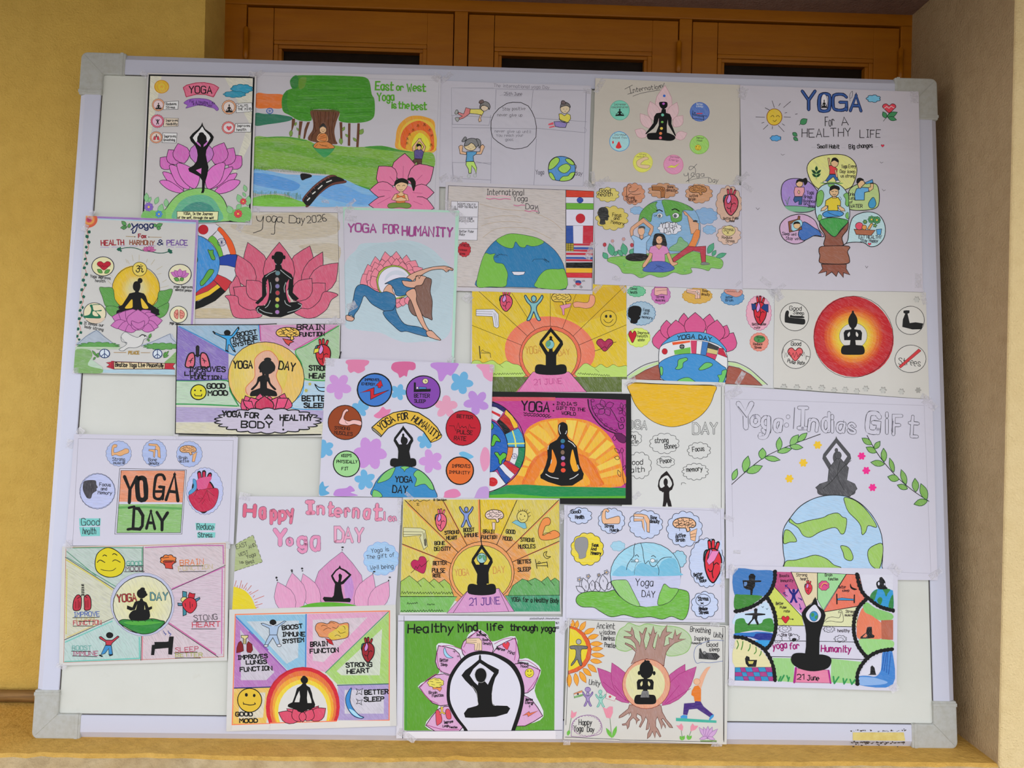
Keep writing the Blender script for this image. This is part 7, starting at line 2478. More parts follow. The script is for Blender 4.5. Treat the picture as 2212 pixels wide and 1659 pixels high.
poster('poster', 'poster of pale blue globe with sleepy eyes on green hill, blue thought clouds around', 2, 'dad8e6', 'c9c8da', (1200, 1080, K23), """
Q 108 62 2120 110 2130 1540 90 1520
N pencil_frame
P - 8c8a9c 3 145 70 2075 135 2095 1500 130 1490
N thought_cloud
H 3 .5
B bcc8e8 24283c 7 310 198 148 104 9 .12
B bcc8e8 24283c 7 704 262 168 160 12 .08
B bcc8e8 24283c 7 1134 308 214 180 13 .08
B bcc8e8 24283c 7 1622 366 225 224 13 .08
B bcc8e8 24283c 7 1900 790 220 310 18 .05
B bcc8e8 24283c 7 1876 1320 170 168 10 .09
P bcc8e8 - 0 1990 560 2088 500 2090 1060 1990 1050
B e0cc34 302c14 7 398 618 206 206 12 .07
B 9cc8e0 6c94b0 4 785 580 92 64 7 .12
B 94c4dc 24283c 6 1550 745 98 108 9 .1
H 0 0
O - 24283c 7 1856 1260 92 74
T 14141c 10 200 168 318 165 40 GooD
T 14141c 10 250 235 358 235 44 Health
S e0b08c 2c2018 6 595 290 580 210 600 130 640 110 675 135 655 155 632 140 635 235 700 225 800 205 805 290 740 300 640 300
T 14141c 9 618 342 730 345 38 Strong
T 14141c 9 685 395 795 398 38 Muscle
P e0b08c 2c2018 6 985 175 1080 175 1150 195 1185 250 1180 410 1150 400 1145 300 1110 220 1120 400 1095 340 1085 265 985 268
P d0ccd8 2c2018 4 990 205 1110 215 1100 240 985 235
T 14141c 9 1195 240 1272 242 42 Bone
T 14141c 9 1190 288 1305 290 42 density
M brain 1620 310 300 210 0 e0b08c 2c2018
P e0b08c 2c2018 5 1690 400 1780 360 1755 520 1700 500
K 2c2018 5 1490 290 1740 315 1540 230 1560 390 1600 220 1650 400 1680 260 1660 350 1690 440 1760 420 1700 470 1760 460 1500 350 1600 270
T 14141c 10 1510 470 1635 465 46 Active
T 14141c 10 1515 520 1625 522 44 Brain
S 8c8c90 444 3 240 560 260 490 340 465 400 490 410 580 385 660 375 720 300 738 290 680 250 620
T 14141c 9 462 585 538 585 38 Focus
T 14141c 9 445 630 512 635 38 And
T 14141c 9 445 685 572 690 40 Memory
M organ 1970 790 310 500 0 d02c3c
P dc80b8 3c1c2c 5 1900 770 1970 640 2060 640 2000 760 1930 820
T 14141c 9 1742 965 1850 945 40 Better
T 14141c 9 1778 1000 1862 990 38 Pulse
T 14141c 9 1820 1040 1898 1025 36 Rate
T 14141c 10 1795 1265 1920 1260 46 Stress
T 14141c 10 1828 1310 1860 1310 30 x
T 14141c 10 1805 1385 1910 1385 40 Reduce
T 14141c 10 1808 1435 1922 1430 40 Stress
N flowers
E - 14141c 6 370 1165 258 1085 70 400 1150 345 980 90 460 1150 468 1010 80 550 1150 505 1020 70 620 1145 590 935 110 660 1130 690 1030 60
F - 14141c 5 302 1000 34 5 412 960 30 5 545 945 24 5 640 910 34 5
K 14141c 5 302 1030 304 1085 400 1030 410 985 515 1015 540 965 595 940 625 920 380 1075 385 1110 455 1050 458 1080 548 1060 550 1090 598 1005 602 1030
N green_hill
H 5 .55
S 68ac3c 14241c 7 260 1240 310 1180 440 1150 640 1155 740 1132 820 1180 1300 1200 1420 1120 1620 1135 1680 1200 1668 1400 1600 1508 1460 1465 1340 1500 1200 1470 1020 1480 860 1445 700 1470 560 1400 480 1352 340 1345 270 1300
N globe
H 20 .6
O 98cce4 181c24 7 1135 938 440 408
H 2 .55
P bcc0e0 - 0 700 955 1572 950 1570 1050 1530 1160 1440 1270 1320 1325 1135 1345 960 1310 830 1230 730 1100
H 55 .6
S 8cc070 181c24 6 706 1020 850 1004 905 1020 960 1120 1010 1220 1060 1335 940 1305 820 1220 740 1110
H 20 .45
S 78b850 181c24 6 1290 1322 1300 1210 1330 1130 1370 1055 1440 1105 1545 1120 1500 1210 1420 1290
H 30 .4
S 70b4d4 - 0 1000 950 1010 850 1080 790 1200 830 1290 850 1340 770 1440 730 1520 760 1560 900 1565 950
S 78b8d8 - 0 720 950 800 840 860 830 960 900 1000 950
H 0 0
C 181c24 7 1000 545 985 620 985 700 940 760 905 820 892 878
C 181c24 7 1070 540 1095 620 1110 740 1130 800 1170 765 1200 825 1245 835 1280 800 1320 750 1380 722 1460 718
C 181c24 6 1280 820 1300 880 1295 945
C 506470 4 990 945 1000 850 1030 790 1080 770
O d8dce4 181c24 5 1022 762 24 20
O d8dce4 181c24 5 1220 762 28 24
C 181c24 8 1000 705 1025 690 1045 715
C 181c24 8 1205 712 1230 700 1260 722
K 181c24 5 950 750 1000 760 950 770 1000 770 945 780 1005 780 1250 760 1285 755 1250 770 1290 770 1250 780 1285 790
T 14141c 9 1005 1075 1225 1085 90 Yoga
T 14141c 9 1085 1215 1250 1225 78 DAY
""", (80, 210, 50, 170, 15, 2010, 115, 130, 90, 30, 2100, 950, 60, 300, 0))
K24 = 380 / 2174
poster('poster', 'pencil shaded poster of six wedges around disc with black figure on green leaves', 3, 'd9d7d2', 'd2d0cc', (120, 1160, K24), """
Q 82 118 2145 60 2120 1528 45 1590
N shaded_wedges
H 30 .92
P b8c8be - 0 130 130 1080 120 1080 470 760 660 130 250
P d0c0c4 - 0 1090 120 2095 80 2100 340 1420 660 1090 470
P ccccb4 - 0 120 255 760 665 740 990 110 1265
H 5 .9
P d0bcc8 - 0 2098 350 2080 1480 2000 1480 1380 1050 1420 670
H 55 .92
P b4ccc6 - 0 110 1275 740 1000 1060 1210 1055 1525 105 1550
P d0bec4 - 0 1070 1210 1370 1060 1990 1480 1060 1525
H 30 .4
L 5c9c7c 12 135 135 600 130 1070 135 1068 430
C 4c8c6c 8 140 250 740 610
C 4c8c6c 8 140 180 500 480
C d0c44c 12 130 280 500 510 700 650
C d0c44c 10 140 400 130 1200
C d4bc60 9 140 1240 500 1080
L b860a0 12 1105 130 1700 105 2070 105 2075 330
C c468a8 14 2090 370 1440 640
L c468a8 12 2060 400 2050 1440
C c46098 14 1400 1060 1980 1450
C 6cbcb0 12 120 1300 700 1040
L 6cbcb0 14 115 1540 1040 1500 1035 1240
C d06478 10 1075 1230 1070 1520
L b8643c 5 128 130 100 1550 2080 1480 2098 80 128 130
H 0 0
K 141414 7 1082 120 1082 480 120 250 760 662 112 1270 740 990 1062 1210 1055 1525 1360 1050 2010 1485 1400 670 2098 350
N center_disc
H 20 .3
O b8bcd4 8c7c90 4 1076 830 400 388
H 60 .7
G 1076 838 362 358 d8d6b4 dcd8a4 dcd480
H 0 0
O - 111414 8 1076 838 362 358
U 1c1010 18 b83c3c 8 765 800 1000 785 90 YOGA
U 141c20 18 68a4a8 8 1175 780 1385 780 90 DAY
H 3 .15
S 2c8434 101c10 8 780 1055 830 1020 940 1025 1010 1020 1090 1020 1200 1010 1290 1030 1350 1050 1290 1120 1200 1180 1080 1200 960 1165 860 1110
S 50a43c - 0 850 1050 1000 1040 1250 1045 1300 1060 1080 1090 900 1080
K 101c10 6 930 1025 955 1045 1000 1020 1025 1045 1090 1020 1110 1045 1180 1015 1205 1040
N black_figure
H 0 0
S 0c0c0c - 0 905 980 940 920 1000 900 1140 900 1165 940 1165 990 1120 1030 950 1030
P 0c0c0c - 0 1045 760 1075 760 1085 790 1125 810 1150 870 1190 855 1195 885 1150 910 1110 900 1100 840 1095 920 1110 950 970 950 990 910 1010 830 980 900 930 910 880 890 885 845 950 870 980 800 1040 785
O 0c0c0c - 0 1064 700 60 60
O 0c0c0c - 0 1075 645 30 22
O 0c0c0c - 0 1118 712 18 18
N smiley
S d8c824 111 9 490 300 530 190 650 130 780 190 855 300 830 430 740 490 620 490 510 420
C 111 9 515 315 550 285 610 315
C 111 9 705 300 740 282 800 312
C 111 10 585 235 605 222 632 235
C 111 10 705 218 725 205 760 225
C 111 7 560 400 620 415 700 415 745 385
U 4c9c88 8 4c9c88 6 880 352 1070 350 50 GOOD
T 5c2c48 7 868 420 1080 418 52 MOOD
K 141414 7 880 357 1085 357 850 430 1100 425
N brain
B e07c3c 201010 8 1392 285 100 66 8 .14
P c84434 201010 7 1330 300 1480 300 1440 350 1450 395 1360 385 1350 340
K 201010 7 1330 260 1400 250 1340 290 1460 290 1350 315 1440 310 1300 265 1340 240
T e07830 8 1540 350 1830 335 64 BRAIN
T c0b070 6 1520 420 1940 390 54 FUNCTION
K 141414 7 1540 358 1825 358 1530 430 1860 425
N lungs
S b83040 141010 9 215 880 225 780 270 715 315 740 318 840 300 900 240 910
S b83040 141010 9 435 880 435 770 400 715 355 740 355 840 360 900 400 905
K 701018 8 250 800 250 880 280 780 280 880 300 800 295 870 375 790 375 870 400 780 400 870
Z - 1c1814 7 320 590 350 590 6 2
K 1c1814 12 325 600 348 600 325 625 350 620 322 645 350 645 322 668 352 665 322 690 352 690 322 712 352 712
K 1c1814 8 330 720 270 760 345 720 390 750
T 3858a8 8 225 985 545 975 56 IMPROVE
T b8a050 6 260 1035 480 1030 32 LUNG
T b83848 8 220 1090 565 1080 52 FUNCTION
K 141414 7 212 998 540 992 285 1043 475 1045 215 1103 460 1100
N real_heart
P 3c8494 141414 7 1570 670 1620 680 1615 960 1575 975
P 4c7c98 141414 7 1510 815 1600 825 1560 850 1515 850
P 4c7c98 141414 7 1720 770 1780 745 1785 765 1740 800
O d8cc80 141414 7 1590 775 40 35
P c02434 141010 7 1640 720 1655 685 1690 700 1725 700 1710 760 1640 760
S c82c3c 141010 8 1565 820 1640 750 1720 770 1745 840 1720 900 1665 942 1600 900
K 141010 7 1600 820 1610 860 1660 800 1665 880 1690 830 1690 860
T 40383c 7 1710 1035 2000 1020 66 STONG
T c03448 9 1690 1115 2035 1105 62 HEART
K 141414 7 1700 1048 1990 1045 1680 1136 1985 1136
N person
O 111 - 0 668 1214 44 38
P b83848 141010 7 540 1235 560 1230 620 1275 700 1275 770 1222 785 1235 700 1310 685 1340 620 1336 620 1300 545 1255
P 3c88c0 141010 7 615 1340 688 1340 705 1450 660 1455 655 1380 610 1440 560 1455
K 111 16 545 1462 575 1475 670 1465 700 1455
T 68a8a0 7 205 1400 440 1395 54 BOOST
T b04870 8 205 1470 525 1462 54 IMMUNE
K 141414 7 195 1412 430 1415 210 1470 510 1480
N bed
P 121212 - 0 1220 1298 1370 1295 1395 1290 1405 1230 1460 1230 1440 1455 1392 1450 1395 1370 1228 1385 1218 1460 1180 1460 1190 1335 1225 1330
L 3c4c98 8 1330 1160 1350 1190 1340 1185 1365 1200 1355 1210
L 3c4c98 8 1390 1160 1405 1195 1400 1180 1425 1200 1412 1220
T b83c58 7 1480 1425 1765 1410 56 SLEEP
T a8b050 7 1480 1480 1815 1480 48 BETTER
K 141414 7 1465 1435 1750 1422 1478 1496 1790 1496
""", (150, 120, 120, 70, 45, 70, 1600, 130, 60, 20, 2130, 100, 60, 90, 0))
K25 = 390 / 2212
poster('poster', 'cream bordered poster with rainbow arch over black figure on red lotus and soft coloured wedges', 4, 'd9d7d2', 'd3d2ce', (480, 1300, K25), """
Q 88 95 2125 35 2135 1520 50 1588
N coloured_wedges
H 50 .6
P b478b8 - 0 155 185 800 860 600 1045 145 1055
P 88bcd8 - 0 165 165 1030 155 1025 800 810 850
P dca0c0 - 0 1040 150 2040 120 1270 865 1035 800
P a4cc6c - 0 2045 130 2040 1000 1410 1010 1270 870
P e4bc58 - 0 145 1060 590 1050 540 1490 125 1500
P a898c8 - 0 1415 1020 2045 1010 2045 1450 1420 1450
H 50 .85
P c8c0cc - 0 220 340 640 860 540 960 230 960
P c0ccd4 - 0 300 240 940 230 930 680 790 760
P d4c4cc - 0 1110 220 1780 190 1240 740 1110 720
P ccd4c0 - 0 1960 330 1930 900 1460 900 1400 850
P d8d0b8 - 0 210 1120 530 1110 500 1420 200 1430
P ccc8d4 - 0 1500 1080 1980 1070 1980 1370 1500 1370
H 0 .1
K 4c84c4 16 165 180 380 400 1028 155 1022 800
K 8c58a8 14 330 370 800 860 380 400 560 590
L 1c2c6c 13 148 1058 600 1044
L 4c9468 11 2040 120 1265 868
L 2c6058 11 1410 1022 2042 1005
P - ec8058 12 160 155 2050 112 2045 1450 122 1505
N rainbow_arch
O b81c2c - 0 990 1280 458 480
O cc2434 - 0 990 1284 452 474
H 70 .3
O dc7038 - 0 990 1290 410 444
O e8a030 - 0 990 1305 372 405
O e8cc38 - 0 990 1320 345 370
H 0 0
O d6d4ce - 0 990 1350 300 352
P d7d5d0 - 0 125 1512 595 1495 560 1560 120 1570
P d7d5d0 - 0 590 1493 1390 1460 1600 1530 1500 1850 600 1850
P d9d7d2 - 0 1380 1458 2060 1456 2060 1560 1400 1560
L ec8058 12 590 1486 1400 1462
N red_lotus
H 70 .2
E d44c68 14080c 7 1000 1450 790 1310 110 1050 1450 1180 1275 110 960 1450 930 1320 80 1020 1450 1030 1315 80 920 1470 690 1355 150 1080 1450 1268 1305 160 960 1470 870 1310 130 1030 1460 1105 1315 130 985 1472 985 1340 90
N black_figure
H 0 0
P 0a0a0a - 0 985 1000 1025 1000 1035 1025 1075 1050 1100 1120 1110 1180 1140 1260 1130 1290 1100 1290 1090 1320 1040 1320 980 1360 930 1345 900 1310 840 1300 800 1280 810 1255 860 1230 890 1150 915 1060 965 1025
P d6d4ce - 0 945 1090 955 1160 945 1230 885 1230 910 1160
P d6d4ce - 0 1045 1080 1070 1140 1090 1200 1095 1240 1045 1240 1038 1180
P 0a0a0a - 0 810 1255 1130 1250 1130 1290 1050 1320 980 1360 900 1320 810 1290
S 0a0a0a - 0 960 950 985 920 1020 915 1050 945 1045 985 1010 1005 975 990
O 0a0a0a - 0 1002 920 22 14
N lettering
T 0c0c0c 13 188 708 555 685 46 IMPROVES
T 0c0c0c 13 295 765 545 755 44 LUNGS
T 0c0c0c 13 220 855 612 835 48 FUNCTION
T 0c0c0c 13 738 345 985 320 48 BOOST
T 0c0c0c 13 735 422 1015 418 48 IMMUNE
T 0c0c0c 13 745 510 1000 490 46 SYSTEM
T 0c0c0c 13 1082 548 1290 540 54 BRAIN
T 0c0c0c 13 1078 632 1425 612 50 FUNCTON
T 0c0c0c 13 1518 800 1835 790 50 STRONG
T 0c0c0c 13 1530 880 1805 865 50 HEART
T 0c0c0c 13 1748 1135 2035 1125 52 BETTER
T 0c0c0c 13 1740 1222 1980 1215 50 SLEEP
T 0c0c0c 13 165 1398 370 1400 46 GOOD
T 0c0c0c 13 215 1480 432 1475 46 MOOD
N lungs
P d8cc90 111 6 232 412 318 412 315 440 295 445 292 515 255 515 258 445 235 440
K 111 6 258 460 292 460 258 480 292 480 258 498 292 498
P 801c24 401014 5 175 625 180 560 200 500 230 480 255 530 262 600 230 615
P 801c24 401014 5 300 600 300 520 320 485 365 520 375 590 350 625 310 620
N person
O 0c0c0c - 0 622 252 42 36
H 60 .3
P a4bcd8 111 6 475 265 500 262 580 290 670 290 760 235 782 240 690 310 670 405 580 405 575 325 490 285
P a4bcd8 111 6 580 405 670 405 710 530 670 530 620 440 560 530 520 530 550 460
H 0 0
O d8d8e0 111 6 536 540 26 14
O d8d8e0 111 6 698 534 26 16
C d8d8e0 7 598 280 625 292 652 278
N brain
P b8242c 401014 5 1260 445 1340 470 1365 530 1310 510
H 30 .4
S dc8c58 20140c 6 1140 330 1160 270 1220 255 1290 270 1330 238 1400 250 1440 270 1540 260 1550 350 1540 430 1440 460 1340 470 1300 440 1200 430 1170 390
S d8bc3c - 0 1300 400 1400 330 1460 290 1530 290 1545 360 1520 430 1440 450 1340 460
H 0 0
C 20140c 5 1215 300 1240 285 1290 300
C 20140c 5 1240 350 1290 320 1330 330
C 20140c 5 1350 310 1400 325 1425 290
C 20140c 5 1480 300 1500 310 1505 340
C 20140c 5 1425 360 1450 385 1510 370
C 20140c 5 1380 420 1410 405 1450 425
C 20140c 5 1310 265 1340 252 1375 265
N real_heart
M organ 1780 600 220 280 0 98242c
N smiley
O dcb838 111 10 336 1206 146 148
O 111 - 0 296 1140 18 22
O 111 - 0 392 1148 16 20
C 111 10 260 1250 300 1258 340 1265 390 1258 405 1245
C 111 8 258 1230 262 1258
C 111 8 395 1235 408 1255
N moon
S 3c88c8 141c3c 7 1585 1060 1565 1200 1600 1300 1680 1390 1735 1415 1690 1428 1600 1390 1530 1290 1512 1180 1550 1090
S a4d4e8 - 0 1560 1310 1620 1340 1680 1400 1720 1415 1690 1422 1610 1385 1560 1330
P - 111 6 1640 1065 1680 1085 1722 1062 1705 1100 1712 1140 1680 1118 1640 1140 1660 1100
P - 111 6 1640 1190 1675 1212 1718 1200 1700 1230 1710 1265 1680 1242 1645 1250 1662 1222
""", ())
K26 = 385 / 2212
poster('poster', 'bright green poster, thick black arch with black figure ringed by pale pink petals', 1, 'dbd9e2', 'cfced9', (845, 1325, K26), """
Q 85 20 2160 40 2125 1560 62 1550
N green_field
H 80 .2
P 58982c - 0 165 95 2035 95 2025 1450 160 1455
C 489038 16 190 110 185 1440
C 589c34 14 1800 1420 2010 1430
N pencil_frame
H 0 0
K 3c3c4c 5 90 95 850 90 160 35 145 1550 2035 20 2055 1520 150 1462 2120 1450
N petals
H 60 .35
S d4d0dc - 0 880 440 960 260 1085 200 1190 260 1260 350 1540 285 1580 550 1700 560 1860 700 1780 960 1890 1280 1560 1400 800 1480 420 1400 600 1120 330 910 600 730 560 400 720 380
E d0a0c8 401030 9 1060 640 1080 215 400
E d0a0c8 401030 9 1300 800 1540 305 340 820 760 588 400 320
E d0a0c8 401030 9 1400 900 1850 705 390 900 980 345 915 400
E d0a0c8 401030 9 1350 1150 1880 1272 390 960 1280 430 1390 370
C a0347c 7 900 420 960 320 1080 222 1180 270 1250 370
C a0347c 7 1280 380 1400 320 1530 315 1550 430 1530 580
C a0347c 7 1570 590 1700 590 1840 710 1780 850 1690 970
C a0347c 7 600 410 720 400 880 450 920 490
C a0347c 7 570 480 580 620 620 740
C a0347c 7 360 920 450 820 560 750
C a0347c 7 370 940 460 1060 580 1120
C a0347c 7 440 1385 640 1440 840 1440
N black_arch
H 0 0
S 101010 - 0 690 940 720 780 820 620 940 510 1090 465 1240 480 1400 540 1520 620 1600 740 1650 900 1650 1060 1610 1250 1540 1450 1480 1600 950 1600 900 1440 790 1300 700 1120
S d0cfdc - 0 730 940 760 800 850 650 960 550 1090 510 1240 520 1370 580 1480 660 1560 780 1605 920 1600 1080 1560 1240 1490 1450 1450 1570 980 1570 950 1450 830 1290 740 1110
P dad8e1 - 0 170 1466 2040 1456 2040 1700 170 1700
K 3c3c4c 5 150 1463 2120 1451 145 1463 140 1550
N black_figure
P 0c0c0c 0c0c0c 4 1090 575 1092 530 1103 510 1112 530 1115 575 1200 630 1300 680 1335 700 1330 740 1290 800 1260 900 1245 1000 1255 1120 1290 1145 1440 1150 1475 1180 1440 1240 1300 1280 1000 1295 920 1290 905 1240 950 1180 1060 1150 1085 1130 1060 1000 1020 930 920 830 875 770 920 710 1000 650
P d0cfdc - 0 1100 615 1170 660 1275 740 1240 800 1200 885 1160 840 1180 760 1160 700 1110 678 1060 700 1038 760 1060 830 1100 880 1085 900 1030 850 975 770 1020 690
P 0c0c0c - 0 1090 840 1140 840 1165 870 1180 880 1080 900 1075 885
O 0c0c0c - 0 1112 765 72 86
O - aaa 4 1112 765 78 92
C bbb 4 1000 900 1060 980 1075 1140
C bbb 4 1260 920 1250 1040 1262 1130 1300 1145
N lettering
T 0c0c0c 17 208 238 770 232 104 Healthy
T 0c0c0c 17 835 230 1110 215 98 Mind,
T 0c0c0c 16 1180 210 1385 205 84 life
T 0c0c0c 15 1480 212 1815 215 76 through
T 0c0c0c 15 1865 222 2035 225 74 yoga
Z - 2c2c34 5 1720 76 1900 74 22 14
Z - 2c2c34 5 1915 74 2085 72 20 12
T 2c2c34 5 2040 132 2080 130 22 161
T 2c2c34 6 2040 192 2080 190 24 T02
N petal_icon
P e0c4a4 2c1c14 5 935 310 1090 305 1125 340 1125 460 1035 460 1035 380 930 370
K 2c1c14 4 945 330 1060 335 930 355 1060 360 1060 460 1075 370 1090 460 1095 370
T 201420 7 1058 280 1180 280 32 Increase
T 201420 7 1135 340 1200 342 30 Bone
T 201420 6 1140 385 1240 392 30 Density
M heart 1430 405 90 104 -12 d83c4c 601020 5
T 201420 7 1298 440 1408 470 34 Improve
T 201420 7 1445 490 1525 515 38 Mind
O d8cc3c 302810 5 1716 740 54 56
O 111 - 0 1696 716 6 9
O 111 - 0 1734 716 6 9
C 111 5 1690 755 1715 772 1742 752
T 201420 7 1565 620 1700 640 34 Improve
T 201420 7 1608 668 1698 672 28 Mood
S 98c8e4 14242c 5 665 425 690 490 730 530 770 550 700 552 660 510 650 460
K 201420 5 765 470 800 475 782 458 785 490 815 530 845 535 832 520 828 545
T 201420 7 605 600 708 600 40 Better
T 201420 7 615 650 695 652 34 Sleep
B d8cc5c 302810 5 552 862 102 60 9 .1
K 302810 5 480 840 520 850 540 820 590 830 500 880 540 890 560 860 620 860 600 890 630 880
P e08850 5c2c10 4 515 922 630 920 620 945 605 970 570 940 520 940
T 201420 7 470 1000 570 1000 34 Brain
T 201420 7 510 1040 650 1030 34 Function
T 201420 7 1665 1080 1755 1085 32 Improve
T 201420 7 1665 1120 1765 1128 34 Energy
K 201420 5 1718 1145 1718 1175 1708 1155 1718 1143 1718 1143 1730 1155
P d87050 301410 4 1630 1270 1712 1218 1720 1240 1825 1208 1700 1282 1690 1255
S d04c5c 401018 5 555 1210 590 1205 620 1260 630 1340 590 1380 565 1385 555 1300
S d04c5c 401018 5 675 1210 700 1185 730 1210 745 1300 700 1310 680 1270
P d8b848 401810 4 612 1160 645 1160 640 1220 675 1240 660 1255 630 1235 605 1255 600 1240 622 1220
T 201420 7 655 1370 770 1355 34 Improve
T 201420 6 640 1412 715 1405 28 Lungs
T 201420 6 722 1425 820 1425 26 Function
""", (200, 1520, 240, 80, 35, 130, 1480, 100, 90, 20, 2140, 200, 60, 120, 30))
K27 = 375 / 2145
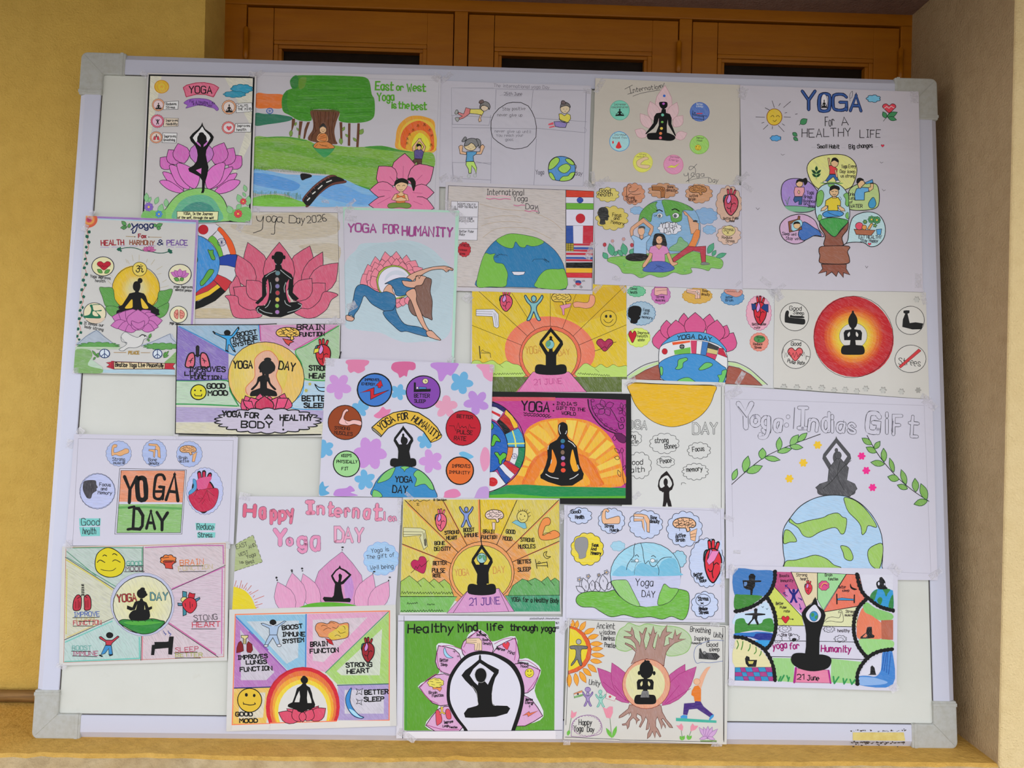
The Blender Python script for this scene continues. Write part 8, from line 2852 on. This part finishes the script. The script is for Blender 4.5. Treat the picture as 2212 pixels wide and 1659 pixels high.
poster('poster', 'lower right cream poster of tree with roots, black praying figure and orange edge sun', 4, 'd8d6cf', 'd0cfca', (1205, 1330, K27), """
Q 128 30 2112 120 2085 1590 72 1525
N edge_sun
H 60 .3
E e8a02c b05c18 5 180 150 185 50 50 225 160 245 58 50 270 190 345 70 60 320 225 455 155 60 370 280 505 238 60 400 350 555 345 60 410 415 560 405 54 410 480 578 497 60 400 550 545 575 60 370 600 480 700 64 310 650 415 745 60 270 690 350 830 66 215 710 240 870 60 140 715 140 885 60
P d85c24 8c2c10 5 150 130 230 150 320 210 390 310 415 420 400 530 340 620 240 690 130 720
P e0cc28 - 0 148 155 220 180 290 245 340 330 365 430 340 530 280 610 200 655 128 680
H 60 .4
S 6c6c6c 222 6 155 375 250 368 360 378 355 410 290 420 285 520 300 600 280 620 255 580 238 540 200 590 165 620 170 590 215 520 220 420 160 410
O a8a8ac 222 6 258 322 32 32
N tree
H 30 .6
S b4c8a0 88b464 9 725 400 720 290 760 180 830 130 880 90 1000 130 1100 100 1280 130 1400 130 1530 160 1620 230 1650 320 1600 440 1480 490 1350 490 1300 400 1000 400 900 420 830 440
H 80 .4
P a88478 5c2c20 6 905 595 940 520 965 450 900 390 830 350 835 335 920 370 975 430 950 340 900 290 815 270 820 255 900 260 920 240 825 185 900 200 915 140 935 190 950 270 1000 330 1010 380 1030 300 1005 190 1045 230 1080 150 1100 150 1075 240 1060 310 1085 420 1110 370 1140 270 1120 210 1150 240 1180 130 1200 220 1225 200 1190 290 1170 380 1200 420 1240 230 1260 280 1290 200 1350 115 1340 200 1410 205 1330 260 1310 380 1380 350 1370 270 1420 290 1450 170 1465 250 1530 205 1490 290 1580 288 1440 340 1380 390 1340 450 1320 540 1312 620 1100 530
P a88478 5c2c20 6 885 1100 870 1150 760 1240 755 1265 800 1250 880 1200 880 1230 900 1190 910 1230 840 1330 795 1340 800 1355 850 1350 860 1400 880 1370 890 1300 930 1260 965 1290 970 1340 985 1300 1010 1290 970 1250 980 1210 1030 1240 1040 1290 1005 1370 1020 1380 1070 1290 1085 1250 1110 1290 1090 1410 1120 1400 1130 1330 1140 1400 1110 1460 1105 1520 1140 1490 1170 1430 1200 1510 1215 1430 1260 1500 1275 1490 1240 1410 1210 1370 1210 1290 1230 1250 1270 1350 1280 1400 1300 1340 1330 1390 1330 1360 1280 1280 1300 1270 1380 1380 1420 1385 1400 1350 1340 1280 1290 1190 1275 1110
N lotus
H 60 .2
E b85090 8c2460 5 880 1080 490 645 230 900 1070 668 582 220 1300 1100 1572 600 230 1290 1110 1712 630 230
K 9c2c70 6 560 820 840 1050 700 860 860 1060 1640 900 1330 1090 1500 860 1320 1080
N orange_disc
H 70 .5
O dc9c7c 8c3020 6 1095 845 295 308
O d8d4a0 - 0 1080 840 240 250
N black_figure
M nam 1080 1090 310 520 0 0c0c0c d4cc98
H 0 0
S 0c0c0c - 0 1015 620 1080 560 1150 590 1180 670 1150 750 1080 780 1020 730
O 0c0c0c - 0 1005 708 18 26
O 0c0c0c - 0 1190 710 18 26
O 0c0c0c - 0 1110 570 28 18
H 60 .6
P 707070 - 0 1040 930 1120 930 1130 1010 1020 1010
N lettering
T 1c1a1e 7 480 160 705 165 72 Ancient
T 1c1a1e 7 515 230 710 235 56 wisdom
T 1c1a1e 7 530 300 698 308 56 Timeless
T 1c1a1e 7 575 385 715 400 56 Practice
T 1c1a1e 7 385 850 520 870 64 Unity
T 1c1a1e 7 1635 195 1885 215 62 Breathing
T 1c1a1e 7 1925 265 2040 275 62 Unity
T 1c1a1e 6 1680 305 1870 310 50 Inspiring
T 1c1a1e 5 1650 350 1780 352 26 Humanity
T 1c1a1e 7 1840 380 1975 382 50 Good
T 1c1a1e 7 1872 438 1995 435 46 sleep
T 1c1a1e 8 260 1350 420 1352 66 Happy
T 1c1a1e 8 198 1430 312 1430 70 Yoga
T 1c1a1e 8 362 1435 450 1435 60 Day
N curly_frame
C 8c4c94 5 165 1490 175 1340 230 1270 310 1235 420 1230 500 1270 545 1360 530 1450 450 1480 340 1498 240 1495 165 1490
B - 8c4c94 4 358 1360 180 128 26 .07
C 4c64a4 5 2050 310 1900 305 1760 350 1700 400 1682 500 1715 585 1780 575 1880 582 2040 560
P 2c2c2c 111 4 1750 410 1765 405 1790 480 1830 460 1960 465 2000 505 1960 545 1745 530
O 888 111 5 1812 462 20 20
N unity_figures
P d88450 444 3 198 960 300 922 312 990 202 1020
P d4d4cc - 0 200 975 306 945 308 965 202 995
P 70a860 - 0 202 995 308 966 312 990 204 1020
O 181820 - 0 248 968 13 13
M man 370 1030 140 180 0 9c84b8 5c4484
O 9c84b8 5c4484 5 370 912 34 30
M man 530 1050 140 160 0 98ccbc 4c9c90
O 98ccbc 4c9c90 5 525 942 22 24
P d6d4d0 b85868 4 605 945 720 1005 700 1055 590 1020
O c83048 - 0 645 1000 16 16
N flowers
H 70 .3
P e08ca0 - 0 555 1130 600 1150 640 1120 680 1125 680 1200 650 1270 600 1260 575 1190
P e08ca0 - 0 170 1165 195 1200 235 1185 220 1240 180 1270 158 1250
P e08ca0 - 0 1460 1352 1500 1360 1525 1330 1550 1370 1540 1425 1500 1400
P e08ca0 - 0 1640 1430 1640 1370 1665 1330 1690 1360 1738 1360 1700 1410
K 4c6c40 5 645 1270 665 1510 165 1265 130 1480 1525 1420 1540 1520 1645 1430 1610 1520
E 68b840 - 0 670 1510 595 1385 44 675 1510 728 1360 44 120 1480 145 1410 40 1535 1540 1510 1485 36 1540 1540 1565 1480 36 1610 1535 1602 1470 32 1615 1535 1655 1480 32
E c8a0d0 8c5ca0 4 1850 1520 1745 1380 50 1850 1520 1800 1375 44 1850 1520 1855 1365 50 1850 1520 1910 1375 46 1850 1520 1975 1400 50 1850 1500 1750 1525 40 1850 1500 1940 1530 40
P 70984c - 0 1755 1540 1960 1540 1965 1555 1770 1560
N yoga_person
H 0 .2
S e0a888 - 0 1885 630 1850 690 1810 780 1760 920 1740 900 1750 780 1820 660
O e0b08c c07c4c 4 1718 815 40 38
P dc7824 - 0 1690 870 1735 860 1770 910 1768 1060 1690 1060 1680 1000 1650 980 1655 930
P 442878 - 0 1560 1085 1690 1075 1700 1055 1765 1060 1800 1120 1920 1220 1880 1255 1780 1190 1720 1150 1620 1160 1600 1230 1548 1220
P 3c94d0 - 0 1515 1245 1550 1225 1600 1235 1600 1270 1520 1265
P 3c94d0 - 0 1865 1285 1890 1235 1930 1218 1925 1250 1880 1295
P 3cac98 - 0 1460 1262 1960 1295 1960 1325 1460 1302
N pen_frame
H 0 0
K 2c2a2c 5 150 40 2068 135 148 40 100 1350 2068 135 2052 1560 90 1500 760 1530 760 1535 1960 1560 2040 150 2048 1540
""", (100, 120, 70, 170, 40, 1960, 1610, 130, 80, 20, 110, 1570, 90, 60, 0, 1940, 110, 120, 60, 10))
K28 = 390 / 2212
poster('poster', 'poster with scalloped black arcs, corner pose scenes, green ground and tall black figure', 6, 'dad7e4', 'cdcad8', (1565, 1220, K28), """
Q 62 10 2125 52 2105 1545 50 1480
N coloured_panels
H 60 .3
P b44878 - 0 640 85 815 90 1000 520 970 620 610 270
P c880b4 - 0 740 300 900 300 1000 520 970 620 760 440
P c4cc58 - 0 610 275 950 630 970 750 640 745 530 400
P d8c8a4 141414 6 820 90 1138 98 1138 420 1000 520
P 98cc90 141414 6 1140 98 1490 115 1210 560 1140 430
P dc7058 141414 6 1495 115 1650 120 1720 420 1640 505 1210 578
P d4d4a8 141414 5 1220 580 1640 510 1620 760 1190 750
H 0 0
K 141414 7 815 85 1000 520 610 270 945 630 1138 98 1138 430 600 742 990 748 1180 752 1620 762 600 930 1000 935 1165 938 1640 948 560 1125 900 1130 1300 1145 1760 1165
H 80 .3
P 94c47c - 0 590 1140 860 1145 845 1440 620 1420
P 94c47c - 0 1310 1150 1690 1190 1640 1300 1640 1460 1300 1440
H 5 .25
P d87c9c 8c2c60 5 880 1270 1265 1290 1310 1450 845 1440
L a0247c 26 875 1265 855 1440
L a0247c 20 1275 1295 1300 1450
N lettering
H 0 0
T 281420 6 675 150 790 148 32 Boosts
T 281420 6 685 212 845 208 34 immunity
T 281420 6 880 140 1010 138 34 Strong
T 281420 6 930 190 1025 188 34 heart
T 281420 6 1232 142 1320 140 34 Brain
T 281420 6 1270 188 1390 190 32 function
T 281420 6 1398 290 1488 288 34 Better
T 281420 6 1445 330 1528 328 30 sleep
T 281420 6 1485 585 1590 590 32 Strong
T 281420 6 1475 628 1600 630 28 muscles
T 281420 6 630 490 722 490 34 Better
T 281420 6 680 535 758 535 28 Pulse
T 281420 6 728 582 800 582 30 rate
T 281420 6 698 875 825 870 34 Stay fit
T 281420 6 1388 825 1535 825 36 healthy
T 981c6c 14 598 1035 765 1020 80 yoga
T 981c6c 14 800 1030 915 1030 74 for
T 981c6c 14 1185 1062 1550 1072 78 Humanity
T 141414 10 890 1402 975 1405 62 21
T 141414 10 1015 1412 1155 1418 60 June
N panel_icon
B - 141414 5 740 785 78 44 9 .2
O - 141414 4 742 780 34 22
B - 141414 5 1282 790 70 38 9 .2
O - 141414 4 1282 785 32 18
B - 141414 5 855 895 64 44 9 .2
B - 141414 5 650 905 58 50 8 .2
O 141414 - 0 855 915 28 18
B - 141414 5 1420 908 76 42 9 .2
O - 141414 4 1420 915 36 22
M man 848 380 130 170 0 1c1c74 1c1c74
K 1c1c74 8 800 300 745 250 745 250 775 248 745 250 750 275 770 385 720 345 720 345 745 340 905 405 950 435 950 435 935 410 920 480 935 550 935 550 922 530 935 550 945 530
M organ 1025 285 130 160 0 d03448
B d04c80 5c1030 5 1218 255 66 60 8 .1
C e0b050 8 1180 280 1210 230 1260 230
C 5c1030 5 1190 270 1220 240 1260 260
S 0c0c0c - 0 1545 230 1560 270 1600 290 1628 300 1590 310 1550 290 1538 260
K 0c0c0c 14 1376 360 1378 480 1592 370 1590 465
K 0c0c0c 10 1378 430 1590 435
P 3c90c8 0c0c0c 4 1385 415 1440 405 1585 420 1585 435 1385 432
C 3c3434 5 1220 700 1270 650 1330 640 1400 650 1420 620 1430 580 1400 590 1405 565 1440 570 1455 690 1380 700 1300 690 1240 700
M heart 748 672 98 98 0 c82434 501018 5
K 141414 6 650 660 700 660 800 665 840 668
P 141414 - 0 832 656 850 668 832 680
K 2c8c4c 18 665 1425 690 1370 690 1425 730 1355 780 1425 795 1380 765 1360 785 1410 1345 1455 1335 1370 1345 1455 1400 1375 1465 1460 1455 1395 1465 1460 1500 1400 1560 1465 1540 1405 1560 1465 1600 1410
N corner_scene
H 20 .2
S 3c74b4 - 0 125 62 400 66 600 80 590 220 540 330 470 390 300 380 125 370
S 3c8030 - 0 127 375 200 365 350 370 465 388 380 460 260 530 127 545
P 0c0c0c - 0 300 190 295 140 320 110 355 110 380 140 372 190 450 192 450 210 375 215 375 260 350 300 340 370 318 370 315 310 270 300 235 280 225 210 220 190
P 5c80b4 - 0 240 210 275 210 280 235 260 262 240 262
H 5 .2
S bcd0e4 - 0 150 600 350 560 500 450 560 540 595 680 590 750 130 740 130 620
S 3c8434 - 0 130 700 170 660 240 660 280 720 440 720 480 670 560 655 595 690 595 820 400 800 200 830 130 850
S 2c70b8 - 0 132 840 300 830 420 820 592 840 590 900 480 910 350 890 132 880
S 1c2c84 - 0 200 860 350 880 400 840 590 850 580 930 480 940 350 900
S 3494d0 - 0 350 930 580 930 540 1000 480 1030 420 980
P 0c0c0c - 0 365 590 360 550 380 530 405 540 400 590 500 600 500 615 405 625 400 670 425 730 400 740 365 660 330 700 300 745 280 730 335 670 345 620 250 615 250 600
L 0c0c0c 5 455 510 470 525 480 508
L 0c0c0c 5 510 535 520 548 535 532
S d8d0a0 - 0 132 925 260 930 380 990 480 1080 560 1200 575 1255 132 1258
C 4c8434 12 155 930 170 980 150 1030
C 4c8434 12 225 940 220 990 205 1040
C 4c8434 12 315 975 310 1020 290 1055
C 4c8434 12 385 1010 388 1060 365 1090
C 4c8434 12 450 1060 445 1090 430 1115
P 0c0c0c - 0 250 1150 270 1115 305 1130 310 1165 400 1165 385 1250 290 1250 260 1210
P c8bc5c - 0 288 1180 360 1180 345 1215 300 1215
P a0347c 2c1c4c 4 130 1258 580 1255 605 1425 128 1415
P 2c88b8 1c2c4c 3 130 1258 190 1258 208 1315 130 1315
P 2c88b8 1c2c4c 3 250 1258 332 1258 350 1312 268 1312
P 2c88b8 1c2c4c 3 410 1258 495 1256 515 1310 428 1312
P 2c88b8 1c2c4c 3 208 1315 268 1315 285 1368 225 1366
P 2c88b8 1c2c4c 3 350 1315 428 1315 440 1368 365 1368
P 2c88b8 1c2c4c 3 515 1315 585 1315 592 1368 530 1370
P 2c88b8 1c2c4c 3 130 1366 225 1366 240 1418 130 1415
P 2c88b8 1c2c4c 3 285 1368 365 1368 375 1420 305 1420
P 2c88b8 1c2c4c 3 440 1368 530 1370 545 1424 455 1422
P d0cedb - 0 1655 118 2066 125 2066 540 1990 560 1800 440 1700 300
S 2c90c8 - 0 1780 430 1800 350 1860 300 1960 290 2050 310 2066 340 2066 545 1950 520 1850 470
S 2c7c3c - 0 1780 420 1800 350 1870 300 1860 360 1830 440
S 2c7c3c - 0 1940 295 2030 300 2000 350 1980 390 1960 340
S 2c7c3c - 0 1870 440 1900 395 1935 420 1910 490
S 2c7c3c - 0 2066 370 2030 420 2010 520 2066 540
S 0c0c0c - 0 1895 190 1900 160 1925 150 1950 175 1970 210 1975 260 1998 285 1980 298 1890 298 1860 250 1865 210
O d0cedb - 0 1890 232 12 20
O d0cedb - 0 1962 238 8 14
H 70 .3
S dc7858 - 0 1620 800 1630 680 1690 530 1740 580 1860 660 1940 740 1940 850 1900 910 1650 910
S 80bc68 - 0 1700 500 1750 460 1850 530 2050 600 2050 670 1900 680 1800 620 1720 580
P b06048 - 0 1920 680 2066 675 2066 920 1925 915
S 94c87c - 0 1650 915 1850 910 2060 930 2055 1020 1900 1050 1770 1110 1690 1030
P 0c0c0c - 0 1745 770 1765 760 1805 760 1810 850 1840 870 1830 895 1740 905 1665 905 1665 885 1735 830
P d87858 - 0 1690 888 1735 840 1750 870 1730 890
H 20 .2
P d0cedb - 0 1660 1350 1700 1250 1800 1160 1930 1090 1920 1300 1860 1350
S 3c7cc4 - 0 1940 1070 2000 1060 2058 1070 2060 1475 1640 1470 1650 1370 1750 1360 1850 1370 1910 1310 1925 1200
K 1c4c9c 8 1960 1080 1930 1290 2000 1070 1985 1320 2040 1080 2010 1340 1985 1080 1955 1300
S 84a8d8 - 0 1650 1380 1800 1380 1900 1400 2000 1440 1900 1470 1650 1470
P 0c0c0c - 0 1790 1250 1810 1232 1838 1260 1850 1320 1860 1350 1755 1348 1785 1335
N scalloped_arc
H 0 0
C 0d0d0d 38 618 85 615 180 580 290 520 380 430 460 320 520 200 560 128 570
D 0d0d0d - 26 618 85 615 180 580 290 520 380 430 460 320 520 200 560 128 570
C 0d0d0d 38 530 415 590 520 625 650 628 780 600 900 560 980 505 1035
D 0d0d0d - 26 530 415 590 520 625 650 628 780 600 900 560 980 505 1035
C 0d0d0d 38 130 885 250 900 370 960 470 1020 550 1130 600 1260 620 1420
D 0d0d0d - 26 130 885 250 900 370 960 470 1020 550 1130 600 1260 620 1420
C 0d0d0d 38 1625 120 1650 240 1700 350 1800 440 1900 510 2000 545 2065 560
D 0d0d0d - 26 1625 120 1650 240 1700 350 1800 440 1900 510 2000 545 2065 560
C 0d0d0d 38 1730 430 1640 530 1590 680 1590 850 1640 1000 1740 1130
D 0d0d0d - 26 1730 430 1640 530 1590 680 1590 850 1640 1000 1740 1130
C 0d0d0d 38 1630 1460 1630 1340 1680 1230 1780 1120 1900 1060 2050 1035
D 0d0d0d - 26 1630 1460 1630 1340 1680 1230 1780 1120 1900 1060 2050 1035
N black_figure
S 0d0d0d - 0 815 1150 850 1090 950 1080 1080 1100 1200 1100 1290 1130 1310 1190 1260 1270 1100 1305 940 1280 840 1220
P 0d0d0d - 0 1115 395 1132 440 1145 500 1220 560 1240 620 1215 720 1185 800 1165 900 1160 1150 980 1150 1000 1000 1000 850 985 740 950 640 948 590 985 530 1070 480 1090 430
S d0cedb - 0 1105 488 1150 540 1182 600 1170 660 1130 697 1060 697 1010 650 1000 600 1040 540
O 3484b8 142838 5 1095 630 52 60
S 3c8c50 - 0 1060 600 1090 590 1100 620 1070 640
S 3c8c50 - 0 1110 630 1140 620 1135 660 1110 660
""", (90, 60, 110, 110, 40, 2090, 60, 160, 100, 40, 90, 900, 60, 260, -10, 80, 1440, 100, 90, 30, 2080, 1510, 110, 100, -30))
